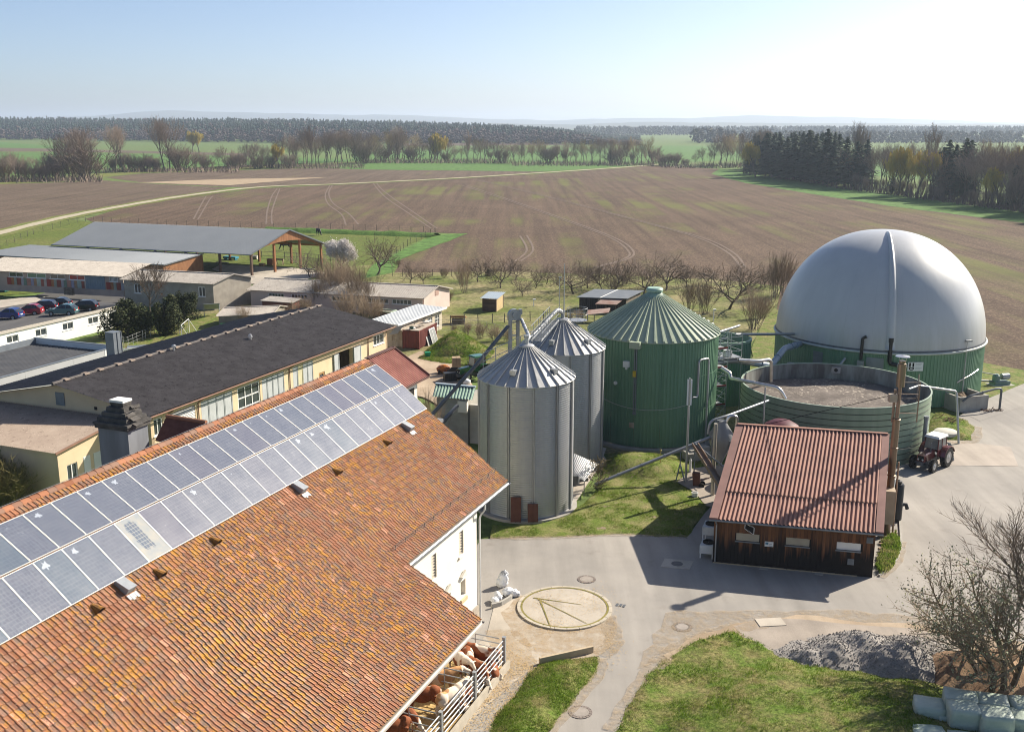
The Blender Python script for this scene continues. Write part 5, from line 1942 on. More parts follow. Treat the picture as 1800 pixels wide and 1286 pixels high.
for z in(3.35,6.3):
 q.lathe(GT,[(GR+0.052,z),(GR+0.058,z+.02),(GR+0.052,z+.04)],64)
q.build('sheet_joint',m_green,gt)
NR=48
re=GR+0.18
P=lambda r_,a,z:Vector((GT.x+r_*math.cos(a),GT.y+r_*math.sin(a),z))
for k in range(NR):
 a0,a1=2*math.pi*k/NR,2*math.pi*(k+1)/NR
 am=(a1-a0)
 q=MB()
 zt,zb=GA_-.12,GE+.06
 q.hexa([P(re,a0,zb-.06),P(re,a1,zb-.06),P(.55,a1,zt-.05),P(.55,a0,zt-.05)],[P(re,a0,zb),P(re,a1,zb),P(.55,a1,zt),P(.55,a0,zt)])
 for(b0,b1) in((0.0,0.30),):
  x0,x1=a0+am*b0,a0+am*b1
  q.hexa([P(re,x0,zb),P(re,x1,zb),P(.55,x1,zt),P(.55,x0,zt)],[P(re,x0+am*.06,zb+.15),P(re,x1-am*.06,zb+.15),P(.55,x1-am*.06,zt+.05),P(.55,x0+am*.06,zt+.05)])
 q.build('roof_sheet',m_green_roof,gt)
q=MB()
q.lathe(GT,[(1.05,GA_-0.42),(0.60,GA_-0.10),(0.55,GA_-.04),(0.72,GA_-.02),(0.74,GA_+.18),(0.64,GA_+.30),(0.02,GA_+.33)],28)
q.build('roof_cap',M('pale_green_cap',(0.33,0.47,0.38),None,2,0.5),gt,smooth=True)
q=MB()
for k in range(10):
 r_=1.6+k*.42
 a=0.12
 z=GE+.25+(GA_-GE-.15)*(1-r_/re)
 q.bar(P(r_,a-.04,z),P(r_,a+.04,z),.14,.08)
q.build('roof_rung',m_white,gt)
def on_cyl(c,r,ang,z,off=0.0):
 return Vector((c.x+(r+off)*math.cos(ang),c.y+(r+off)*math.sin(ang),z))
def ang_for(c,r,px):
 """angle on the visible side of a cylinder whose sight line has photograph column px (approx.)"""
 best=(9e9,0)
 for k in range(720):
  a=-math.pi+2*math.pi*k/720
  p=on_cyl(c,r,a,5.0)
  if(p-V3(0,0,5)).dot(Vector((math.cos(a),math.sin(a),0)))>c.dot(Vector((math.cos(a),math.sin(a),0)))+r:
   continue
  n=Vector((math.cos(a),math.sin(a),0))
  if n.dot(Vector((p.x,p.y,0)))>0:
   continue
  x,y,d=px_of(p)
  if abs(x-px)<best[0]:
   best=(abs(x-px),a)
 return best[1]
a=ang_for(GT,GR,1117)
q=MB()
f=Fr(on_cyl(GT,GR,a,0,.08),(-math.sin(a),math.cos(a)),(math.cos(a),math.sin(a)))
q.box(f,-0.10,-0.03,0,.10,3.4,8.9)
q.box(f,0.05,0.12,0,.10,3.4,8.9)
q.box(f,-0.13,0.15,-.02,.12,3.2,3.38)
q.build('cable_duct',m_leadgrey,gt)
q=MB()
q.box(f,-0.45,0.45,-0.05,0.55,8.95,9.5)
q.build('eaves_box',m_green_roof,gt)
q=MB()
q.box(f,-0.16,0.10,.101,.26,6.5,7.0)
q.build('warning_box',M('yellow_enamel',(0.55,0.38,0.03),None,3,0.4),gt)
a=ang_for(GT,GR,1101)
f=Fr(on_cyl(GT,GR,a,0,.08),(-math.sin(a),math.cos(a)),(math.cos(a),math.sin(a)))
q=MB()
q.box(f,-0.25,0.25,0,.3,7.25,7.75)
q.tube([f.P(0,.15,7.25),f.P(0,.15,7.05)],.1,8)
q.build('control_box',m_white,gt)
a=ang_for(GT,GR,1084)
f=Fr(on_cyl(GT,GR,a,0,.05),(-math.sin(a),math.cos(a)),(math.cos(a),math.sin(a)))
q=MB()
q.tube([f.P(0,0,5.7),f.P(0,.12,5.7)],.16,12)
q.build('porthole',m_white,gt)
a=ang_for(GT,GR,1061)
f=Fr(on_cyl(GT,GR,a,0,.05),(-math.sin(a),math.cos(a)),(math.cos(a),math.sin(a)))
q=MB()
q.bent([f.P(0,0,5.6),f.P(0,.5,5.6),f.P(0,.5,4.9)],.18,10,rad=.25)
q.build('vent_elbow',m_pipe,gt,smooth=True)
q=MB()
q.box(f,-.3,.35,.35,.9,.35,2.1)
q.box(f,-.35,.40,.30,.95,2.102,2.2)
q.build('pump_cabinet',m_leadgrey,gt)
a=ang_for(GT,GR,1111)
f=Fr(on_cyl(GT,GR,a,0,.06),(-math.sin(a),math.cos(a)),(math.cos(a),math.sin(a)))
q=MB()
q.box(f,-.22,.22,0,.03,2.0,2.45)
q.build('notice',m_dirtywhite,gt)
q=MB()
a0,a1=ang_for(GT,GR,1058),ang_for(GT,GR,1205)
q.tube([on_cyl(GT,GR,a0+(a1-a0)*k/16,4.15-0.5*math.sin(math.pi*min(1,k/16*.9)),.1) for k in range(17)],.03,5)
q.build('hose',M('grey_hose',(0.42,0.45,0.38),None,3,0.7),gt)
q=MB()
a=ang_for(GT,GR,1222)
b=ang_for(GT,GR,1239)
A_,B_=on_cyl(GT,GR,a,4.6,.25),on_cyl(GT,GR,b,0.3,.25)
q.bent([on_cyl(GT,GR,a-.10,4.7,.35),A_,V3(A_.x,A_.y,7.8),V3(B_.x,B_.y,7.8),B_],.09,8,rad=.35)
q.build('looped_pipe',m_pipe,gt,smooth=True)
# --- small round tank behind, between the digesters
T2=G(1297,660)
T2=V3(20.9,99.5)
t2=thing('small_green_tank',T2,'small dark green tank with an open top behind the scaffold stairs','tank')
for k in range(12):
 cladding(T2,2.75,0,6.3,5,2*math.pi*k/12+.003,2*math.pi*(k+1)/12-.003,m_green,t2)
q=MB()
q.lathe(T2,[(2.85,6.2),(2.85,6.42),(2.62,6.42),(2.62,5.2)],40)
q.build('rim',m_green_p,t2)
q=MB()
q.lathe(T2,[(2.63,5.4),(0.02,5.5)],40)
q.build('slurry',M('brown_slurry_crust',(0.21,0.155,0.13),(0.27,0.21,0.18),2,0.95,bump=.4),t2)
# --- scaffold stair tower
sc_=thing('scaffold_tower',G(1280,770),'tubular scaffold stair tower between the green digester and the open tank','scaffold')
SF=Fr(V3(17.6,87.3),(0.93,0.36))
SF.b=-SF.b
sw,sdp=1.5,2.6
q=MB()
for u in(0,sw):
 for v in(0,sdp):
  q.tube([SF.P(u,v,0),SF.P(u,v,9.3)],.035,5)
q.build('upright',m_pipe,sc_)
for lev in range(5):
 z=1.0+lev*1.7
 q=MB()
 for h in(0,.5,1.0):
  for(a,b) in(((0,0),(sw,0)),((sw,0),(sw,sdp)),((sw,sdp),(0,sdp)),((0,sdp),(0,0))):
   q.tube([SF.P(*a,z+h),SF.P(*b,z+h)],.024,4)
 q.tube([SF.P(0,0,z),SF.P(sw,0,z+1.7)],.024,4)
 q.tube([SF.P(sw,sdp,z),SF.P(sw,0,z+1.7)],.024,4)
 q.build('rail',m_pipe,sc_)
 q=MB()
 q.box(SF,.05,sw-.05,.05,1.2,z-.03,z+.03)
 q.build('platform',m_galv,sc_)
 q=MB()
 q.box(SF,.03,sw-.03,.02,.05,z+.032,z+.17)
 q.build('toe_board',M('red_toe_board',(0.30,0.05,0.04),None,3,0.7),sc_)
 if lev<4:
  q=MB()
  for s in(.3,.85):
   q.bar(SF.P(s,1.2,z),SF.P(s,2.5,z+1.7),.05,.12)
  for k in range(7):
   t=(k+.5)/7
   q.box(SF,.32,.83,1.2+1.3*t-.1,1.2+1.3*t+.1,z+1.7*t-.015,z+1.7*t+.015)
  q.build('stair_flight',m_galv,sc_)
pl=thing('pipe_bridge',V3(18.6,89.4,6),'cluster of valves, boxes and railings on the platform beside the green digester','platform')
PF=Fr(V3(17.7,89.6),(0.93,0.36))
PF.b=-PF.b
q=MB()
q.box(PF,0,3.4,0,2.4,6.3,6.4)
q.build('deck',m_galv,pl)
q=MB()
for u in(0,1.1,2.2,3.4):
 for v in(0,2.4):
  q.tube([PF.P(u,v,0 if u in(0,3.4) else 6.4),PF.P(u,v,8.6)],.04,5)
for h in(7.0,7.6,8.3):
 for v in(0,2.4):
  q.tube([PF.P(0,v,h),PF.P(3.4,v,h)],.028,4)
 q.tube([PF.P(3.4,0,h),PF.P(3.4,2.4,h)],.028,4)
q.build('railing',m_pipe,pl)
for(u,v,z,s) in((.4,.4,6.42,.5),(1.2,.8,6.42,.35),(1.9,.3,6.42,.45),(2.7,.9,6.42,.3)):
 q=MB()
 q.box(PF,u,u+s,v,v+s,z,z+s*1.4)
 q.build('valve_box',m_pipe if s!=.45 else m_white,pl)
q=MB()
q.hexa([PF.P(-.5,-.6,4.9),PF.P(.1,-.6,4.9),PF.P(.1,0,5.2),PF.P(-.5,0,5.2)],[PF.P(-.6,-.7,6.2),PF.P(.2,-.7,6.2),PF.P(.2,0,6.2),PF.P(-.6,0,6.2)])
q.build('hopper_box',m_green_p,pl)
spout('gas_pipe',[V3(17.9,90.6,5.9),V3(20.5,91.2,6.0),V3(22.2,91.8,5.6)],.28,'thick pale pipe joining the green digester to the valve platform')
spout('gas_pipe',[V3(22.0,92.0,5.6),V3(24.2,93.2,5.0),V3(26.0,95.4,6.2),V3(29.2,101.6,5.3)],.30,'thick blue-grey pipe rising to the white dome',M('blue_grey_pipe',(0.22,0.28,0.34),(0.18,0.23,0.28),1,.4))
spout('slurry_pipe',[V3(20.4,90.0,6.3),V3(22.3,90.4,6.1),V3(23.7,91.2,6.1),V3(23.8,91.2,4.0)],.17,'shiny pipe arching from the platform over the open tank rim',m_stain)
spout('slurry_pipe',[V3(18.2,86.6,6.4),V3(18.9,86.2,6.0),V3(18.9,86.0,5.6),V3(22.4,83.0,5.5),V3(22.9,82.9,4.6)],.17,'shiny pipe slanting from the scaffold into the open tank',m_stain)
spout('roof_pipe',[V3(20.0,97.2,7.4),V3(22.5,99.5,7.6)],.12,'pale pipe across the small green tank rim')
spout('service_pipe',[V3(22.2,99.6,6.7),V3(29.4,103.2,6.0)],.13,'straight blue-grey pipe from the small tank to the dome wall')
# --- white dome gas store on its green wall
DM=V3(38.74,106.47)
DR,DZ,DA=10.42,5.55,16.35
dm=thing('dome_digester',DM,'huge white membrane dome on a low green digester wall','dome')
for k in range(20):
 cladding(DM,DR,0.1,DZ-0.12,9,2*math.pi*k/20+.001,2*math.pi*(k+1)/20-.001,m_green,dm)
def dome_mat():
 t=NT('white_membrane',0.38,0.0,0.5)
 st=t.coord('World',(0.5,0.5,0.05))
 c=t.mix(t.ramp(t.noise(st,1.0,5,0.6),0.3,0.75),(0.47,0.48,0.485),(0.41,0.42,0.43))
 sep=t.n('SeparateXYZ')
 t.l(t.coord('Object'),sep.inputs[0])
 ang=t.math('FRACT',t.math('MULTIPLY',t.math('ARCTAN2',sep.outputs[1],sep.outputs[0]),24/6.28318))
 seam=t.ramp(t.math('ABSOLUTE',t.math('SUBTRACT',ang,.5)),.0,.012,.9,1.0)
 c=t.mix(1.0,c,seam,'MULTIPLY')
 run=t.coord('Object',(.9,.9,.06))
 low=t.math('MULTIPLY',t.ramp(sep.outputs[2],5.4,9.5,1,0),t.ramp(t.noise(run,1.6,6,.7),.42,.7))
 c=t.mix(t.math('MULTIPLY',low,.55),c,(.30,.31,.27))
 t.bump(t.noise(t.coord('Object',(1,1,.3)),.7,3),.12,.15)
 t.b.inputs['Coat Weight'].default_value=.3
 t.b.inputs['Coat Roughness'].default_value=.32
 return t.out(c)
m_dome=dome_mat()
q=MB()
hgt=DA-DZ
prof=[]
for k in range(33):
 t=math.pi/2*k/32
 prof.append(((DR+0.02)*math.cos(t)**0.93 if k<32 else 0.01,DZ+hgt*math.sin(t)))
q.lathe(DM,prof,96)
q.build('membrane',m_dome,dm,smooth='all')
q=MB()
q.lathe(DM,[(DR-.05,DZ-.16),(DR+0.22,DZ-.16),(DR+0.27,DZ-.06),(DR+.22,DZ+.03),(DR+.05,DZ+.05)],96)
q.build('rim',M('pale_rim',(0.47,0.50,0.47),(0.40,0.43,0.40),1,.6),dm,smooth='all')
q=MB()
q.lathe(DM,[(DR+.06,DZ+.05),(DR+.13,DZ+.10),(DR+.06,DZ+.22)],96)
q.build('clamp_strip',m_dgrey,dm,smooth='all')
a=ang_for(DM,DR,1562)
q=MB()
ri=[]
for k in range(26):
 t=math.pi/2*(0.02+0.90*k/25)
 r_,z=(DR+.03)*math.cos(t)**0.93,DZ+hgt*math.sin(t)
 w=0.85*(1-0.75*(k/25))+.12
 hh=0.42*(1-0.15*(k/25))*min(1,(26-k)/3.0)
 n=Vector((math.cos(a)*math.cos(t),math.sin(a)*math.cos(t),math.sin(t)*1.0)).normalized()
 s=Vector((-math.sin(a),math.cos(a),0))
 c0=Vector((DM.x+r_*math.cos(a),DM.y+r_*math.sin(a),z))
 ri.append([c0+s*(-w/2)-n*.05,c0+s*(-w*.3)+n*hh*.75,c0+n*hh,c0+s*(w*.3)+n*hh*.75,c0+s*(w/2)-n*.05])
pts=[p for row in ri for p in row]
q.add(pts,[(5*i+j,5*i+j+1,5*i+j+6,5*i+j+5) for i in range(25) for j in range(4)]+[tuple(range(5)),tuple(range(125,130))])
q.build('air_duct',m_dome,dm,smooth='all')
for px,kk in((1512,0),(1557,1)):
 a=ang_for(DM,DR,px)
 f=Fr(on_cyl(DM,DR,a,0,.15),(-math.sin(a),math.cos(a)),(math.cos(a),math.sin(a)))
 q=MB()
 if kk:
  q.bent([f.P(0,.1,DZ+1.5),f.P(0,.15,DZ-1.0),f.P(.7,.25,DZ-1.1)],.2,10,rad=.3)
  q.lathe(f.P(0,.1,DZ+1.1),[(.24,0),(.24,.4)],10)
 else:
  q.bent([f.P(.35,.1,DZ+1.5),f.P(0,.1,DZ+1.3),f.P(0,.12,DZ-.8)],.15,10,rad=.3)
 q.build('black_pipe',M('black_plastic_pipe',(0.012,0.014,0.016),None,2,.35),dm,smooth=True)
 q=MB()
 if kk:
  q.tube([f.P(.7,.25,DZ-1.1),f.P(1.6,.3,DZ-1.1)],.15,10)
 else:
  q.box(f,-.3,.3,.0,.35,DZ-1.75,DZ-.9)
  q.tube([f.P(0,.2,DZ-1.5),f.P(-.9,.6,DZ-3.0)],.14,8)
 q.build('pipe_box',m_pipe,dm)
for px,w,z0,z1 in((1440,.55,1.2,4.9),(1541,.8,3.4,5.0)):
 a=ang_for(DM,DR,px)
 f=Fr(on_cyl(DM,DR,a,0,.07),(-math.sin(a),math.cos(a)),(math.cos(a),math.sin(a)))
 q=MB()
 q.box(f,-w,w,0,.04,z0,z1)
 q.build('access_panel',m_leadgrey,dm)
 if w>.6:
  q=MB()
  q.box(f,-1.1,1.3,.1,1.0,2.3,2.38)
  for u in(-1.1,0,1.3):
   q.bar(f.P(u,1.0,2.3),f.P(u,1.0,3.4),.05)
  for h in(2.85,3.4):
   q.bar(f.P(-1.1,1.0,h),f.P(1.3,1.0,h),.045)
  q.build('balcony',m_pipe,dm)
a=ang_for(DM,DR,1610)
f=Fr(on_cyl(DM,DR,a,0,.09),(-math.sin(a),math.cos(a)),(math.cos(a),math.sin(a)))
if px_of(f.P(1,0,4))[0]<px_of(f.P(0,0,4))[0]:
 f.a=-f.a
q=MB()
q.box(f,-.75,.75,0,.05,3.85,4.72)
sg=q.build('sign',m_white,dm)
q=MB()
for u in(-.62,-.30):
 q.box(f,u,u+.16,.051,.058,4.25,4.66)
q.box(f,-.64,-.12,.051,.058,4.12,4.20)
arc=[(-.38+.26*math.cos(t),4.14+.22*math.sin(t)) for t in[math.pi+math.pi*k/8 for k in range(9)]]
arc2=[(-.38+.13*math.cos(t),4.10+.10*math.sin(t)) for t in[2*math.pi-math.pi*k/8 for k in range(9)]]
for k in range(8):
 q.extrude([f.P(*x) for x in((arc[k][0],.051,arc[k][1]),(arc[k+1][0],.051,arc[k+1][1]),(arc2[7-k][0],.051,arc2[7-k][1]),(arc2[8-k][0],.051,arc2[8-k][1]))],f.b*.007)
q.build('emblem',m_dark,sg)
q=MB()
for k in range(5):
 q.box(f,.0,.62-.12*(k%3),.051,.056,4.55-k*.13,4.57-k*.13)
q.build('lettering',m_leadgrey,sg)
ca,cb=ang_for(DM,DR,1440),0
spout('rail_pipe',[on_cyl(DM,DR,ang_for(DM,DR,1402),2.4,1.2),on_cyl(DM,DR,ang_for(DM,DR,1402),3.3,1.2),on_cyl(DM,DR,ang_for(DM,DR,1475),3.4,1.1),on_cyl(DM,DR,ang_for(DM,DR,1490),4.7,.2)],.12,'pale bent pipe along the green wall behind the open tank')
q=MB()
q.tube([on_cyl(DM,DR,ang_for(DM,DR,1686)+(-.0+.028*k),2.4+.13*k**0.7,.12) for k in range(14)],.05,6)
q.build('wall_pipe',m_stain,dm)
# --- open slurry tank
OT=V3(27.9,85.9)
OR_,OZ=7.85,5.12
ot=thing('open_slurry_tank',OT,'wide open pale green slurry tank with a dark crust','slurry tank')
nr=10
for k in range(nr):
 z0,z1=0.05+(OZ-.05)*k/nr,0.05+(OZ-.05)*(k+1)/nr
 q=MB()
 q.lathe(OT,[(OR_,z0),(OR_+.035,z0+.03),(OR_+.012,z1-.06),(OR_-.02,z1-.03),(OR_,z1)],72)
 q.build('wall_ring',m_green_t,ot,smooth=True)
 q=MB()
 q.lathe(OT,[(OR_+.02,z1-.05),(OR_+.045,z1-.03),(OR_+.02,z1-.01)],72)
 q.build('seam',M('dark_seam',(0.055,0.07,0.05),None,2,.8),ot)
m_inner=M('stained_inner_wall',(0.30,0.31,0.28),(0.13,0.115,0.10),1.1,0.8,stretch=(1,1,.25))
q=MB()
q.lathe(OT,[(OR_-.06,OZ-.02),(OR_-.06,3.0)],72)
q.build('inner_wall',m_inner,ot,smooth='all')
q=MB()
q.lathe(OT,[(OR_-.08,OZ-.02),(OR_-.08,OZ+.05),(OR_+.05,OZ+.05),(OR_+.05,OZ-.02)],72)
q.build('rim',M('pale_green_rim',(0.34,0.42,0.34),None,2,.55),ot)
def crust_mat():
 t=NT('slurry_crust',0.92,0,.2)
 co=t.coord('World')
 c=t.mix(t.ramp(t.noise(co,0.5,6,.65),.35,.65),(0.10,0.084,0.074),(0.17,0.145,0.128))
 sp=t.math('MULTIPLY',t.ramp(t.noise(co,3.2,5,.75),.54,.62),t.ramp(t.noise(co,.33,3,.6),.38,.56))
 c=t.mix(sp,c,(0.50,0.44,0.36))
 c=t.mix(t.ramp(t.noise(co,1.6,4,.7),.62,.70,0,.6),c,(0.07,.06,.055))
 t.bump(t.noise(co,4,5,.7),.5,.08)
 return t.out(c)
q=MB()
N,Mr=64,16
vs=[(OT.x,OT.y,3.72)]
for i in range(1,Mr+1):
 for j in range(N):
  a=2*math.pi*j/N
  r_=(OR_-.07)*i/Mr
  x,y=OT.x+r_*math.cos(a),OT.y+r_*math.sin(a)
  vs.append((x,y,3.72+.12*mnoise.noise(Vector((x*.5,y*.5,2)))+.05*mnoise.noise(Vector((x*2,y*2,5)))))
fs=[(0,1+j,1+(j+1)%N) for j in range(N)]
for i in range(Mr-1):
 for j in range(N):
  fs.append((1+i*N+j,1+(i+1)*N+j,1+(i+1)*N+(j+1)%N,1+i*N+(j+1)%N))
q.add(vs,fs)
q.build('slurry',crust_mat(),ot,smooth='all')
q=MB()
a=ang_for(OT,OR_,1624)
q.tube([on_cyl(OT,OR_,a,0.1,.35),on_cyl(OT,OR_,a,3.55,.35)],.16,10)
q.tube([on_cyl(OT,OR_,a,3.552,.35),on_cyl(OT,OR_,a,3.9,.35)],[.17,.22],10)
q.build('vent_pipe',m_leadgrey,label='upright grey vent pipe against the right side of the open tank',cat='pipe')
q=MB()
f=Fr(on_cyl(OT,OR_,1.25,4.4,-.25),(-1,.3))
q.box(f,-.4,.4,-.1,.1,-.05,.5)
q.build('overflow_plate',m_pipe,ot)
q=MB()
q.tube([f.P(0,-.11,.25),f.P(0,-.2,.25)],.17,10)
q.build('overflow_hole',m_dark,ot)
q=MB()
p=OT+V3(6.2,-2.6,0)
q.tube([p+V3(0,0,3.8),p+V3(0,0,6.6)],.05,6)
q.bar(p+V3(-1.6,0,5.9),p+V3(.1,0,5.9),.06)
q.bar(p+V3(-1.6,0,4.5),p+V3(.1,0,4.5),.06)
q.build('stirrer_frame',M('rusty_steel_frame',(0.25,0.19,0.14),(0.35,0.30,0.25),3,.7),ot)
# --- feed bunker and pipe gallows right of the tank
fb=thing('feed_bunker',G(1690,700),'open concrete feed bunker heaped with dark silage at the dome wall','bunker')
b0,b1,b2,b3=G(1640,691,1.9),G(1689,726),G(1730,718),G(1708,678,1.9)
FB=Fr(V3(G(1689,726).x,G(1689,726).y),(0.955,0.30))
FB.b=-FB.b
fwid=2.9
for j in range(5):
 q=MB()
 q.box(FB,j*.58,j*.58+.57,0,.2,0,1.55)
 q.build('wall_panel',m_concrete,fb)
for j in range(8):
 q=MB()
 q.box(FB,-.22,-.002,j*.7+.0,j*.7+.69,0,1.55)
 q.build('wall_panel',m_concrete,fb)
q=MB()
q.box(FB,fwid+.002,fwid+.2,0,5.4,0,1.55)
q.build('wall_panel',m_concrete,fb)
q=MB()
q.box(FB,-.26,fwid+.24,5.0,5.25,1.5,2.5)
q.build('push_plate',m_dark,fb)
q=MB()
NN=16
for i in range(NN+1):
 for j in range(NN+1):
  u,v=fwid*i/NN,.22+4.8*j/NN
  q.v.append(tuple(FB.P(u,v,.75+.9*math.exp(-((u-1.6)/1.3)**2-((v-3.4)/1.6)**2)+.16*mnoise.noise(Vector((u*2.2,v*2.2,1))))))
for i in range(NN):
 for j in range(NN):
  k=i*(NN+1)+j
  q.f.append((k,k+NN+1,k+NN+2,k+1))
  q.m.append(0)
q.build('silage',M('dark_silage',(0.085,0.06,0.042),(0.20,0.14,0.085),3.5,.95,bump=.7,bscale=14),fb)
spout('bent_pipe',[FB.P(-.1,-.15,1.2),FB.P(.4,-.35,1.75),FB.P(3.6,-.35,2.25),FB.P(4.2,-.35,2.2),FB.P(4.2,-.35,.1)],.11,'dark bent pipe over the front of the feed bunker',m_dgrey)
rs=random.Random(4)
q=MB()
for k in range(70):
 c=FB.P(3.5 if k%2 else 2.5,-.5,.12)+V3(rs.gauss(0,.25),rs.gauss(0,.2),0)
 d=Vector((rs.gauss(0,1),rs.gauss(0,1),rs.uniform(0,.7))).normalized()*.35
 q.bar(c,c+d,.03)
q.build('brush_heap',M('brown_brush',(0.13,0.065,0.035),None,4,.9),label='little brown brush heap at the foot of the feed bunker',cat='brush heap')
spout('gallows_pipe',[V3(33.4,83.4,5.3),V3(34.6,84.4,5.35),G(1677,705,0)*0+V3(38.4,85.6,4.55),V3(38.6,84.6,0.15)],.10,'pipe running from the open tank to an upright post by the lawn',m_pipe,rad=.3)
q=MB()
p=G(1689,712)
q.tube([p,p+V3(0,0,6.5)],[.05,.035],6)
q.box(Fr(p+V3(0,0,6.4),(1,0)),-.15,.45,-.12,.12,0,.16)
q.build('lamp_mast',m_pipe,label='thin lamp mast standing at the feed bunker corner',cat='lamp mast')
pm=thing('pump_unit',G(1757,677),'small green-grey pump unit on the grass right of the dome','pump')
p=G(1757,677)
f=Fr(p,(1,.2))
q=MB()
q.box(f,-.9,.9,-.5,.5,.12,.5)
q.lathe(p+V3(-.45,0,.5),[(.02,0),(.38,0),(.38,.55),(.2,.75),(.02,.75)],14)
q.build('pump_body',M('green_grey_enamel',(0.17,0.25,0.22),(0.14,0.2,0.18),2,.5),pm)
q=MB()
q.tube([f.P(.1,0,.95),f.P(.95,0,.95)],.34,12)
q.build('motor',m_pipe,pm)
q=MB()
q.tube([f.P(-.9,0,.5),f.P(-3.4,.3,.8)],.09,8)
q.tube([f.P(-.6,0,1.2),f.P(-2.5,.2,1.6)],.06,6)
q.build('suction_pipe',m_dgrey,pm)
q=MB()
q.box(f,-1.2,1.3,-.8,.8,0.0,.12)
q.build('base_slab',m_concrete,pm)
# -- POWER HOUSE (timber hut) AND ITS STACK
hutA,hutB,hutR=Vector((12.24,59.66,0)),Vector((22.22,57.26,0)),Vector((15.83,69.46,0))
ha,hb=(hutB-hutA).normalized(),(hutR-hutA).normalized()
HL,HD=(hutB-hutA).length,(hutR-hutA).length
HU=Fr(hutA,ha,hb)
hut=thing('power_house',HU.P(HL/2,HD/2,0),'timber-clad power house with a faded red corrugated roof beside the open tank','hut')
m_hutroof=M('faded_red_corrugated',(0.315,0.16,0.118),(0.235,0.118,0.09),0.7,0.8,bump=0.15,bscale=20,coord='World')
def hz(v):
 return 3.2+(6.3-3.2)*v/HD
q=MB()
v1=HD*0.27
q.corr(HU.P(.5,v1-.12,hz(v1-.12)+.07),HU.P(HL-.45,v1-.12,hz(v1-.12)+.07),HU.P(.5,HD,hz(HD)+.05),HU.P(HL-.45,HD,hz(HD)+.05),36,0.10,seg=8)
q.build('roof_sheet',m_hutroof,hut)
q=MB()
q.corr(HU.P(.5,-.05,hz(0)-.02),HU.P(HL-.45,-.05,hz(0)-.02),HU.P(.5,v1+.1,hz(v1+.1)),HU.P(HL-.45,v1+.1,hz(v1+.1)),36,0.10,seg=8)
q.build('roof_sheet',m_hutroof,hut)
q=MB()
q.corr(HU.P(.2,HD,6.3),HU.P(HL-.2,HD,6.3),HU.P(.2,HD+4.0,5.1),HU.P(HL-.2,HD+4.0,5.1),38,0.085)
q.build('rear_roof',m_hutroof,hut)
q=MB()
for u0_,u1_ in((0.0,.52),(HL-.47,HL)):
 q=MB()
 q.hexa([HU.P(u0_,-.06,hz(0)-.02),HU.P(u1_,-.06,hz(0)-.02),HU.P(u1_,HD,6.26),HU.P(u0_,HD,6.26)],[HU.P(u0_,-.06,hz(0)+.10),HU.P(u1_,-.06,hz(0)+.10),HU.P(u1_,HD,6.40),HU.P(u0_,HD,6.40)])
 q.build('verge',M('brown_red_verge',(0.27,0.15,0.125),(0.22,0.12,0.10),1,.8),hut)
q=MB()
q.bar(HU.P(.1,HD,6.42),HU.P(HL-.1,HD,6.42),.3,.06)
q.build('ridge_cap',m_hutroof,hut)
q=MB()
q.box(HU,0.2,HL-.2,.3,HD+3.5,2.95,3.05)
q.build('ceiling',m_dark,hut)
gutter(0.0,HL,-.14,hz(0)-.03,hut,m_leadgrey,HU)
def plank_mat():
 t=NT('weathered_cladding',0.85,0,.2)
 g=t.n('NewGeometry').outputs['Position']
 sep=t.n('SeparateXYZ')
 t.l(g,sep.inputs[0])
 st=t.coord('World',(6,6,.5))
 n=t.noise(st,1.0,4,.6)
 k=t.rnd()
 c=t.mix(t.ramp(n,.3,.7),(0.20,0.085,0.035),(0.11,0.055,0.032))
 c=t.mix(1.0,c,t.ramp(k,0,1,.65,1.25),'MULTIPLY')
 edge=t.math('ADD',sep.outputs[2],t.math('ADD',t.math('MULTIPLY',t.math('SUBTRACT',n,.5),-2.2),t.math('MULTIPLY',t.math('SUBTRACT',k,.5),.8)))
 c=t.mix(t.ramp(edge,1.25,2.15,1,0),c,(0.018,0.015,0.014))
 t.bump(n,.3,.01)
 return t.out(c)
m_plank=plank_mat()
FW=Fr(HU.P(.28,.42,0),ha,-hb)
FL_=HL-.75
HWN=[(1.35,2.75,1.75,2.25),(4.35,5.75,1.75,2.25),(7.35,8.75,1.75,2.25)]
n=44
for k in range(n):
 u0_,u1_=FL_*k/n+.006,FL_*(k+1)/n-.006
 q=MB()
 hol=[h for h in HWN if h[0]-.02<(u0_+u1_)/2<h[1]+.02]
 off=.0 if k%2 else .022
 if hol:
  q.box(FW,u0_,u1_,-.03,off,.18,hol[0][2])
  q.box(FW,u0_,u1_,-.03,off,hol[0][3],3.1)
 else:
  q.box(FW,u0_,u1_,-.03,off,.18,3.1)
 q.build('plank',m_plank,hut)
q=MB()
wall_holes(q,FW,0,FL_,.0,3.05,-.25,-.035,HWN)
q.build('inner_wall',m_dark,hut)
q=MB()
for u in(0,FL_):
 f_=Fr(FW.P(u,0,0),hb,ha)
for k in range(40):
 for uu in(0.0,FL_):
  pass
q.box(Fr(FW.P(0,0),hb,-ha),.03,HD+2.6,-.03,.03,.1,3.0)
q.box(Fr(FW.P(FL_,0),hb,-ha),.03,HD+2.6,-.03,.03,.1,3.0)
q.build('side_wall',m_plank,hut)
q=MB()
for u in(0.0,FL_):
 f_=Fr(FW.P(u,0),hb,-ha)
 q=MB()
 q.extrude([f_.P(.03,-.03,3.002),f_.P(HD+2.6,-.03,3.002),f_.P(HD+2.6,-.03,5.2),f_.P(HD-.4,-.03,6.2),f_.P(.03,-.03,3.2)],-ha*.06)
 q.build('gable_wall',m_plank,hut)
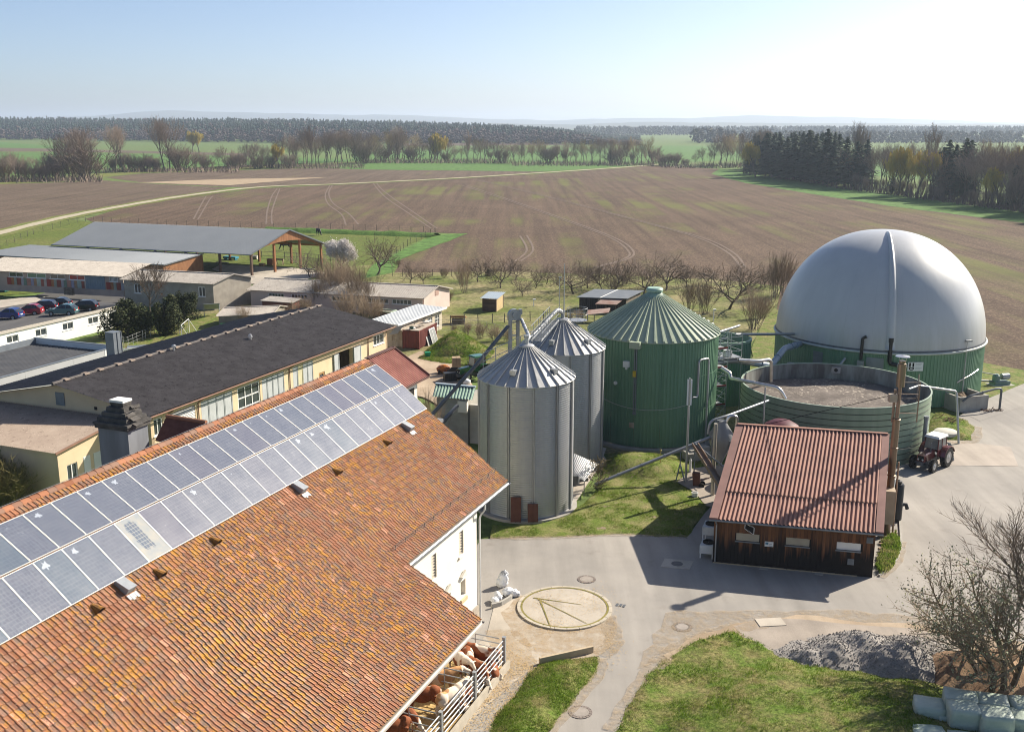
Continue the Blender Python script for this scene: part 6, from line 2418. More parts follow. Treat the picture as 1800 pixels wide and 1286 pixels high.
for i,(a,b,c,d) in enumerate(HWN):
 q=MB()
 q.box(FW,a,b,-.12,-.05,c,d)
 q.build('shutter_panel',M('beige_shutter',(0.40,0.36,0.27),(0.34,0.30,0.23),1.5,.6) if i<2 else m_white,hut)
 q=MB()
 q.box(FW,a-.05,b+.05,-.1,.09,c-.07,c-.003)
 q.build('sill',m_leadgrey,hut)
q=MB()
x=0
for k,w in enumerate((1.5,1.4,1.6,1.5,1.4,1.3)):
 b_=MB()
 b_.box(FW,x,x+w-.02,-.2,.06,0,.178)
 b_.build('base_stone',M('sandstone_base',(0.52,0.42,0.27),(0.45,0.36,0.24),2,.9,isl=.2),hut)
 x+=w
for u in(2.9,6.2):
 q=MB()
 q.box(FW,u,u+.5,.07,.35,.0,.14)
 q.build('step_stone',m_concrete,hut)
for(u,z) in((9.05,2.35),(8.05,.85)):
 q=MB()
 q.box(FW,u,u+.38,.023,.06,z,z+.38)
 for k in range(5):
  q.box(FW,u+.04,u+.34,.061,.085,z+.05+k*.065,z+.08+k*.065)
 q.build('vent_grille',m_leadgrey,hut)
q=MB()
q.box(FW,3.1,3.62,.023,.05,1.55,1.87)
sg=q.build('notice',m_white,hut)
q=MB()
q.box(FW,3.14,3.32,.051,.056,1.68,1.82)
q.build('notice_print',M('blue_print',(0.08,.22,.33),None,2,.6),sg)
q=MB()
q.box(FW,3.36,3.58,.051,.056,1.60,1.63)
q.box(FW,3.36,3.55,.051,.056,1.72,1.74)
q.build('notice_lettering',m_leadgrey,sg)
bs=thing('framed_board',FW.P(2.2,.2,2.3),'black framed board with a toothed white edge hanging askew under the eave','board')
q=MB()
cr=[(1.88,2.95),(2.42,2.72),(2.40,2.28),(1.84,2.62)]
q.extrude([FW.P(u,.06,z) for u,z in cr],-hb*.04)
q.build('panel',m_dark,bs)
q=MB()
for i in range(4):
 a,b=cr[i],cr[(i+1)%4]
 for k in range(7):
  u0_,z0_=a[0]+(b[0]-a[0])*(k+.15)/7,a[1]+(b[1]-a[1])*(k+.15)/7
  u1_,z1_=a[0]+(b[0]-a[0])*(k+.7)/7,a[1]+(b[1]-a[1])*(k+.7)/7
  q.bar(FW.P(u0_,.085,z0_),FW.P(u1_,.085,z1_),.07,.05)
q.build('toothed_edge',m_white,bs)
q=MB()
q.bent([HU.P(.42,-.14,3.12),HU.P(.42,.1,2.9),HU.P(.42,.33,2.75),HU.P(.42,.33,.25)],.045,8,rad=.1)
q.build('downpipe',m_pipe,hut)
for k,(v,z,s,lab) in enumerate(((2.9,.9,1.25,'upper white air cooler box on legs at the left side of the power house'),(.9,.45,1.15,'lower white air cooler box near the front left corner of the power house'))):
 t=thing('air_cooler',HU.P(-.4,v,0),lab,'air cooler','air coolers')
 f=Fr(HU.P(-.85+.2*k,v,0),ha,hb)
 q=MB()
 q.box(f,0,.85,0,s,z,z+.55)
 q.build('casing',M('white_cooler',(0.62,0.63,0.62),(0.5,.51,.50),1.5,.5),t)
 q=MB()
 q.lathe(f.P(.45,s/2,z+.551),[(.36,0),(.36,.10),(.30,.10),(.30,.02),(.02,.02)],18)
 q.build('fan',m_dark,t)
 q=MB()
 for u in(.05,.8):
  for vv in(.05,s-.05):
   q.box(f,u-.03,u+.03,vv-.03,vv+.03,0,z-.002)
 q.build('leg',m_white,t)
# --- exhaust stack
STK=V3(25.15,64.4)
ex=thing('exhaust_stack',STK,'tall rusty stainless exhaust stack with a rain cap at the hut corner','exhaust stack')
m_exh=M('heat_tinted_steel',(0.165,0.11,0.075),(0.26,0.20,0.155),1.0,.38,.8,stretch=(1,1,.3))
m_exh2=M('dull_brown_steel',(0.25,0.17,0.12),(0.32,0.23,0.17),1.5,.5,.6)
zt=HT(1580,625,STK)
SX=lambda dx,dy,z:STK+V3(dx,dy,z)
q=MB()
q.tube([SX(0,0,0),SX(0,0,4.2),SX(0,0,8.2)],.235,16)
for z in(1.5,4.3,6.2,8.15):
 q.lathe(SX(0,0,z),[(.235,0),(.27,.02),(.27,.09),(.235,.11)],16)
q.build('flue',m_exh,ex,smooth=True)
q=MB()
q.tube([SX(.02,0,8.2),SX(.05,0,10.4)],.12,10)
q.tube([SX(-.22,.1,8.0),SX(-.2,.1,10.2)],.09,8)
q.build('upper_pipe',m_exh2,ex,smooth=True)
q=MB()
q.lathe(SX(.05,0,10.4),[(.12,0),(.27,.02),(.27,1.55),(.20,1.57),(.20,1.75),(.02,1.75)],18)
q.build('silencer',m_exh,ex,smooth=True)
q=MB()
q.lathe(SX(.05,0,12.42),[(.02,.10),(.45,.02),(.46,0),(.02,.03)],20)
for k in range(3):
 a=k*2.1
 q.bar(SX(.05+.24*math.cos(a),.24*math.sin(a),12.1),SX(.05+.24*math.cos(a),.24*math.sin(a),12.44),.03)
q.build('rain_cap',m_stain,ex)
q=MB()
q.box(Fr(SX(-.35,.05,9.4),(1,0)),-.25,.25,-.2,.2,0,.5)
q.build('junction_box',M('beige_box',(0.42,.34,.25),None,2,.6),ex)
q=MB()
for z in(8.6,9.9):
 q.bar(SX(.1,.1,z),SX(1.5,.4,z-.1),.05)
q.bar(SX(1.5,.4,7.9),SX(1.5,.4,10.6),.06)
q.build('bracket',m_exh2,ex)
q=MB()
f=Fr(SX(0,-.35,0),(.97,-.24))
q.box(f,-.62,.18,-.35,.62,1.25,3.55)
q.build('heat_exchanger',M('beige_sheet_casing',(0.45,0.37,0.28),(0.36,0.29,0.22),1.2,.5,.2),ex)
q=MB()
q.tube([SX(.15,0,3.5),SX(.2,0,4.1)],.12,10)
q.build('flange',m_white,ex)
q=MB()
q.tube([SX(.52,.25,.0),SX(.52,.25,5.2)],.06,6)
for z in(1.2,2.6,4.0):
 q.bar(SX(0,0,z),SX(.52,.25,z),.05)
q.build('side_pipe',m_exh2,ex)
q=MB()
q.tube([SX(-.15,.05,9.9),HU.P(HL*.20,HD,6.5)+V3(0,0,0)],.022,5)
q.tube([SX(.05,0,6.1),OT+V3(5.9,-4.9,1.0)],.018,5)
q.build('guy_wire',m_dark,ex)
q=MB()
p=G(1573,917)
q.lathe(p,[(.02,.25),(.42,.25),(.42,2.75),(.36,2.85),(.02,2.88)],20)
q.tube([p+V3(.35,0,1.3),p+V3(.65,-.05,1.3),p+V3(.75,-.05,1.0)],.14,8)
q.lathe(p+V3(0,0,2.88),[(.25,0),(.25,.15),(.1,.2)],12)
for k in range(4):
 q.bar(p+V3(.3*math.cos(k*1.57),.3*math.sin(k*1.57),0),p+V3(.3*math.cos(k*1.57),.3*math.sin(k*1.57),.26),.06)
q.build('black_tank',M('black_plastic_tank',(0.018,0.02,0.022),None,2,.35),smooth=True,label='upright black cylinder tank beside the exhaust stack',cat='tank')
q=MB()
kp=[G(x,y) for x,y in((1545,1016),(1562,1003),(1578,985),(1584,960),(1582,930),(1580,905))]
for i in range(len(kp)-1):
 q.bar(kp[i]+V3(0,0,.12),kp[i+1]+V3(0,0,.12),.12,.24)
q.build('kerb',m_concrete,label='low curved kerb edging the strip right of the power house',cat='kerb')
wp=thing('timber_stack',G(1563,950),'small stack of grey boards and pallets right of the power house','timber stack')
rs=random.Random(8)
for k in range(9):
 q=MB()
 a=G(1546+rs.uniform(-2,2),935+k*4,.1+.06*(k%3))
 q.bar(a,a+V3(1.35,.2+rs.uniform(-.1,.2),0),.16,.05)
 q.build('board',[m_wood,M('fresh_board',(0.38,0.25,0.15),(0.28,.18,.11),3,.8)][k%2],wp)
# --- conical feed tank, poles and conveyors on the gravel pad
TK=V3(*G(1264,838).xy)+V3(0,0,0)
tk=thing('feed_silo',TK,'grey feed silo with a cone bottom standing on legs behind the power house','silo')
zt=HT(1264,741,TK)
q=MB()
r_=.92
q.lathe(TK,[(.16,1.0),(.16,1.2),(r_,2.9),(r_,zt-.95),(.38,zt-.05),(.38,zt+.1),(.02,zt+.14)],28)
q.build('tank_body',M('grey_tank',(0.27,0.275,0.28),(0.22,.225,.23),.8,.5,.2),tk,smooth=True)
q=MB()
for k in range(4):
 a=.6+k*math.pi/2
 q.bar(TK+V3(r_*math.cos(a),r_*math.sin(a),0),TK+V3(r_*math.cos(a),r_*math.sin(a),3.2),.12)
q.build('leg',m_leadgrey,tk)
q=MB()
q.bent([TK+V3(.3,-.1,zt),TK+V3(.55,-.1,zt+.55),TK+V3(1.15,-.1,zt+.5),TK+V3(1.1,-.1,zt-1.2)],.12,8,rad=.3)
q.build('vent_bend',m_stain,tk,smooth=True)
spout('overhead_pipe',[TK+V3(-1.1,-.3,zt-.9),TK+V3(-1.0,-.3,zt+.15),TK+V3(.6,.3,zt+.45),TK+V3(4.6,4.2,zt+.55)],.10,'pipe bending over the feed silo towards the open tank')
pA,pB=G(1046,851,.5),TK+V3(-.9,-.2,zt-1.2)
spout('auger_tube',[pA,pB],.13,'long inclined auger tube from the near silo up to the feed silo')
q=MB()
m_=pA.lerp(pB,.74)
for dx,dy in((-.35,-.3),(.35,-.5)):
 q.bar(V3(m_.x+dx,m_.y+dy,0),V3(m_.x,m_.y,m_.z*.55),.08)
q.bar(V3(m_.x,m_.y,m_.z*.5),m_-V3(0,0,.1),.08)
q.build('auger_support',m_leadgrey,label='thin steel trestle holding up the inclined auger tube',cat='trestle')
LP=G(1205,850)
lp_=thing('lamp_pole',LP,'tall slim pole with long tube lamps in front of the green digester','lamp pole')
zt2=HT(1213,664,LP)
q=MB()
q.tube([LP,LP+V3(0,0,zt2-2.2)],.09,8)
q.tube([LP+V3(0,0,zt2-2.2),LP+V3(0,0,zt2)],.05,8)
q.build('pole',m_pipe,lp_)
for s in(-.13,.13):
 q=MB()
 q.bar(LP+V3(s,-.08,zt2-2.1),LP+V3(s,-.08,zt2-.1),.12,.10)
 q.build('tube_lamp',m_white,lp_)
PP=G(1252,873)
q=MB()
q.tube([PP,PP+V3(0,0,HT(1256,744,PP))],.14,10)
q.build('pipe_post',M('beige_pipe',(0.50,0.46,0.38),(0.42,0.38,0.31),1.5,.5,.3),smooth=True,label='thick beige standing pipe left of the power house roof',cat='pipe')
cv=thing('trough_conveyor',G(1240,850),'brown trough conveyor sloping into the side of the power house','conveyor')
c0,c1=G(1219,850),HU.P(.3,HD*.55,2.6)
c0z=V3(c0.x,c0.y,HT(1221,783,c0))
q=MB()
dv=(c1-c0z).normalized()
sdv=dv.cross(V3(0,0,1)).normalized()
q.bar(c0z,c1,.45,.06)
for s in(-.22,.22):
 q.bar(c0z+sdv*s+V3(0,0,.12),c1+sdv*s+V3(0,0,.12),.05,.28)
q.build('trough',M('brown_steel',(0.17,0.11,0.08),(0.25,.18,.13),2,.6),cv)
q=MB()
q.tube([V3(c0.x,c0.y,0),c0z],.05,6)
q.tube([c0z+V3(0,.3,.1),HU.P(.5,HD*.8,c0z.z+.1)],.05,6)
q.tube([c0z+V3(0,.5,.1),HU.P(.5,HD*.82,c0z.z-.1)],.05,6)
q.build('support',m_leadgrey,cv)
q=MB()
p=G(1160,833)
q.tube([p,p+V3(0,0,1.9)],.03,6)
q.lathe(p+V3(0,0,1.9),[(.02,0),(.08,.03),(.08,.12),(.02,.16)],8)
q.build('marker_post',M('yellow_marker',(0.45,0.36,0.10),None,3,.6),label='thin post with a yellow cap in the grass before the green digester',cat='post')
q=MB()
p=G(1213,832)
q.lathe(p,[(.16,0),(.12,.1),(.10,1.1),(.02,1.3)],10)
q.build('stand_pipe',m_white,label='short white standpipe beside the lamp pole',cat='standpipe')
wbr=thing('rusty_trolley',G(1228,855),'rusty brown two-wheeled trolley standing on the gravel pad','trolley')
p=G(1228,856)
f=Fr(p,(.9,-.3))
q=MB()
q.hexa([f.P(-.4,-.2,.1),f.P(.1,-.2,.1),f.P(.1,.2,.1),f.P(-.4,.2,.1)],[f.P(-.5,-.25,1.15),f.P(.05,-.25,1.15),f.P(.05,.25,1.15),f.P(-.5,.25,1.15)])
q.bar(f.P(.1,.1,.6),f.P(.8,.3,.95),.05)
q.build('box',m_rustsheet,wbr)
for s in(-.25,.28):
 q=MB()
 q.tube([f.P(.25,s-.05,.22),f.P(.25,s+.05,.22)],.22,12)
 q.build('wheel',m_dark,wbr)
q=MB()
p=G(1221,876)
q.lathe(p,[(.02,0),(.22,0),(.25,.5),(.22,.5),(.20,.05),(.02,.05)],14)
q.build('white_bucket',m_white,smooth=True,label='white bucket at the edge of the shaded lawn',cat='bucket')
q=MB()
f=Fr(G(1216,806),(.96,.28))
q.box(f,-.9,1.1,0,1.2,0,.85)
q.hexa([f.P(-.5,-.1,.852),f.P(1.2,0,.852),f.P(1.2,.9,.852),f.P(-.5,.9,.852)],[f.P(-.5,-.1,.9),f.P(1.2,0,1.1),f.P(1.2,.9,1.25),f.P(-.5,.9,1.0)])
q.build('shaft_box',m_concrete,label='low concrete shaft box at the foot of the green digester',cat='shaft')
q=MB()
p=G(1322,800)
c=V3(21.0,76.6,0)
zz=HT(1322,738,c)
q.lathe(c,[(1.35,.2),(1.45,zz-.9),(1.3,zz-.4),(.7,zz-.05),(.02,zz)],22)
q.build('covered_tank',M('maroon_cover',(0.075,0.014,0.02),(0.10,0.02,.028),1.5,.5),smooth=True,label='maroon covered tank peeping over the power house ridge',cat='tank')
q=MB()
p=V3(19.8,77.5,0)
q.tube([p,p+V3(0,0,7.0)],.06,6)
q.build('riser_pipe',m_pipe,label='upright riser pipe by the scaffold tower',cat='pipe')
q=MB()
for k in range(6):
 a,b=G(1048+k*3,838-k*4),G(1056,876)
rs=random.Random(31)
p=G(1050,862)
for k in range(160):
 z=rs.uniform(.1,2.4)
 c=p+V3(rs.gauss(0,.35),rs.gauss(0,.3),z)
 d=Vector((rs.gauss(0,1),rs.gauss(0,1),rs.uniform(.2,1.4))).normalized()*rs.uniform(.3,.7)
 q.bar(c,c+d,.03)
q.build('dry_climber',M('dry_brown_stems',(0.17,0.13,0.07),(0.12,.1,.05),3,.9),label='dry brown climber hanging on the tin shelter corner',cat='plant')
# -- YARD FITTINGS
def manhole(px,py,r_,label,big=False):
 p=G(px,py)
 t=thing('manhole_cover',p+V3(0,0,.13),label,'manhole cover','manhole covers')
 q=MB()
 n=18
 for k in range(n):
  a0,a1=2*math.pi*(k+.08)/n,2*math.pi*(k+.92)/n
  q.hexa([p+V3(r*math.cos(a),r*math.sin(a),.12) for r,a in((r_,a0),(r_*1.34,a0),(r_*1.34,a1),(r_,a1))],[p+V3(r*math.cos(a),r*math.sin(a),.148) for r,a in((r_,a0),(r_*1.34,a0),(r_*1.34,a1),(r_,a1))])
 q.build('sett_ring',M('grey_setts',(0.23,0.19,0.165),(0.17,.145,.13),5,.9),t)
 q=MB()
 q.lathe(p,[(r_*.97,.13),(r_*.97,.15),(r_*.80,.15),(r_*.80,.142),(r_*.78,.142),(r_*.78,.152),(.01,.152)],24)
 q.build('cover',M('worn_concrete_cover',(0.33,0.29,0.255),(0.27,.24,.21),3,.8),t)
manhole(1031,1021,.42,'round manhole cover between the concrete ring and the power house shadow')
manhole(1199,1105,.42,'round manhole cover on the road bend near the lawn corner')
manhole(1020,1255,.42,'round manhole cover low on the road between the two near lawns')
q=MB()
f=Fr(G(1190,994),ha,hb)
q.box(f,-.9,.9,-.65,.65,.11,.146)
q.build('concrete_slab',m_conc,kind='structure')
p=G(1190,994)
q=MB()
q.lathe(p,[(.36,.146),(.36,.158),(.30,.158),(.30,.152),(.01,.154)],24)
q.build('manhole_cover',M('iron_cover',(0.16,0.15,0.14),None,4,.7),label='iron manhole cover in a concrete slab inside the power house shadow',cat='manhole cover',group='manhole covers')
q=MB()
f=Fr(G(1092,1067),(.93,-.37))
for k in range(3):
 q.box(f,-.3+k*.2,-.17+k*.2,-.16,.16,.12,.15)
q.build('drain_grate',m_dgrey,label='small iron drain grate right of the concrete ring',cat='drain')
RC=(G(909,1074)+G(1076,1074))*.5
RC=V3(RC.x,(G(990,1040).y+G(990,1107).y)/2)
RRr=(G(1076,1074)-G(909,1074)).length/2
rg_=thing('concrete_ring',RC,'flat round concrete ring with mossy joints beside the barn','concrete ring')
nseg=24
for k in range(nseg):
 a0,a1=2*math.pi*k/nseg+.006,2*math.pi*(k+1)/nseg-.006
 q=MB()
 pts=[(r,a) for r,a in((RRr-.18,a0),(RRr,a0),(RRr,(a0+a1)/2),(RRr,a1),(RRr-.18,a1),(RRr-.18,(a0+a1)/2))]
 q.prism([(RC.x+r*math.cos(a),RC.y+r*math.sin(a)) for r,a in pts],.1,.24)
 q.build('kerb_stone',M('pale_kerb',(0.47,0.42,0.34),(0.38,0.34,0.27),2,.9),rg_)
q=MB()
q.lathe(RC,[(RRr-.22,.22),(.01,.24)],40)
q.build('concrete_floor',m_conc,rg_)
q=MB()
q.lathe(RC,[(RRr-.185,.232),(RRr-.30,.238)],40)
for(x0,y0,x1,y1) in((945,1052,1032,1095),(950,1056,968,1102),(938,1050,1022,1062)):
 a,b=G(x0,y0,.24),G(x1,y1,.24)
 s=Vector((-(b-a).y,(b-a).x,0)).normalized()*.05
 q.add([a-s+V3(0,0,.01),b-s*.4+V3(0,0,.01),b+s*.4+V3(0,0,.01),a+s+V3(0,0,.01)],[(0,1,2,3)])
q.build('moss_joint',M('moss',(0.15,0.14,0.03),(0.26,0.21,0.07),2.5,.95),rg_)
q=MB()
kb=[G(x,y) for x,y in((864,1072),(880,1068),(897,1058),(906,1043))]
for i in range(3):
 q.bar(kb[i]+V3(0,0,.2),kb[i+1]+V3(0,0,.2),.14,.4)
q.build('kerb',m_concrete,label='curved kerb in front of the white silage bags',cat='kerb')
q=MB()
a,b=G(948,1171),G(1042,1150)
q.bar(a+V3(0,0,.25),b+V3(0,0,.25),.14,.5)
q.build('retaining_edge',M('sandy_edging',(0.47,0.38,0.26),(0.38,.30,.2),1.5,.9),label='straight edging board between the apron and the small lawn',cat='edging')
q=MB()
rs=random.Random(77)
for(cx,cy,sx,sy,n) in((890,1172,34,12,500),(975,1105,28,9,350),(1040,1060,22,16,350),(960,1065,26,12,350),(845,1225,30,26,700),(905,1150,20,14,300),(1075,1138,12,20,250),(935,1175,10,10,150)):
 for k in range(n):
  p=G(cx+rs.gauss(0,sx),cy+rs.gauss(0,sy))
  if(p-RC).length<RRr and(p-RC).length>RRr-.22:
   continue
  z=.26 if(p-RC).length<RRr else .17
  a=rs.uniform(0,6.3)
  l=rs.uniform(.05,.16)
  d=V3(math.cos(a),math.sin(a))*l
  s=V3(-math.sin(a),math.cos(a))*.012
  q.add([V3(p.x,p.y,z)-s,V3(p.x,p.y,z+.01)+d,V3(p.x,p.y,z)+s],[(0,1,2)])
q.build('straw',M('loose_straw',(0.52,0.37,0.17),(0.38,.26,.12),6,.9),kind='stuff')
# -- white foil bags
def blob(m,c,r,seed,flat=.75,n=14,k=9,mi=0,amp=.16):
 vs,fs=[],[]
 for i in range(k+1):
  ph=math.pi*i/k
  for j in range(n):
   th=2*math.pi*j/n
   d=Vector((math.sin(ph)*math.cos(th),math.sin(ph)*math.sin(th),math.cos(ph)))
   s=1+amp*mnoise.noise(d*2.4+Vector((seed,seed*2,0)))+amp*.5*mnoise.noise(d*6+Vector((seed,0,seed)))
   vs.append((c.x+d.x*r[0]*s,c.y+d.y*r[1]*s,max(c.z-r[2]*flat,c.z+d.z*r[2]*s)))
 for i in range(k):
  for j in range(n):
   fs.append((i*n+j,(i+1)*n+j,(i+1)*n+(j+1)%n,i*n+(j+1)%n))
 m.add(vs,fs,mi)
m_foil=M('white_foil',(0.78,0.79,0.80),(0.66,0.67,0.70),2.0,.3,bump=.6,bscale=4,spec=.6)
m_foil_d=M('grey_foil',(0.30,0.31,0.33),(0.42,.43,.45),2.0,.35,bump=.6,bscale=4)
for k,(px,py,lab,bl_) in enumerate(((884,1034,'tall crumpled white foil bag leaning on the barn corner',[(-.1,.1,.45,.55,.42,.6),(.06,.12,.85,.50,.40,.60),(.14,.2,1.2,.40,.30,.42)]),(897,1050,'fat white foil bag lying at the kerb end',[(-.2,0,.45,.55,.5,.42),(.35,-.1,.38,.5,.45,.36),(.7,-.15,.3,.25,.3,.28)]),(872,1062,'small white foil bag next to the barn wall',[(-.1,0,.3,.4,.5,.3),(.2,.35,.4,.38,.35,.38),(.1,.6,.6,.3,.25,.3)]))):
 p=G(px,py)
 q=MB()
 for n_,(x,y,z,a,b,c) in enumerate(bl_):
  blob(q,p+V3(x,y,z)*.62+V3(0,0,.1),(a*.62,b*.62,c*.62),3+k*5+n_,.9,22,16,1 if(n_==2 and k<2) else 0,.22)
 q.build('foil_bag',[m_foil,m_foil_d],smooth='all',label=lab,cat='foil bag',group='white foil bags by the barn')
# -- gravel heap, soil heap
def heap(name,px,peaks,ext,mat,n,label,cat,base=.12,rough=.08):
 c=G(*px)
 q=MB()
 for i in range(n+1):
  for j in range(n+1):
   u,v=(i/n*2-1),(j/n*2-1)
   x,y=c.x+u*ext[0],c.y+v*ext[1]
   e=1-(u*u+v*v)
   z=0
   for(dx,dy,h,s) in peaks:
    d=math.hypot(x-c.x-dx,y-c.y-dy)
    z=max(z,h-d*s)
   z=max(0,z)+max(0,min(1,e*2))*(.12+.12*mnoise.noise(Vector((x*.8,y*.8,1))))+rough*mnoise.noise(Vector((x*3.1,y*3.1,7)))*(1 if z>0 else .4)
   z=z if e>0 else-.2
   q.v.append((x,y,base+z*min(1,max(0,e)*5)-(.05 if e<.02 else 0)))
 for i in range(n):
  for j in range(n):
   k=i*(n+1)+j
   q.f.append((k,k+n+1,k+n+2,k+1))
   q.m.append(0)
 st_=list(q.v)
 q.build(name,mat,smooth='all',label=label,cat=cat)
 return st_
def grit_mat(name,a,b,c3,sc=9):
 t=NT(name,.95,0,.15)
 co=t.coord('World')
 c=t.mix(t.ramp(t.noise(co,sc,4,.8),.35,.65),a,b)
 c=t.mix(t.ramp(t.noise(co,.8,5,.65),.45,.66),c,c3)
 c=t.mix(t.ramp(t.noise(co,sc*2.1,3,.7),.66,.72),c,tuple(min(.6,x*2.4) for x in a))
 t.bump(t.noise(co,sc,5,.85),.9,.08)
 return t.out(c)
m_grit=grit_mat('crushed_stone',(0.24,0.225,0.21),(0.38,0.355,0.33),(0.28,0.26,0.24))
m_soilheap=grit_mat('sandy_soil',(0.24,0.155,0.095),(0.36,0.245,0.155),(0.17,0.105,0.065),6)
patch('gravel_ground',[(1290,1105),(1340,1090),(1480,1100),(1600,1108),(1700,1130),(1720,1160),(1690,1190),(1560,1195),(1420,1175),(1330,1145)],.165,m_gravel_g,1.5,.3)
patch('dry_verge',[(1165,1155),(1230,1118),(1290,1100),(1400,1084),(1560,1098),(1700,1112),(1850,1140),(1850,1290),(1640,1260),(1560,1190),(1420,1160),(1300,1125),(1235,1136),(1180,1166)],.16,m_dirt,1.0,.4)
HEAPV=heap('gravel_heap',(1535,1165),[(-.2,1.0,.95,.45),(-1.9,.3,.75,.45),(1.2,-.4,1.2,.5),(2.6,.7,.75,.38),(-3.2,0,.45,.4)],(5.8,3.1),m_grit,96,'grey crushed-stone heap on the far side of the near lawn','gravel heap')
heap('soil_heap',(1745,1200),[(.2,0,1.3,.45),(-1.4,.8,.9,.4),(2.0,.6,1.1,.4)],(4.2,3.4),m_soilheap,40,'brown soil heap behind the near willow tree','soil heap')
q=MB()
rs=random.Random(13)
hv=[p for p in HEAPV if p[2]>.17]
for k in range(5200):
 x,y,z=rs.choice(hv)
 x,y=x+rs.uniform(-.1,.1),y+rs.uniform(-.1,.1)
 s=rs.uniform(.02,.05)
 q.add([(x-s,y,z-.03),(x+s*.6,y-s,z-.03),(x+s*.5,y+s,z-.03),(x,y,z+s*1.1)],[(0,1,3),(1,2,3),(2,0,3)])
q.build('gravel',m_grit,kind='stuff')
q=MB()
f=Fr(G(1354,1098),(.95,.1))
q.box(f,-.75,.75,-.45,.45,.12,.20)
q.build('concrete_cover',m_conc,label='square concrete cover at the edge of the gravel',cat='cover')
q=MB()
p=G(1662,768)
q.lathe(p,[(1.0,.1),(1.0,.55),(.9,.62),(.02,.64)],28)
q.build('shaft_cover',M('pale_concrete',(0.52,0.50,0.45)),smooth=True,label='round pale concrete shaft cover on the small lawn by the tractor',cat='shaft cover')
q=MB()
p=G(1668,750)
rs=random.Random(6)
for k in range(26):
 c=p+V3(rs.gauss(0,.5),rs.gauss(0,.3),.45+rs.uniform(0,.3))
 q.bar(c,c+Vector((rs.gauss(0,1),rs.gauss(0,1),rs.gauss(0,.3))).normalized()*.6,.05,.04)
q.build('brushwood',M('brown_brush',(0.13,0.065,0.035)),label='tangle of brown brushwood on the small lawn',cat='brushwood')
# -- wrapped silage bales in the corner
m_wrap=M('pale_green_wrap',(0.34,0.41,0.335),(0.43,0.48,0.40),1.2,.42,bump=1.0,bscale=5,spec=.4)
BALES=[(1632,1247,.72,.62,.62,-4,0,'pale green wrapped bale at the left end of the row'),(1662,1262,.50,.55,.52,8,0,'narrow green wrapped bale squeezed in front of the left end'),(1686,1232,.75,.60,.66,-6,.25,'pale green wrapped bale at the back, nearest the willow'),(1692,1252,.68,.55,.64,3,.35,'big square green wrapped bale left of the middle gap'),(1742,1240,.72,.58,.62,-5,.25,'green wrapped bale at the back, right of the middle gap'),(1748,1262,.72,.58,.66,2,.30,'square green wrapped bale in front, right of the middle gap'),(1802,1246,.72,.6,.62,4,.2,'green wrapped bale cut off by the right edge, at the back'),(1800,1268,.70,.60,.62,-3,.15,'green wrapped bale cut off by the right edge, in front'),(1632,1300,.75,.7,.5,5,0,'green wrapped bale at the lower left of the heap'),(1700,1310,.85,.6,.5,-3,0,'green wrapped bale low at the bottom edge'),(1775,1312,.8,.6,.5,2,0,'green wrapped bale at the bottom right of the heap')]
for k,(px,py,hx,hy,hz_,rot,zo,lab) in enumerate(BALES):
 hz_*=1.15
 p=G(px+2,py-8,2*hz_+zo)
 bm=bmesh.new()
 bmesh.ops.create_cube(bm,size=2.0)
 bmesh.ops.subdivide_edges(bm,edges=bm.edges[:],cuts=5,use_grid_fill=True)
 for v in bm.verts:
  d=v.co.copy()
  n_=d.normalized()*1.28
  w=v.co.lerp(n_,.20)
  w.x+=.05*mnoise.noise(d*1.7+Vector((k*3,0,0)))
  w.y+=.05*mnoise.noise(d*1.7+Vector((0,k*3,0)))
  w.z+=.07*mnoise.noise(d*1.3+Vector((0,0,k*3)))
  v.co=Vector((w.x*hx*.95,w.y*hy*.95,w.z*hz_+hz_))
 me=D.meshes.new('wrapped_bale')
 bm.to_mesh(me)
 bm.free()
 me.materials.append(m_wrap)
 me.polygons.foreach_set('use_smooth',[True]*len(me.polygons))
 o=D.objects.new('wrapped_bale',me)
 COL.objects.link(o)
 o.location=(p.x,p.y,.15+zo)
 o.rotation_euler=(0,0,math.radians(rot-12))
 tag(o,lab,'silage bale','green wrapped silage bales')
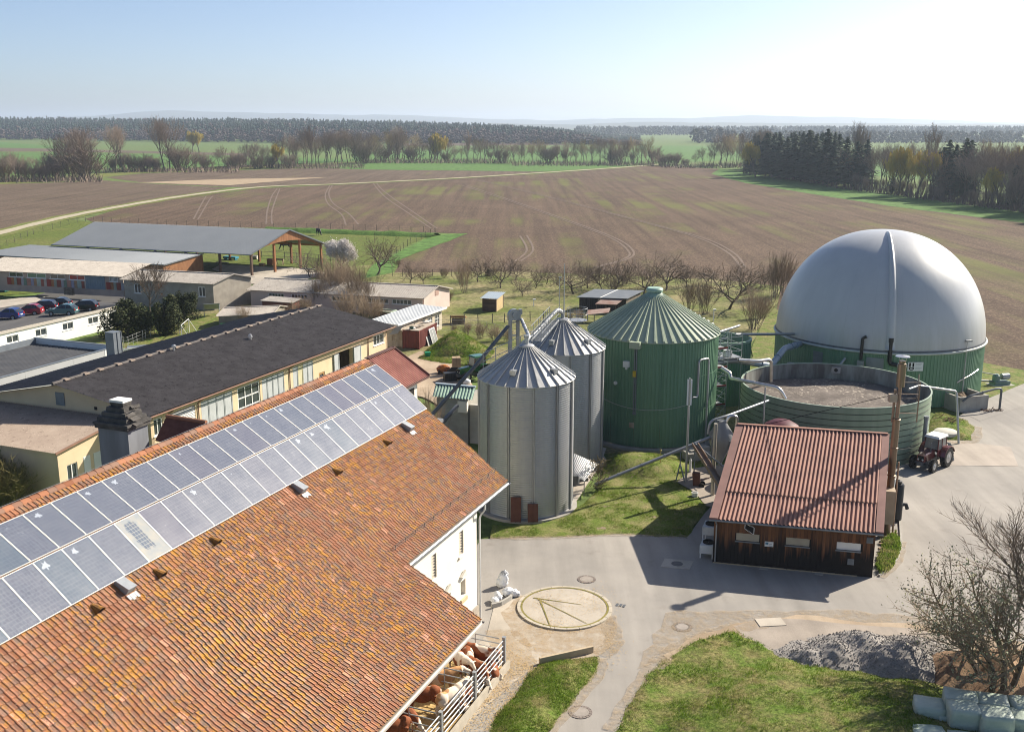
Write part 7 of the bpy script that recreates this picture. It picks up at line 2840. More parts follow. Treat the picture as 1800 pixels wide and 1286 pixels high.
# -- VEHICLES
m_tyre=M('black_tyre',(0.018,0.018,0.018),(0.03,0.028,0.026),6,.9)
m_rim=M('silver_rim',(0.45,0.46,0.47),None,3,.35,.7)
m_carglass=M('dark_car_glass',(0.02,0.024,0.028),(0.035,.04,.045),1,.06,spec=.7)
m_lampred=M('red_lamp',(0.35,0.015,0.012),None,3,.25)
m_lampwhite=M('clear_lamp',(0.6,0.62,0.64),None,3,.15)
def paint(name,c):
 t=NT(name,.32,.25,.5)
 t.b.inputs['Coat Weight'].default_value=.8
 t.b.inputs['Coat Roughness'].default_value=.06
 return t.out(t.mix(t.ramp(t.noise(t.coord('Object'),2.0,2),.3,.7),c,tuple(x*.85 for x in c)))
def wheel(parent,x,y,r,w,side,rimc=None,tread=False):
 q=MB()
 n=20
 prof=[(r*.62,-w/2),(r*.93,-w/2),(r,-w*.38),(r,w*.38),(r*.93,w/2),(r*.62,w/2)]
 for(rad,o) in prof:
  for k in range(n):
   a=2*math.pi*k/n
   q.v.append((x+rad*math.cos(a),y+o,r+rad*math.sin(a)))
 for i in range(len(prof)):
  i2=(i+1)%len(prof)
  for k in range(n):
   q.f.append((i*n+k,i*n+(k+1)%n,i2*n+(k+1)%n,i2*n+k))
   q.m.append(0)
 if tread:
  for k in range(22):
   a=2*math.pi*k/22
   for s in(-1,1):
    p0=Vector((x+r*.985*math.cos(a),y,r+r*.985*math.sin(a)))
    a2=a+.10
    p1=Vector((x+r*math.cos(a2),y+s*w*.48,r+r*math.sin(a2)))
    q.bar(p0,p1,.05,.07)
 t=q.build('tyre',m_tyre,parent,local=True)
 q=MB()
 for(rad,o) in((r*.63,side*w*.30),(r*.58,side*w*.44),(r*.30,side*w*.36),(r*.16,side*w*.50),(.01,side*w*.52)):
  for k in range(14):
   a=2*math.pi*k/14
   q.v.append((x+rad*math.cos(a),y+o,r+rad*math.sin(a)))
 for i in range(4):
  for k in range(14):
   q.f.append((i*14+k,i*14+(k+1)%14,(i+1)*14+(k+1)%14,(i+1)*14+k))
   q.m.append(0)
 q.build('rim',rimc or m_rim,t,smooth=True,local=True)
 return t
def car(label,col,loc,rz,L=4.2,Wd=1.72,Hh=1.48,estate=False):
 """front towards +x"""
 t=thing('parked_car',loc,label,'car','cars parked on the upper car park',rz)
 h=L/2
 lower=[(-h,.32),(-h+.02,.62),(-h+.05,.86),(-h+.20,.93),(h-1.35,.93),(h-.35,.80),(h-.06,.66),(h,.45),(h-.03,.26),(-h+.05,.26)]
 rear=-h+(.20 if estate else .35)
 roof=[(-h+.08,.93),(rear+.25,Hh-.10),(rear+.55,Hh),(h-2.35,Hh),(h-2.05,Hh-.05),(h-1.28,.93)]
 m=MB()
 w2=Wd/2
 sec=[(w2-.10,0.0),(w2,.35),(w2,.7),(w2-.05,1.0)]
 def ring(poly,ws):
  n=len(poly)
  pts=[]
  for s,wz in((-1,0),(1,0)):
   for(x,z) in poly:
    pts.append((x,s*ws(z,x),z))
  fs=[(i,(i+1)%n,n+(i+1)%n,n+i) for i in range(n)]+[tuple(range(n)),tuple(range(n,2*n))[::-1]]
  m.add(pts,fs)
 ring(lower,lambda z,x:w2-(.05 if z>.85 else 0)-.10*max(0,abs(x)-h+.5))
 ring(roof,lambda z,x:w2-.06-.22*(z-.93)/(Hh-.93))
 m.build('body',col,t,local=True,smooth=True)
 def side(z):
  return w2-.06-.22*(z-.93)/(Hh-.93)+.008
 for s in(-1,1):
  for(x0,x1,x2,x3) in((-h+.42,-h+.62 if not estate else-h+.45,-h+1.15,-h+1.15),(-h+1.22,-h+1.22,h-2.10,h-1.45)) if True else():
   q=MB()
   z0,z1=.96,Hh-.12
   pts=[(x0,s*side(z0),z0),(x3,s*side(z0),z0),(x2,s*side(z1),z1),(x1,s*side(z1),z1)]
   q.add(pts+[(p[0],p[1]-s*.03,p[2]) for p in pts],[(0,1,2,3),(4,5,6,7),(0,1,5,4),(1,2,6,5),(2,3,7,6),(3,0,4,7)])
   q.build('side_window',m_carglass,t,local=True)
 for nm,(xa,za,xb,zb),o in(('windscreen',(h-1.33,.98,h-2.02,Hh-.09),.012),('rear_window',(-h+.10,.99,rear+.22,Hh-.14),-.012)):
  q=MB()
  ya,yb=w2-.16,w2-.30
  pts=[(xa+o,-ya,za),(xa+o,ya,za),(xb+o,yb,zb),(xb+o,-yb,zb)]
  q.add(pts+[(p[0]-o*2,p[1],p[2]-.02) for p in pts],[(0,1,2,3),(4,5,6,7),(0,1,5,4),(2,3,7,6)])
  q.build(nm,m_carglass,t,local=True)
 for s in(-1,1):
  for x in(-h+.78,h-.80):
   wheel(t,x,s*(w2-.10),.31,.20,s)
  q=MB()
  q.hexa([(-h-.012,s*(w2-.22)-.12,.66),(-h+.1,s*(w2-.22)-.12,.66),(-h+.1,s*(w2-.22)+.12,.66),(-h-.012,s*(w2-.22)+.12,.66)],[(-h+.03,s*(w2-.22)-.12,.92),(-h+.1,s*(w2-.22)-.12,.92),(-h+.1,s*(w2-.22)+.12,.92),(-h+.03,s*(w2-.22)+.12,.92)])
  q.build('tail_light',m_lampred,t,local=True)
  q=MB()
  q.hexa([(h-.15,s*(w2-.3)-.15,.60),(h-.01,s*(w2-.3)-.15,.60),(h-.05,s*(w2-.3)+.15,.60),(h-.2,s*(w2-.3)+.15,.60)],[(h-.25,s*(w2-.3)-.15,.78),(h-.09,s*(w2-.3)-.15,.76),(h-.15,s*(w2-.3)+.15,.76),(h-.3,s*(w2-.3)+.15,.78)])
  q.build('headlight',m_lampwhite,t,local=True)
 q=MB()
 for x,s in((-h-.03,1),(h+.01,-1)):
  q.hexa([(x,-w2+.08,.34),(x+.06,-w2+.08,.34),(x+.06,w2-.08,.34),(x,w2-.08,.34)],[(x,-w2+.08,.52),(x+.06,-w2+.08,.52),(x+.06,w2-.08,.52),(x,w2-.08,.52)])
 q.build('bumper',col,t,local=True)
 q=MB()
 q.hexa([(-h-.035,-.26,.60),(-h-.02,-.26,.60),(-h-.02,.26,.60),(-h-.035,.26,.60)],[(-h-.02,-.26,.71),(-h,-.26,.71),(-h,.26,.71),(-h-.02,.26,.71)])
 q.build('number_plate',m_white,t,local=True)
 return t
LOTROLL=-math.atan(1.5/24.0)
for(px,py,ang,c,lab,est) in((14,554,0,(0.015,0.045,0.20),'blue parked car cut off at the left end of the row',False),(49,547,0,(0.33,0.012,0.03),'red parked car standing between two blue ones',False),(73,540,0,(0.012,0.016,0.05),'dark navy parked estate car right of the red one',True),(100,535,0,(0.012,0.018,0.022),'black parked car standing behind the teal hatchback',False),(110,547,0,(0.06,0.15,0.16),'teal parked hatchback alone in front of the row',False),(144,540,0,(0.01,0.01,0.012),'black parked car at the right end of the car park',True)):
 p=on_lot(px,py+6)
 o=car(lab,paint('car_paint_%d'%px,c),p,0,4.3 if est else 3.9,estate=est)
 o.name='parked_car'
 d=Vector((-0.96,-0.02+.10*math.sin(px),0))
 o.rotation_euler=(0,0,math.atan2(d.y,d.x))
# --- skip with a red lid, bins
sk=thing('waste_skip',on_lot(82,511),'big dark green waste skip with a bright red sloping lid','skip')
f=Fr(on_lot(82,512),RA)
f.b=-f.b
q=MB()
q.hexa([f.P(-1.6,-.8,.15),f.P(1.4,-.8,.15),f.P(1.4,.8,.15),f.P(-1.6,.8,.15)],[f.P(-2.1,-.9,1.55),f.P(2.1,-.9,1.35),f.P(2.1,.9,1.35),f.P(-2.1,.9,1.55)])
for k in range(5):
 q.box(f,-1.2+k*.6,-1.1+k*.6,-.92,-.86,.3,1.3)
q.build('skip_body',M('dark_green_steel',(0.016,0.035,0.028),None,2,.5),sk)
q=MB()
q.hexa([f.P(.1,-.92,1.5),f.P(2.15,-.92,1.38),f.P(2.15,.92,1.38),f.P(.1,.92,1.5)],[f.P(-.1,-.7,2.15),f.P(1.2,-.7,2.1),f.P(1.2,.7,2.1),f.P(-.1,.7,2.15)])
q.build('lid',M('bright_red_plastic',(0.55,0.012,0.02),None,2,.45),sk)
q=MB()
q.hexa([f.P(-2.1,-.92,1.58),f.P(.05,-.92,1.5),f.P(.05,.92,1.5),f.P(-2.1,.92,1.58)],[f.P(-1.2,-.7,2.15),f.P(-.12,-.7,2.17),f.P(-.12,.7,2.17),f.P(-1.2,.7,2.15)])
q.build('lid',M('dark_green_steel',(0.016,0.035,0.028)),sk)
q=MB()
f2=Fr(on_lot(7,512),RA)
q.box(f2,-.6,.6,-.4,.4,0,1.1)
q.hexa([f2.P(-.66,-.45,1.102),f2.P(.66,-.45,1.102),f2.P(.66,.45,1.102),f2.P(-.66,.45,1.102)],[f2.P(-.6,-.4,1.3),f2.P(.6,-.4,1.3),f2.P(.6,.3,1.25),f2.P(-.6,.3,1.25)])
q.build('waste_bin',M('teal_bin',(0.02,0.14,0.12),None,2,.5),label='teal waste bin at the left end of the painted shed',cat='bin')
for(px,py,lab) in((122,518,'pallet of brown crates leaning by the painted shed wall'),):
 q=MB()
 f2=Fr(on_lot(px,py),RA)
 for j in range(3):
  for u in range(4):
   q.box(f2,-.8+u*.42,-.42+u*.42,-.25,.25,j*.38,j*.38+.34)
 q.build('crate_pallet',m_wood,label=lab,cat='pallet')
# --- garden odds and ends
q=MB()
f2=Fr(G(312,610),(.93,.37))
q.hexa([f2.P(-1.3,-.8,.1),f2.P(1.5,-.8,.1),f2.P(1.5,.8,.1),f2.P(-1.3,.8,.1)],[f2.P(-1.3,-.8,.8),f2.P(1.5,-.8,.95),f2.P(1.2,.7,1.25),f2.P(-1.0,.7,1.1)])
q.build('red_tarpaulin',M('red_tarp',(0.50,0.05,0.06),(0.42,.04,.045),2,.6),label='red tarpaulin over a low stack in the garden',cat='tarpaulin')
q=MB()
f2=Fr(G(333,604),(.93,.37))
q.hexa([f2.P(-1.0,-.5,.1),f2.P(1.2,-.5,.1),f2.P(1.2,.5,.1),f2.P(-1.0,.5,.1)],[f2.P(-1.0,-.5,.8),f2.P(1.2,-.5,.8),f2.P(1.0,.4,1.0),f2.P(-.8,.4,1.0)])
q.build('green_tarpaulin',M('dark_green_tarp',(0.03,0.10,0.075),None,2,.6),label='dark green tarpaulin beside the red one in the garden',cat='tarpaulin')
tr=thing('orange_trailer',G(246,628),'orange and black covered trailer behind the dark workshop roof','trailer')
f2=Fr(G(246,632),(.93,.37))
q=MB()
q.hexa([f2.P(-1.2,-.7,.3),f2.P(1.4,-.7,.3),f2.P(1.4,.7,.3),f2.P(-1.2,.7,.3)],[f2.P(-1.5,-.7,1.5),f2.P(1.6,-.7,1.4),f2.P(1.6,.7,1.4),f2.P(-1.5,.7,1.5)])
q.build('box',M('orange_paint',(0.46,0.07,0.02),None,2,.5),tr)
q=MB()
q.box(f2,-1.3,1.9,-.72,.72,1.52,1.62)
q.build('cover',m_leadgrey,tr)
for s in(-.75,.75):
 q=MB()
 q.tube([f2.P(.2,s-.1,.3),f2.P(.2,s+.1,.3)],.3,12)
 q.build('wheel',m_tyre,tr)
q=MB()
f2=Fr(G(226,640),(.93,.37))
q.box(f2,-1.2,1.2,-.05,.05,.3,1.9)
q.build('white_board',m_white,label='white board standing beside the orange trailer',cat='board')
for(px,py,c,lab) in((400,580,(0.02,0.20,0.035),'green garden cart left of the low mossy shed'),(416,577,(0.015,0.13,0.03),'green lidded box next to the garden cart')):
 q=MB()
 f2=Fr(G(px,py),(.93,.3))
 q.hexa([f2.P(-.7,-.4,.1),f2.P(.7,-.4,.1),f2.P(.7,.4,.1),f2.P(-.7,.4,.1)],[f2.P(-.85,-.5,.9),f2.P(.85,-.5,.9),f2.P(.85,.5,.9),f2.P(-.85,.5,.9)])
 q.build('garden_cart' if px==400 else 'garden_box',M('green_plastic_%d'%px,c,None,2,.5),label=lab,cat='cart' if px==400 else 'box')
q=MB()
f2=Fr(G(372,556),(.93,.3))
q.slab(f2.P(-1.1,-.5,1.0),f2.P(1.2,-.5,1.0),f2.P(1.2,.8,2.0),f2.P(-1.1,.8,2.0),.05)
for u in(-1.0,1.1):
 q.bar(f2.P(u,.7,0),f2.P(u,.7,1.9),.08)
 q.bar(f2.P(u,-.4,0),f2.P(u,-.4,1.0),.08)
q.build('wood_shelter',M('pale_blue_sheet',(0.36,0.40,0.45),None,2,.5),label='little slanting tin shelter at the grey house wall',cat='shelter')
gl2=thing('football_goal',G(325,590),'small white goal frame on the garden lawn','goal')
q=MB()
a,b=G(320,597),G(333,585)
q.tube([a,a+V3(0,0,1.9),b+V3(0,0,1.9),b],.05,6)
q.tube([a+V3(0,0,1.9),a+V3(.8,.6,.1)],.03,5)
q.tube([b+V3(0,0,1.9),b+V3(.8,.6,.1)],.03,5)
q.build('goal_frame',m_white,gl2)
q=MB()
p=G(752,629)
f2=Fr(p,(1,.1))
q.hexa([f2.P(-.25,-.25,.1),f2.P(.25,-.25,.1),f2.P(.25,.25,.1),f2.P(-.25,.25,.1)],[f2.P(-.35,-.32,.72),f2.P(.35,-.32,.72),f2.P(.35,.32,.72),f2.P(-.35,.32,.72)])
q.build('green_tub',M('bright_green_plastic',(0.01,0.24,0.11),None,2,.45),label='bright green plastic tub on the grass near the containers',cat='tub')
rf_=thing('red_roofed_coop',G(808,568),'low coop with an orange-red tin lid near the wooden hut','coop')
f2=Fr(G(806,569),(1,.05))
q=MB()
q.box(f2,-.9,.9,-.4,.6,0,.75)
q.build('coop_box',m_wood,rf_)
q=MB()
q.slab(f2.P(-1.1,-.6,.8),f2.P(1.2,-.6,.8),f2.P(.8,.9,1.3),f2.P(-1.2,.9,1.3),.05)
q.build('coop_lid',M('orange_red_tin',(0.50,0.20,0.115),None,2,.7),rf_)
bq=thing('brick_shed',G(500,548),'small dark red brick shed before the pink stable','shed')
f2=Fr(G(462,552),RA)
f2.b=-f2.b
q=MB()
q.box(f2,0,5.0,0,2.2,0,2.0)
q.build('wall',M('dark_red_brick',(0.20,0.075,0.05),(0.15,0.055,0.04),5,.9),bq)
q=MB()
q.slab(f2.P(-.2,-.3,2.05),f2.P(5.3,-.3,2.05),f2.P(5.3,2.4,2.3),f2.P(-.2,2.4,2.3),.08)
q.build('roof',m_fibre_pale,bq)
pb=thing('old_planter',G(668,560),'old open planter box with a pale green rim before the stable','planter')
f2=Fr(G(655,562),RA)
f2.b=-f2.b
q=MB()
q.box(f2,0,2.9,0,1.7,0,1.2)
q.build('box',m_wood,pb)
q=MB()
for a_ in((-.1,3.0,-.1,.1),(-.1,3.0,1.6,1.8),(-.1,.1,.102,1.598),(2.8,3.0,.102,1.598)):
 q.box(f2,a_[0],a_[1],a_[2],a_[3],1.203,1.34)
q.build('rim',M('pale_green_rim2',(0.42,0.50,0.40),None,3,.6),pb)
q=MB()
f2=Fr(G(803,660),(.96,.15))
f2.b=-f2.b
for j in range(7):
 for u in range(2):
  q.box(f2,-.45+u*.46,-.01+u*.46,0,.9,.12+j*.27,.12+j*.27+.255)
q.build('tall_crate',M('sand_cardboard',(0.40,0.29,0.18),(0.33,.24,.15),2,.8),label='tall sand-coloured stack of boxes on the forecourt',cat='box stack')
q=MB()
f2=Fr(G(792,672),(.9,.3))
f2.b=-f2.b
q.box(f2,-.6,.75,0,.9,.1,1.0)
for k in range(5):
 q.box(f2,-.5+k*.25,-.42+k*.25,-.03,-.001,.2,.95)
q.build('black_crate',M('black_plastic',(0.02,0.022,0.026),None,2,.5),label='black plastic crate in front of the box stack',cat='crate')
og=thing('orange_machine',G(782,655),'small orange machine under a leaning dark board','machine')
q=MB()
p=G(780,657)
blob(q,p+V3(0,0,.55),(.8,.5,.5),4,.9)
q.build('machine_body',M('orange_enamel',(0.50,0.16,0.02),(0.18,.06,.03),2.5,.5),og)
for s in(-.5,.5):
 q=MB()
 q.tube([p+V3(s-.06,-.45,.3),p+V3(s+.06,-.45,.3)],.3,10)
 q.build('wheel',m_tyre,og)
q=MB()
a=G(780,661,.3)
b=G(793,645,1.4)
q.slab(a,a+V3(.8,.05,.05),b+V3(.8,0,0),b,.06)
q.build('dark_board',M('dark_board_face',(0.035,0.035,0.045),None,2,.6),label='dark board leaning against the box stack',cat='board')
# --- tractors
def tractor(label,loc,rz,col,roofc,loader=False):
 t=thing('tractor',loc,label,'tractor',None,rz)
 q=MB()
 def sec(x,w,z0,z1,bv):
  return[(x,-w,z0),(x,w,z0),(x,w,z1-bv),(x,w-bv,z1),(x,-w+bv,z1),(x,-w,z1-bv)]
 s0,s1,s2=sec(.35,.36,.85,1.52,.10),sec(1.75,.33,.80,1.42,.08),sec(1.98,.31,.80,1.36,.06)
 q.add(s0+s1+s2,[(i,(i+1)%6,6+(i+1)%6,6+i) for i in range(6)]+[(6+i,6+(i+1)%6,12+(i+1)%6,12+i) for i in range(6)]+[tuple(range(6))[::-1],tuple(range(12,18))])
 q.build('bonnet',col,t,local=True)
 q=MB()
 q.hexa([(1.97,-.24,.88),(2.01,-.24,.88),(2.01,.24,.88),(1.97,.24,.88)],[(1.97,-.24,1.28),(2.01,-.24,1.28),(2.01,.24,1.28),(1.97,.24,1.28)])
 q.build('grille',m_dark,t,local=True)
 for s in(-.18,.18):
  q=MB()
  q.tube([(2.0,s,.98),(2.04,s,.98)],.075,10)
  q.build('headlight',m_lampwhite,t,local=True)
 q=MB()
 q.hexa([(-1.0,-.28,.45),(1.7,-.20,.45),(1.7,.20,.45),(-1.0,.28,.45)],[(-1.0,-.3,.95),(1.7,-.22,.82),(1.7,.22,.82),(-1.0,.3,.95)])
 q.bar((1.45,-.75,.52),(1.45,.75,.52),.14)
 q.bar((-.75,-.75,.78),(-.75,.75,.78),.22)
 q.hexa([(1.75,-.2,.45),(2.2,-.2,.5),(2.2,.2,.5),(1.75,.2,.45)],[(1.75,-.2,.8),(2.2,-.2,.8),(2.2,.2,.8),(1.75,.2,.8)])
 q.build('chassis',m_dgrey,t,local=True)
 for s in(-1,1):
  wheel(t,1.45,s*.80,.52,.34,s,tread=True)
  wheel(t,-.75,s*.86,.80,.44,s,tread=True)
  q=MB()
  arc=[(-.75+.95*math.cos(a),.80+.93*math.sin(a)) for a in[math.pi*(.08+.80*k/8) for k in range(9)]]
  q.add([(x,s*.60,z) for x,z in arc]+[(x,s*1.10,z) for x,z in arc]+[(x,s*.60,z-.05) for x,z in arc]+[(x,s*1.10,z-.05) for x,z in arc],[(k,k+1,k+10,k+9) for k in range(8)]+[(18+k,18+k+1,18+k+10,18+k+9) for k in range(8)]+[(9+k,10+k,28+k,27+k) for k in range(8)]+[(k,k+1,19+k,18+k) for k in range(8)])
  q.add([(x,s*.62,z) for x,z in arc]+[(-.75,s*.62,.8)],[tuple(range(10))])
  q.build('mudguard',col,t,local=True)
 cb=[(-1.12,.62),(.38,.56)]
 q=MB()
 for(x,y,x2) in((-1.12,.60,-1.05),(.40,.58,.22),(-.30,.62,-.30)):
  for s in(-1,1):
   q.bar((x,s*y,1.05),(x2,s*(y-.05),2.42),.07)
 for s in(-1,1):
  q.bar((-1.12,s*.60,1.5),(.38,s*.58,1.5),.05)
 q.bar((.38,-.58,1.52),(.38,.58,1.52),.05)
 q.bar((-1.1,-.58,1.5),(-1.1,.58,1.5),.05)
 q.build('cab_frame',M('cab_dark_red',(0.10,0.02,0.02),None,2,.5),t,local=True)
 def pane(name,pts,mm=None):
  q=MB()
  n=(Vector(pts[1])-Vector(pts[0])).cross(Vector(pts[3])-Vector(pts[0])).normalized()*.015
  q.hexa([Vector(p)-n for p in pts],[Vector(p)+n for p in pts])
  return q.build(name,mm or m_cabglass,t,local=True)
 pane('windscreen',[(.37,-.53,1.55),(.37,.53,1.55),(.22,.48,2.38),(.22,-.48,2.38)])
 pane('rear_window',[(-1.11,-.53,1.53),(-1.11,.53,1.53),(-1.05,.5,2.38),(-1.05,-.5,2.38)])
 for s in(-1,1):
  pane('door_window',[(-.27,s*.60,1.53),(.34,s*.57,1.53),(.21,s*.53,2.38),(-.27,s*.55,2.38)])
  pane('side_window',[(-1.06,s*.59,1.53),(-.33,s*.60,1.53),(-.33,s*.55,2.38),(-1.02,s*.54,2.38)])
  pane('door_panel',[(-.27,s*.61,.95),(.36,s*.58,.95),(.36,s*.575,1.48),(-.27,s*.605,1.48)],col)
 q=MB()
 q.hexa([(-1.22,-.66,2.42),(.38,-.62,2.42),(.38,.62,2.42),(-1.22,.66,2.42)],[(-1.12,-.58,2.58),(.26,-.55,2.58),(.26,.55,2.58),(-1.12,.58,2.58)])
 q.build('cab_roof',roofc,t,local=True)
 q=MB()
 q.tube([(1.0,.30,1.45),(1.0,.30,2.2)],.04,8)
 q.build('exhaust',m_dgrey,t,local=True)
 q=MB()
 blob(q,Vector((-.55,0,1.35)),(.28,.26,.3),2,.9)
 q.hexa([(-.95,-.25,1.3),(-.82,-.25,1.3),(-.82,.25,1.3),(-.95,.25,1.3)],[(-1.0,-.25,1.95),(-.9,-.25,1.95),(-.9,.25,1.95),(-1.0,.25,1.95)])
 q.build('seat',m_dark,t,local=True)
 q=MB()
 q.tube([(.1+.0,.18*math.cos(a),1.75+.18*math.sin(a)) for a in[2*math.pi*k/12 for k in range(13)]],.02,5)
 q.bar((.3,0,1.3),(.1,0,1.75),.05)
 q.build('steering_wheel',m_dark,t,local=True)
 if loader:
  q=MB()
  for s in(-.45,.45):
   q.bar((-1.2,s,.7),(-2.0,s,1.55),.12)
   q.bar((-2.0,s,1.55),(-2.55,s*1.4,.02),.15)
   q.bar((-1.2,s,.55),(-1.9,s,.45),.10)
  q.bar((-2.0,-.5,1.55),(-2.0,.5,1.55),.12)
  q.bar((-1.1,0,1.1),(-2.0,0,1.55),.08)
  q.build('rear_linkage',m_leadgrey,t,local=True)
 return t
m_cabglass=M('tinted_cab_glass',(0.10,0.115,0.12),(0.20,0.20,0.18),1.5,.08,spec=.6)
p0,p1=G(1655,806),G(1600,822)
tp=(p0+p1)*.5
tractor('old red tractor with a white cab roof parked beside the open tank',V3(tp.x,tp.y-1.0,.13),math.atan2(p1.y-p0.y-.9,p1.x-p0.x),paint('tractor_red',(0.16,0.032,0.032)),m_white,True)
p0=G(838,672)
tractor('green tractor half hidden behind the near silo',V3(p0.x-.3,p0.y+1.2,.13),math.radians(215),paint('tractor_green',(0.02,0.13,0.03)),paint('tractor_green_roof',(0.03,0.15,0.04)))
tl=thing('flat_trailer',G(842,700),'small dark flat trailer with odds and ends between bunker and silo','trailer')
f2=Fr(G(840,702),(.95,.3))
f2.b=-f2.b
q=MB()
q.box(f2,-1.6,1.2,0,1.4,.55,.68)
q.box(f2,-1.6,1.2,0,.05,.682,.95)
q.build('deck',m_dgrey,tl)
for u in(-.9,.6):
 for v in(0,1.4):
  q=MB()
  q.tube([f2.P(u,v-.1,.33),f2.P(u,v+.1,.33)],.33,12)
  q.build('wheel',m_tyre,tl)
q=MB()
p=G(818,676)
blob(q,p+V3(0,0,.3),(.6,.4,.4),7,.8)
q.build('white_sack',m_foil,smooth='all',label='crumpled white sack on the forecourt under the auger',cat='sack')
q=MB()
p=G(1572,800)
rs=random.Random(2)
for k in range(5):
 blob(q,p+V3(rs.uniform(-.7,.7),rs.uniform(-.3,.3),.4),(.5,.35,.4),11+k,.9,10,7)
q.build('black_sheet_heap',M('black_sheet',(0.014,0.015,0.017),None,2,.35),smooth='all',label='heap of black sheeting between the hut and the tractor',cat='sheeting')
q=MB()
p=G(1594,792)
blob(q,p+V3(0,0,.6),(.45,.3,.3),5,.9)
q.bar(p+V3(.3,0,0),p+V3(.3,0,1.6),.05)
q.build('white_canister',m_white,label='white canister lying behind the tractor bonnet',cat='canister')
# -- ANIMALS
def remeshed(name,parts,voxel,mat,smooth_iter=3):
 """grow one continuous skin over overlapping ellipsoids and limbs"""
 m=MB()
 for p in parts:
  if p[0]=='e':
   blob(m,Vector(p[1]),p[2],1,1.0,14,9,0,0.0)
  else:
   m.tube(p[1],p[2],9)
 me=D.meshes.new(name+'_src')
 me.from_pydata(m.v,[],m.f)
 o=D.objects.new(name+'_src',me)
 COL.objects.link(o)
 r=o.modifiers.new('r','REMESH')
 r.mode='VOXEL'
 r.voxel_size=voxel
 s=o.modifiers.new('s','SMOOTH')
 s.iterations=smooth_iter
 s.factor=.5
 dg=bpy.context.evaluated_depsgraph_get()
 out=D.meshes.new_from_object(o.evaluated_get(dg))
 D.objects.remove(o)
 D.meshes.remove(me)
 out.materials.clear()
 out.materials.append(mat)
 out.polygons.foreach_set('use_smooth',[True]*len(out.polygons))
 out.name=name
 return out
def cow_parts(head='level',lying=False,turn=0.0):
 dz=-.62 if lying else 0
 P=[('e',(0,0,1.02+dz),(.78,.34,.40)),('e',(.52,0,1.05+dz),(.38,.31,.42)),('e',(-.58,0,1.08+dz),(.34,.31,.36)),('e',(-.80,0,1.14+dz),(.16,.20,.20)),('e',(-.05,0,.86+dz),(.55,.33,.32))]
 hz={'level':1.28,'low':.62,'up':1.48}[head]+dz
 hx={'level':1.30,'low':1.22,'up':1.22}[head]
 ty=turn
 hz=max(hz,.35)
 P.append(('t',[(.62,0,1.16+dz),(.95,ty*.35,(1.2+dz+hz)/2+.06),(hx-.08,ty*.8,hz+.05)],[.29,.20,.15]))
 d=Vector((1,ty,-.55 if head!='low' else-.9)).normalized()
 h0=Vector((hx,ty,hz))
 P+=[('e',tuple(h0),(.17,.13,.16)),('t',[h0,h0+d*.24,h0+d*.42],[.135,.10,.085]),('e',tuple(h0+d*.43),(.09,.095,.08))]
 for s in(-1,1):
  side=Vector((-ty*.3,s,0)).normalized()
  P.append(('t',[h0+side*.10+V3(-.06,0,.07),h0+side*.22+V3(-.08,0,.06),h0+side*.32+V3(-.08,0,.01)],[.03,.06,.02]))
  P.append(('t',[h0+side*.09+V3(0,0,.12),h0+side*.15+V3(.02,0,.22)],[.03,.012]))
  if not lying:
   P.append(('t',[(.55,s*.20,.90),(.56,s*.21,.58),(.60,s*.21,.34),(.57,s*.21,.10),(.60,s*.21,.03)],[.15,.085,.062,.05,.07]))
   P.append(('t',[(-.62,s*.19,1.0),(-.58,s*.22,.72),(-.80,s*.22,.46),(-.74,s*.22,.12),(-.72,s*.22,.03)],[.22,.14,.070,.052,.07]))
  else:
   P.append(('t',[(.50,s*.24,.30),(.80,s*.30,.14),(.55,s*.32,.08)],[.13,.075,.06]))
   P.append(('t',[(-.55,s*.30,.28),(-.15,s*.42,.16),(-.55,s*.44,.08)],[.18,.10,.06]))
 P.append(('t',[(-.92,0,1.22+dz),(-1.00,0,.95+dz),(-.99,0,max(.1,.55+dz)),(-.98,0,max(.06,.42+dz))],[.045,.03,.025,.05]))
 return P
def cow_mat():
 t=NT('cow_coat',.8,0,.2)
 co=t.coord('Object')
 rn=t.n('ObjectInfo').outputs['Random']
 add=t.n('VectorMath',operation='ADD')
 cx=t.n('CombineXYZ')
 t.l(t.math('MULTIPLY',rn,37.0),cx.inputs[0])
 t.l(t.math('MULTIPLY',rn,11.0),cx.inputs[1])
 t.l(co,add.inputs[0])
 t.l(cx.outputs[0],add.inputs[1])
 n=t.noise(add.outputs[0],1.15,2,.4)
 sep=t.n('SeparateXYZ')
 t.l(co,sep.inputs[0])
 brown=t.mix(t.ramp(t.noise(co,9,3),.3,.7),(0.20,0.062,0.024),(0.27,0.09,0.036))
 brown=t.mix(t.ramp(t.math('FRACT',t.math('MULTIPLY',rn,7.7)),.75,.8),brown,(0.50,0.27,0.12))
 w=t.ramp(n,.54,.57)
 face=t.ramp(sep.outputs[0],1.16,1.26)
 legs=t.ramp(sep.outputs[2],.46,.34)
 w=t.math('MAXIMUM',w,t.math('MAXIMUM',face,legs))
 c=t.mix(w,brown,(0.68,0.58,0.47))
 nose=t.ramp(sep.outputs[0],1.66,1.70)
 c=t.mix(t.math('MULTIPLY',nose,.6),c,(0.35,.2,.17))
 return t.out(c)
m_cow=cow_mat()
cow_meshes={'level':remeshed('cow',cow_parts('level',turn=.12),.036,m_cow),'low':remeshed('cow',cow_parts('low',turn=-.1),.036,m_cow),'up':remeshed('cow',cow_parts('up',turn=.25),.036,m_cow),'lying':remeshed('cow',cow_parts('level',True,.2),.036,m_cow)}
m_hoofdark=m_dark
def beast(name,me,loc,rz,sc,label,cat,group):
 o=D.objects.new(name,me)
 COL.objects.link(o)
 o.location=loc
 o.rotation_euler=(0,0,rz)
 o.scale=(sc,sc,sc)
 return tag(o,label,cat,group)
cang=math.atan2(BU.y,BU.x)
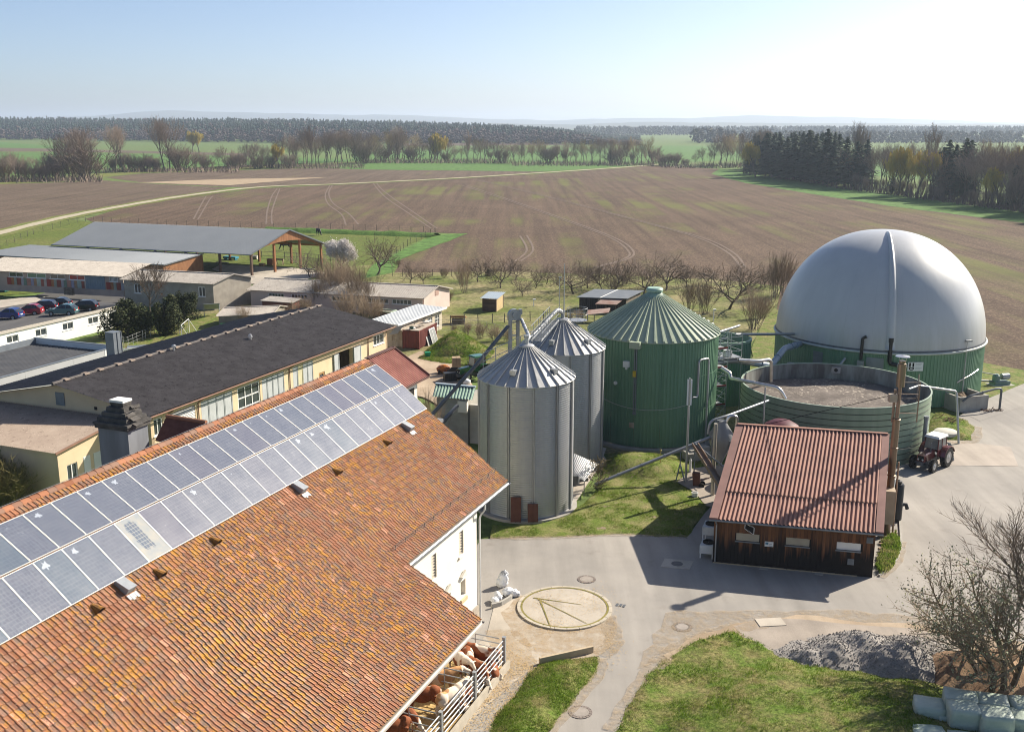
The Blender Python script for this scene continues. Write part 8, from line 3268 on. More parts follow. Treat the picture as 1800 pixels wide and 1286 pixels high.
for(px,py,kind,a,s,lab) in((808,1178,'level',math.radians(-62),1.0,'brown cow with a white face looking towards the rails, leftmost of the crowded pen'),(822,1170,'low',math.radians(-80),1.0,'brown cow with a pale head lowered, in the middle of the crowded pen'),(850,1168,'level',math.radians(160),1.0,'dark brown cow seen from behind at the far rails of the pen'),(836,1190,'low',math.radians(-50),.95,'brown cow with a white muzzle behind the middle gate post'),(838,1206,'lying',math.radians(60),.90,'pale patched cow lying at the front rails of the crowded pen'),(866,1180,'lying',math.radians(100),.95,'brown cow lying in the far corner of the pen'),(772,1212,'level',math.radians(12),1.0,'brown cow with a white face standing beside the inner cross rails'),(743,1242,'low',math.radians(190),1.0,'brown and white cow half under the barn roof'),(793,1247,'level',math.radians(48),1.05,'big white and tan cow standing alone seen from behind'),(815,1232,'lying',math.radians(60),.95,'dark cow lying in the shade of the front rails'),(700,1276,'low',math.radians(-20),1.0,'brown cow feeding in the nearest pen'),(690,1300,'level',math.radians(200),1.0,'pale cow at the lower edge of the nearest pen')):
 p=G(px,py,.4)
 beast('cow',cow_meshes[kind],V3(p.x,p.y,.16),a,s*.92,lab,'cow','cows in the barn pens')
def horse_parts():
 P=[('e',(0,0,1.15),(.72,.29,.33)),('e',(.5,0,1.15),(.30,.26,.36)),('e',(-.55,0,1.18),(.33,.28,.34)),('t',[(.62,0,1.28),(.98,0,.95),(1.15,.05,.52)],[.24,.17,.12]),('t',[(1.15,.05,.52),(1.28,.06,.30),(1.33,.06,.14)],[.12,.09,.07]),('t',[(-.86,0,1.3),(-1.0,0,1.05),(-.98,0,.5)],[.06,.08,.03])]
 for s in(-1,1):
  P.append(('t',[(.5,s*.16,1.0),(.5,s*.17,.6),(.54,s*.17,.36),(.5,s*.17,.1),(.54,s*.17,.03)],[.14,.075,.055,.045,.065]))
  P.append(('t',[(-.58,s*.16,1.1),(-.5,s*.18,.78),(-.76,s*.18,.5),(-.68,s*.18,.12),(-.66,s*.18,.03)],[.2,.13,.065,.045,.065]))
  P.append(('t',[(1.08,s*.07,.62),(1.04,s*.09,.74)],[.04,.012]))
 return P
m_horse=M('black_horse_coat',(0.012,0.011,0.012),(0.022,0.018,0.017),3,.55)
hm=remeshed('horse',horse_parts(),.04,m_horse,2)
p=G(503,440)
beast('horse',hm,V3(p.x,p.y,.06),math.radians(195),1.15,'black horse grazing behind the riding hall gable','horse','horses in the paddock')
p=G(560,414)
beast('horse',hm,V3(p.x,p.y,.06),math.radians(-55),1.15,'black horse grazing at the far paddock bank','horse','horses in the paddock')
# --- jumps and things on the riding ground
for k,(px,py,col,L,lab) in enumerate(((406,457,(0.05,0.26,0.36),2.6,'turquoise gym mat on the riding floor'),(391,463,(0.62,0.60,0.58),2.8,'white jump poles lying by the hall posts'),(449,456,(0.62,0.58,0.5),1.2,'white drum lying on the paddock grass'),(476,466,(0.45,0.19,0.07),1.2,'orange wooden crate on the riding floor'),(461,468,(0.48,0.30,0.14),1.0,'low pale box beside the inner hall post'),(492,466,(0.5,.36,.26),1.4,'striped jump stand near the right hall post'),(540,474,(0.62,0.60,0.56),2.6,'white poles lying at the edge of the riding floor'))):
 f2=Fr(G(px,py),(.93,-.36))
 q=MB()
 mm=M('riding_item_%d'%k,col,None,3,.7)
 if k in(0,):
  q.box(f2,-1.5,1.5,-.6,.6,.35,.75)
  for u in(-1.2,1.2):
   q.box(f2,u-.1,u+.1,-.5,.5,.0,.348)
 elif k in(1,6):
  for j in range(3):
   q.tube([f2.P(-1.4,-.3+j*.3,.2),f2.P(1.4,-.25+j*.3,.22)],.09,6)
 elif k==2:
  q.tube([f2.P(-.6,0,.45),f2.P(.6,0,.45)],.42,12)
 elif k==5:
  for u in(-.7,.7):
   q.bar(f2.P(u,-.3,0),f2.P(u,0,1.2),.1)
   q.bar(f2.P(u,.3,0),f2.P(u,0,1.2),.1)
  q.bar(f2.P(-.9,0,1.15),f2.P(.9,0,1.15),.25,.3)
 else:
  h=1.2 if k==3 else .5
  q.box(f2,-L/2,L/2,-.4,.4,.12,h)
  q.box(f2,-L/2-.04,L/2+.04,-.44,.44,h+.002,h+.07)
 q.build('riding_prop',mm,label=lab,cat=['mat','jump poles','drum','crate','box','jump stand','jump poles'][k])
# -- FENCES
m_fencesteel=M('cattle_gate_steel',(0.42,0.44,0.46),(0.36,.38,.40),3,.42,.6)
def gate(label,a,b,h=1.62,rails=5,posts=(0,1),mid=True):
 t=thing('pen_gate',a,label,'gate','cattle pen gates')
 a,b=Vector(a),Vector(b)
 d=(b-a).normalized()
 for k in posts:
  p=a if k==0 else b
  q=MB()
  f=Fr(p,d)
  q.box(f,-.08,.08,-.08,.08,.1,h+.12)
  q.box(f,-.095,.095,-.095,.095,h+.122,h+.14)
  q.build('post',m_fencesteel,t)
 for k in range(rails):
  z=.50+(h-.50)*k/(rails-1)
  q=MB()
  q.tube([a+d*.1+V3(0,0,z),b-d*.1+V3(0,0,z)],.034,8)
  q.build('rail',m_fencesteel,t,smooth=True)
 if mid:
  q=MB()
  for s in(.5,):
   c=a.lerp(b,s)
   q.tube([c+V3(0,0,.45),c+V3(0,0,h+.02)],.028,6)
  q.build('brace',m_fencesteel,t)
 return t
GP=[BF.P(-7.05-3.62*k,2.65,.15) for k in range(5)]
for k in range(4):
 gate(['front gate of the far cattle pen, beside the barn wall','front gate of the middle cattle pen','front gate of the near cattle pen','front gate of the nearest pen below the picture edge'][k],GP[k],GP[k+1]+(GP[k]-GP[k+1]).normalized()*.17,posts=(0,))
for k in range(4):
 gate(['cross gate closing the far end of the pens at the barn wall','cross gate between the far and middle cattle pens','cross gate between the middle and near cattle pens','cross gate below the picture edge'][k],GP[k]+BF.b*-.17,GP[k]-BF.b*3.0,rails=5 if k==0 else 4,posts=(1,))
q=MB()
q.box(Fr(BF.P(-24,2.78,0),BU,BF.b),0,17.1,0,.14,0.1,.58)
q.build('pen_kerb',M('pale_kerb',(0.47,0.42,0.34)),label='low concrete kerb under the front gates of the cattle pens',cat='kerb')
q=MB()
pf=[BF.P(-6.9,2.75),BF.P(-6.9,-.4),BF.P(-24,-.4),BF.P(-24,2.75)]
NX,NY=80,18
for i in range(NX+1):
 for j in range(NY+1):
  p=BF.P(-6.9-17*i/NX,-3+5.75*j/NY,0)
  q.v.append((p.x,p.y,.17+.05*mnoise.noise(Vector((p.x*2.5,p.y*2.5,1)))))
for i in range(NX):
 for j in range(NY):
  k=i*(NY+1)+j
  q.f.append((k,k+NY+1,k+NY+2,k+1))
  q.m.append(0)
q.build('straw_bed',m_strawfloor,kind='structure')
q=MB()
rs=random.Random(17)
for k in range(3500):
 p=BF.P(rs.uniform(-23,-6.2),rs.choice([rs.uniform(-.3,2.6),rs.uniform(2.95,4.1)]),.2)
 a=rs.uniform(0,6.3)
 l=rs.uniform(.08,.2)
 d=V3(math.cos(a),math.sin(a),rs.uniform(0,.3))*l
 s=V3(-math.sin(a),math.cos(a))*.015
 q.add([p-s,p+d,p+s],[(0,1,2)])
q.build('straw',M('loose_straw',(0.52,0.37,0.17)),kind='stuff')
m_oldpost=M('old_fence_post',(0.10,0.085,0.07),(0.16,.14,.12),3,.9)
def fence(label,pix,n,h=1.25,wires=3,world=False,mat=None,wire_r=.012,name='wire_fence',pr=.05):
 pts=[Vector(p) if world else G(*p) for p in pix]
 t=thing(name,pts[0],label,'fence')
 seg=[(pts[i+1]-pts[i]).length for i in range(len(pts)-1)]
 tot=sum(seg)
 def at(s):
  for i,l in enumerate(seg):
   if s<=l or i==len(seg)-1:
    return pts[i].lerp(pts[i+1],min(1,s/l))
   s-=l
 rs=random.Random(n)
 for k in range(n):
  p=at(tot*k/(n-1))+V3(rs.uniform(-.1,.1),rs.uniform(-.1,.1),0)
  q=MB()
  q.tube([p,p+V3(rs.uniform(-.06,.06),rs.uniform(-.06,.06),h*rs.uniform(.92,1.08))],pr,5)
  q.build('post',mat or m_oldpost,t)
 q=MB()
 for w in range(wires):
  z=h*(.35+.6*w/max(1,wires-1))
  q.tube([at(tot*k/40)+V3(0,0,z) for k in range(41)],wire_r,3)
 q.build('wire',mat or m_oldpost,t)
 return t
fence('wire fence along the farm track and paddock corner',[(-60,478),(0,438),(60,412),(150,388)],18,1.5)
fence('long wire fence between the paddock and the ploughed field',[(150,389),(300,396),(505,402),(640,405),(765,409)],34,1.5)
fence('wire fence down the right side of the paddock',[(765,411),(720,430),(695,447),(660,466)],14,1.5)
fence('old garden fence in front of the wooden hut',[(792,572),(860,570),(918,566),(1000,566),(1045,572)],12,1.5,pr=.06)
fence('wire fence along the back edge of the orchard',[(690,486),(900,486),(1060,490),(1250,500),(1372,512)],40,1.3)
fence('wire fence beside the green strip left of the dome',[(1376,508),(1350,540),(1322,588)],12,1.6)
fence('loose wire mesh fence on the garden lawn',[(203,606),(222,612),(250,600),(272,590),(292,588),(330,590)],14,1.4,mat=M('pale_post',(0.42,.42,.40),None,3,.7),pr=.035)
fence('tall thin fence in the rough grass left of the silos',[(772,590),(842,590),(880,600),(930,605)],9,2.2,mat=M('pale_post',(0.42,.42,.40)),pr=.03)
fence('dark paddock rails beside the riding hall',[(440,452),(520,456),(600,462)],9,1.4,wires=2,wire_r=.05,name='rail_fence',pr=.07)
for(px,py,yt,lab) in((983,548,488,'lone lamp post standing in the orchard'),(1254,566,545,'short white post behind the green digester'),(938,540,527,'white-headed post in the orchard grass')):
 p=G(px,py)
 h=HT(px,yt,p)
 q=MB()
 q.tube([p,p+V3(0,0,h)],.06,6)
 q.box(Fr(p+V3(0,0,h),(1,0)),-.12,.3,-.12,.12,-.05,.16)
 q.build('lamp_post',m_white if px!=983 else m_pipe,label=lab,cat='post')
q=MB()
rs=random.Random(41)
A_,B_=G(470,405),G(766,416)
n=120
for i in range(n+1):
 c=A_.lerp(B_,i/n)
 d=(B_-A_).normalized()
 s=Vector((-d.y,d.x,0))
 for k,(o,z) in enumerate(((-3.0,.0),(-1.8,.6),(-.4,.9),(1.2,.7),(3.4,.0))):
  nz=1+.35*mnoise.noise(Vector((c.x*.3,o,1)))
  q.v.append(tuple(c+s*(o+.3*mnoise.noise(Vector((c.x*.5,o,9))))+V3(0,0,.06+z*nz)))
 if i:
  b=5*(i-1)
  for k in range(4):
   q.f.append((b+k,b+k+1,b+k+6,b+k+5))
   q.m.append(0)
q.build('grass_bank',grass_mat('bank_grass',(0.085,0.16,0.03),(0.045,0.085,0.02),.6,.5,2.0,.8),smooth='all',kind='structure')
# -- TREES
m_bark=M('grey_brown_bark',(0.095,0.075,0.058),(0.14,0.115,0.09),5,.95)
m_twig=M('brown_twigs',(0.16,0.12,0.09),(0.22,0.17,0.125),1.5,.95)
m_twig_l=M('tan_twigs',(0.24,0.18,0.125),(0.30,0.225,0.15),1.5,.95)
m_twig_far=M('far_brown_twigs',(0.225,0.172,0.132),(0.29,0.222,0.172),.4,.95)
m_twig_warm=M('budding_twigs',(0.32,0.235,0.12),(0.36,0.28,0.14),.4,.95)
m_willow=M('yellow_willow_twigs',(0.52,0.38,0.06),(0.40,0.33,0.08),.4,.9)
m_needle=M('dark_spruce_needles',(0.024,0.052,0.028),(0.042,0.075,0.038),.8,.9,isl=.35)
m_ever=M('dark_evergreen_leaves',(0.030,0.045,0.014),(0.062,0.068,0.022),1.2,.85,isl=.4)
m_blossom=M('white_blossom',(0.72,0.68,0.64),(0.60,0.54,0.50),2,.9,isl=.15)
m_bud=M('silvery_buds',(0.33,0.33,0.19),(0.24,0.24,0.13),3,.8,isl=.3)
def rot_about(v,axis,a):
 return Quaternion(axis,a)@v
def bare(seed,H,r0,kind,twig_r=.012,dens=1.0,tseg=5):
 """leafless tree grown branch by branch: returns trunk and crown builders (base at the origin)"""
 rr=random.Random(seed)
 T,K=MB(),MB()
 tips=[]
 K3={'orchard':(.20,4,.95),'broad':(.28,4,.62),'poplar':(.10,4,.28),'shrub':(.02,3,.5),'tall':(.35,4,.56),'sprawl':(.12,4,.85)}[kind]
 def stem(p,d,L,r,lev,up):
  n=4 if lev<2 else 3
  pts,rs=[p],[r]
  dd=d
  for i in range(n):
   j=.22 if kind in('orchard','sprawl') else .13
   dd=(dd+Vector((rr.gauss(0,j),rr.gauss(0,j),rr.gauss(0,j)+up*.12))).normalized()
   pts.append(pts[-1]+dd*(L/n))
   rs.append(max(twig_r,r*(1-.55*(i+1)/n)))
  if lev<=1:
   T.tube(pts,rs,tseg if lev==0 else 4,cap=False)
  else:
   K.tube(pts,rs,3,cap=False)
  return pts,rs
 def twigs(pts,r,L):
  for i in range(1,len(pts)):
   for _ in range(max(1,int(3*dens))):
    t=rr.random()
    p=pts[i-1].lerp(pts[i],t)
    ax=(pts[i]-pts[i-1]).normalized()
    d=rot_about(ax,ax.orthogonal().normalized(),rr.uniform(.4,1.0))
    d=rot_about(d,ax,rr.uniform(0,6.28))
    d=(d+Vector((0,0,.25))).normalized()
    l=L*rr.uniform(.5,1.1)
    q=p+d*l
    o=d.orthogonal().normalized()*max(twig_r,r*.4)
    o2=d.cross(o)
    K.add([p+o,p-o*.5+o2*.87,p-o*.5-o2*.87,q],[(0,1,3),(1,2,3),(2,0,3)])
    tips.append(q)
    tips.append(p.lerp(q,.55))
 def rec(p,d,L,r,lev):
  up={'orchard':.35,'broad':.8,'poplar':2.4,'shrub':1.0,'tall':1.2,'sprawl':.15}[kind]
  pts,rs=stem(p,d,L,r,lev,up)
  if lev>=K3[1]-1:
   twigs(pts,rs[-1],L*.55)
   return
  nch={0:6,1:5,2:4}.get(lev,3)
  nch=max(2,int(nch*(dens**.5)+.5))
  for k in range(nch):
   t=(.35 if lev else(.25 if kind in('poplar',) else .5))+(.65 if lev else .5)*(k+rr.random()*.8)/nch
   t=min(.99,t)
   i=min(len(pts)-2,int(t*(len(pts)-1)))
   q=pts[i].lerp(pts[i+1],t*(len(pts)-1)-i)
   ax=(pts[i+1]-pts[i]).normalized()
   sp=K3[2]*rr.uniform(.7,1.25)
   nd=rot_about(ax,ax.orthogonal().normalized(),sp)
   nd=rot_about(nd,ax,k*2.4+rr.uniform(-.5,.5))
   if kind=='sprawl' and nd.z<-.1:
    nd.z*=.3
    nd.normalize()
   rec(q,nd,L*rr.uniform(.55,.75)*(1.05 if lev==0 else 1),max(twig_r,rs[i]*.62),lev+1)
  rec(pts[-1],(pts[-1]-pts[-2]).normalized(),L*.6,rs[-1],lev+1)
 if kind=='shrub':
  for k in range(int(9*dens)+3):
   a=rr.uniform(0,6.28)
   s=rr.uniform(.05,.55)
   rec(Vector((math.cos(a)*.15*H*rr.random(),math.sin(a)*.15*H*rr.random(),0)),Vector((math.cos(a)*s,math.sin(a)*s,1)).normalized(),H*rr.uniform(.45,.62),r0*.5,1)
 elif kind=='orchard':
  tr,trs=stem(Vector((0,0,0)),Vector((rr.uniform(-.12,.12),rr.uniform(-.12,.12),1)).normalized(),H*.30,r0,0,.3)
  for k in range(5):
   a=k*1.257+rr.uniform(-.3,.3)
   s=rr.uniform(.75,1.15)
   rec(tr[-1-(k%2)],Vector((math.cos(a)*s,math.sin(a)*s,.75)).normalized(),H*rr.uniform(.42,.55),r0*.62,1)
 elif kind=='sprawl':
  for k in range(4):
   a=k*1.57+rr.uniform(-.3,.3)
   s=rr.uniform(.25,.75)
   rec(Vector((math.cos(a)*.2,math.sin(a)*.2,0)),Vector((math.cos(a)*s,math.sin(a)*s,1)).normalized(),H*rr.uniform(.42,.55),r0*.6,1)
 else:
  rec(Vector((0,0,0)),Vector((rr.uniform(-.05,.05),rr.uniform(-.05,.05),1)),H*(.52 if kind!='poplar' else .56),r0,0)
 top=max(v[2] for v in K.v)
 s=H/top
 T.v=[(x*s,y*s,z*s-.1) for x,y,z in T.v]
 K.v=[(x*s,y*s,z*s-.1) for x,y,z in K.v]
 return T,K,[t*s for t in tips]
def leaf_quads(m,pts,size,rr,up=.3,mi=0):
 for p in pts:
  n=Vector((rr.gauss(0,1),rr.gauss(0,1),rr.gauss(0,1)+up)).normalized()
  a=n.orthogonal().normalized()*size*rr.uniform(.6,1.3)
  a=rot_about(a,n,rr.uniform(0,6.28))
  b=n.cross(a)*rr.uniform(.5,.9)
  m.add([p-a*.5,p+b*.5,p+a*.6,p-b*.5],[(0,1,2,3)],mi)
def conifer(seed,H,w,dens=1.0):
 rr=random.Random(seed)
 T,K=MB(),MB()
 T.tube([(0,0,-.1),(0,0,H*.5),(0,0,H*.97)],[H*.018,H*.012,.03],6)
 n=int(24*dens)
 for i in range(n):
  t=(i+rr.random()*.5)/n
  z=H*(.10+.88*t)
  rad=w*(1-t**1.7)**.75*rr.uniform(.65,1.2)+.2
  nb=int(5+5*(1-t))
  for k in range(nb):
   a=6.283*k/nb+rr.uniform(-.35,.35)+i*.7
   L=rad*rr.uniform(.65,1.15)
   d=Vector((math.cos(a),math.sin(a),rr.uniform(-.30,.05)))
   s=Vector((-math.sin(a),math.cos(a),0))
   base=Vector((0,0,z))
   for q in range(4):
    c=base+d*L*(.25+.25*q)
    sz=L*.22+.32
    tl=Vector((0,0,rr.uniform(-.5,.1)))
    K.add([c-s*sz*(1.1-.2*q)+tl*.5,c+d*sz*1.1+tl,c+s*sz*(1.1-.2*q)+tl*.5,c-d*sz*.5+Vector((0,0,.15))],[(0,1,2,3)])
 return T,K
def proto(name,T,K,tm,km,extra=None):
 """hidden template: an empty with trunk and crown, never linked itself, copied by plant()"""
 a=D.meshes.new('trunk')
 a.from_pydata(T.v,[],T.f)
 a.materials.append(tm)
 b=D.meshes.new('crown')
 b.from_pydata(K.v,[],K.f)
 for x in(km if isinstance(km,(list,tuple)) else[km]):
  b.materials.append(x)
 if isinstance(km,(list,tuple)):
  b.polygons.foreach_set('material_index',K.m)
 return(name,a,b)
def plant(pr,loc,H,rz,label,cat='tree',group=None,wide=1.0,href=None):
 name,a,b=pr
 t=thing(name,loc,label,cat,group,rz)
 top=PH[b.name]
 s=H/top
 t.scale=(s*wide,s*wide,s)
 for nm,me in(('trunk',a),('crown',b)):
  if not me.vertices:
   continue
  o=D.objects.new(nm,me)
  COL.objects.link(o)
  o.parent=t
 return t
PH={}
def reg(p):
 PH[p[2].name]=max((v.co.z for v in p[2].vertices),default=1)
 return p
P_orch=[reg(proto('fruit_tree',*bare(100+k,5.5,.17,'orchard',.012,1.25)[:2],m_bark,m_twig)) for k in range(5)]
P_shrub=[reg(proto('bare_shrub',*bare(200+k,5,.06,'shrub',.011,1.5)[:2],m_bark,m_twig_l)) for k in range(3)]
P_shrub_far=[reg(proto('bare_shrub',*bare(250+k,8,.16,'shrub',.028,1.6)[:2],m_bark,m_twig_far)) for k in range(3)]
P_broad=[reg(proto('bare_tree',*bare(300+k,22,.40,'broad',.034,1.0,5)[:2],m_bark,m_twig_far)) for k in range(4)]
P_tall=[reg(proto('bare_tree',*bare(330+k,28,.50,'tall',.036,1.0,5)[:2],m_bark,m_twig_warm if k==1 else m_twig_far)) for k in range(3)]
P_pop=[reg(proto('poplar_tree',*bare(360+k,26,.36,'poplar',.04,1.0,5)[:2],m_bark,m_twig_far)) for k in range(2)]
P_con=[reg(proto('spruce_tree',*conifer(400+k,20,4.6,1.5),m_bark,m_needle)) for k in range(4)]
def willow_far(seed):
 T,K,tips=bare(seed,14,.4,'broad',.05,.7)
 rr=random.Random(seed)
 W_=MB()
 for p in tips:
  for _ in range(1):
   l=rr.uniform(1.2,3.4)
   q=p+Vector((rr.gauss(0,.3),rr.gauss(0,.3),-l))
   o=Vector((rr.gauss(0,1),rr.gauss(0,1),0)).normalized()*.09
   W_.add([p-o,p+o,q],[(0,1,2)])
 W_.v+=[]
 n=len(W_.v)
 W_.f+=[tuple(i+n for i in f) for f in K.f]
 W_.v+=K.v
 W_.m+=K.m
 return T,W_
P_will=[reg(proto('willow_tree',*willow_far(500+k),m_bark,m_willow)) for k in range(2)]
def cloud_tree(seed,H,rx,ry,leaf,n,base=.05,lobes=7,trunk=True):
 rr=random.Random(seed)
 T,K=MB(),MB()
 if trunk:
  T.tube([(0,0,-.1),(.05,0,H*.5),(0,0,H*.8)],[H*.03,H*.02,.03],6)
 lb=[Vector((rr.uniform(-.62,.62)*rx,rr.uniform(-.62,.62)*ry,H*(base+.12+.70*rr.random()**1.3))) for _ in range(lobes)]
 pts=[]
 for k in range(n):
  c=rr.choice(lb)
  d=Vector((rr.gauss(0,1),rr.gauss(0,1),rr.gauss(0,1))).normalized()*(rr.random()**.35)
  f=1-.55*(c.z/H)
  p=c+Vector((d.x*rx*.44*f,d.y*ry*.44*f,d.z*H*.26))
  if p.z<.05:
   p.z=rr.uniform(.05,.5)
  pts.append(p)
 leaf_quads(K,pts,leaf,rr,.5)
 return T,K
P_ever=[reg(proto('evergreen_shrub',*cloud_tree(600+k,4.5,2.3,2.3,.19,9500,lobes=19),m_bark,m_ever)) for k in range(3)]
ORD=['first','second','third','fourth','fifth','sixth','seventh','eighth','ninth','tenth','eleventh','twelfth','thirteenth','fourteenth','fifteenth','sixteenth','seventeenth','eighteenth','nineteenth','twentieth']
rtree=random.Random(55)
def row(items,desc,where,group,first_n=1):
 """items: (px, base y, top y, protos, wide); labels count from the left within this row"""
 items=sorted(items,key=lambda i:i[0])
 for k,it in enumerate(items):
  px,by,ty,pr,wd=it[:5]
  p=G(px,by)
  h=HT(px,ty,p)*(1.15 if 'orchard' in(group or '') else 1)
  lab=it[5] if len(it)>5 else '%s %s from the left %s'%(ORD[min(k,19)],desc,where)
  plant(rtree.choice(pr),p,h,rtree.uniform(0,6.28),lab,group=group,wide=wd,cat='tree' if 'shrub' not in desc else 'shrub')
# --- orchard
row([(662,484,418,P_orch,1.0,'gnarled bare fruit tree standing alone right of the white blossoming tree'),(720,499,462,P_orch,1.0),(744,500,468,P_orch,.8),(545,488,440,P_orch,1.1,'crooked bare fruit tree at the riding hall corner')],'low bare fruit tree','above the pink stable roof','bare orchard trees')
row([(840,496,452,P_orch,1.1),(880,507,455,P_orch,1.1),(905,494,458,P_orch,1.0),(918,521,488,P_orch,1.0),(817,516,452,P_shrub,.6)],'bare fruit tree','in the orchard above the wooden hut','bare orchard trees')
row([(1008,517,462,P_orch,1.25),(1033,507,462,P_orch,.9),(1058,511,470,P_orch,.9),(1080,509,455,P_orch,1.05),(984,513,478,P_orch,.9)],'bare fruit tree','behind the dark garden shed','bare orchard trees')
row([(1100,500,462,P_orch,1.0),(1050,498,462,P_orch,.9),(960,500,464,P_orch,1.0),(1025,496,466,P_orch,.9),(940,508,474,P_orch,.9),(1075,520,482,P_orch,.9)],'bare fruit tree','in the hind orchard row','bare orchard trees')
row([(1130,521,462,P_orch,1.1),(1170,512,448,P_orch,1.15),(1150,506,466,P_orch,.9),(1243,503,466,P_orch,1.0),(1206,506,470,P_orch,.9)],'bare fruit tree','behind the green digester roof','bare orchard trees')
row([(1281,544,462,P_orch,1.15),(1312,512,465,P_orch,1.0),(1345,506,470,P_orch,.9),(1360,523,440,P_shrub,.7),(1377,520,445,P_shrub,.7)],'bare tree','left of the white dome','bare orchard trees')
row([(1212,545,490,P_shrub,1.0),(1237,553,495,P_shrub,.9),(1322,580,505,P_shrub,1.0),(1340,560,515,P_shrub,.9)],'bare shrub','between the green digester and the dome','bare orchard shrubs')
row([(868,484,466,P_shrub,1.4),(1095,502,478,P_shrub,1.5),(700,470,455,P_shrub,1.4),(780,490,470,P_shrub,1.2)],'low bare shrub','along the orchard edge','bare orchard shrubs')
row([(572,530,440,P_shrub,.9),(590,540,432,P_shrub,.9),(610,535,440,P_shrub,.9),(628,545,455,P_shrub,.9),(645,550,478,P_shrub,.9),(560,545,470,P_shrub,.9)],'tall brown bare shrub','in the thicket before the pink stable','thicket shrubs')
row([(612,565,500,P_shrub,1.1),(640,570,505,P_shrub,1.1),(665,565,520,P_shrub,1.0),(540,560,510,P_shrub,1.1),(515,575,530,P_shrub,1.1),(430,575,530,P_shrub,.9)],'bare shrub','behind the dark workshop roof','thicket shrubs')
row([(1018,566,540,P_shrub,1.2),(790,530,508,P_shrub,1.3),(1002,572,545,P_shrub,1.4)],'rounded dry shrub','near the garden shed and stable end','garden shrubs')
row([(820,590,560,P_shrub,1.3),(845,596,562,P_shrub,1.3),(870,600,566,P_shrub,1.3),(800,588,566,P_shrub,1.3),(893,603,572,P_shrub,1.3)],'dry bramble shrub','on the bank left of the silo tops','bramble shrubs')
T,K,tips=bare(710,7.5,.14,'broad',.016,1.2)
rr=random.Random(3)
K2=MB()
K2.v,K2.f,K2.m=K.v,K.f,K.m
leaf_quads(K2,[p for p in rr.sample(tips,160) if p.z<4.5],.22,rr,0,1)
pr=reg(proto('bare_tree',T,K2,m_bark,[m_twig,M('old_beech_leaves',(0.25,0.11,0.05),None,3,.9)]))
p=G(266,560)
plant(pr,p,HT(266,456,p),.5,'bare young tree with a few brown leaves in front of the grey house')
for(px,by,ty,k,wd,lab) in((225,592,523,0,1.0,'wide dark evergreen bush at the white wall corner'),(291,590,516,1,.75,'upright dark evergreen between the two garden evergreens'),(325,563,510,2,.85,'dark evergreen bush against the grey house'),(250,588,545,1,.9,'low dark evergreen filling the gap in the garden')):
 p=G(px,by)
 plant(P_ever[k],p,HT(px,ty,p),k*1.3,lab,'shrub','garden evergreens',wd*1.35)
p=G(858,486)
plant(P_ever[2],p,1.6,1.0,'single small green bush at the back of the orchard','shrub',None,1.0)
T,K,tips=bare(720,7.5,.2,'broad',.014,1.2)
rr=random.Random(4)
K2=MB()
K2.v,K2.f,K2.m=K.v,K.f,K.m
leaf_quads(K2,[t+Vector((rr.gauss(0,.3),rr.gauss(0,.3),rr.gauss(0,.3))) for t in tips for _ in range(12)],.19,rr,.2,1)
pr=reg(proto('blossom_tree',T,K2,m_bark,[m_twig,m_blossom]))
p=G(596,482)
plant(pr,p,HT(600,416,p),2.0,'white blossoming tree at the riding hall end','tree',None,1.25)
p=G(30,905)
p=BF.P(1.2,-43.0)
pr=reg(proto('bare_shrub',*bare(731,4,.05,'shrub',.012,2.4)[:2],m_bark,M('olive_twigs',(0.13,0.115,0.045),(0.20,.17,.06),2,.9)))
for k,(du,dv,h) in enumerate(((0,0,4.0),(-.8,1.8,3.4),(-1.6,-2.0,3.6))):
 plant(pr,BF.P(0.4+du,-40.5+dv),h+.6,1.2*k,['dense olive bush against the yellow annex wall','olive bush nearest the annex corner','olive bush at the left picture edge'][k],'shrub','annex bushes',1.2)
for k,(px,py,ty) in enumerate(((770,830,675),(752,815,665),(738,800,690))):
 p=G(px,py)
 plant(P_shrub[k],p,HT(px,ty,p),k,['thin bare sapling right against the concrete bunker','thin bare sapling between barn gable and bunker','thin bare sapling nearest the barn gable'][k],'sapling','saplings by the bunker',.45)
T,K,tips=bare(9,7.5,.26,'sprawl',.009,1.9,8)
rr=random.Random(6)
K2=MB()
K2.v,K2.f,K2.m=K.v,K.f,K.m
leaf_quads(K2,[t+Vector((rr.gauss(0,.06),rr.gauss(0,.06),rr.gauss(0,.06))) for t in tips],.10,rr,.4,1)
pr_w=reg(proto('willow_tree',T,K2,m_bark,[m_twig_l,m_bud]))
p=G(1752,1228)
plant(pr_w,p,HT(1690,955,p),2.1,'spreading near willow with grey-green buds behind the wrapped bales','tree',None,1.0)
T,K,tips=bare(23,8,.22,'broad',.010,1.5,8)
pr_b=reg(proto('bare_tree',T,K,m_bark,m_twig))
p=G(1835,1215)
plant(pr_b,p,HT(1800,890,p),1.0,'bare tree reaching in from the right edge beside the willow','tree',None,1.1)
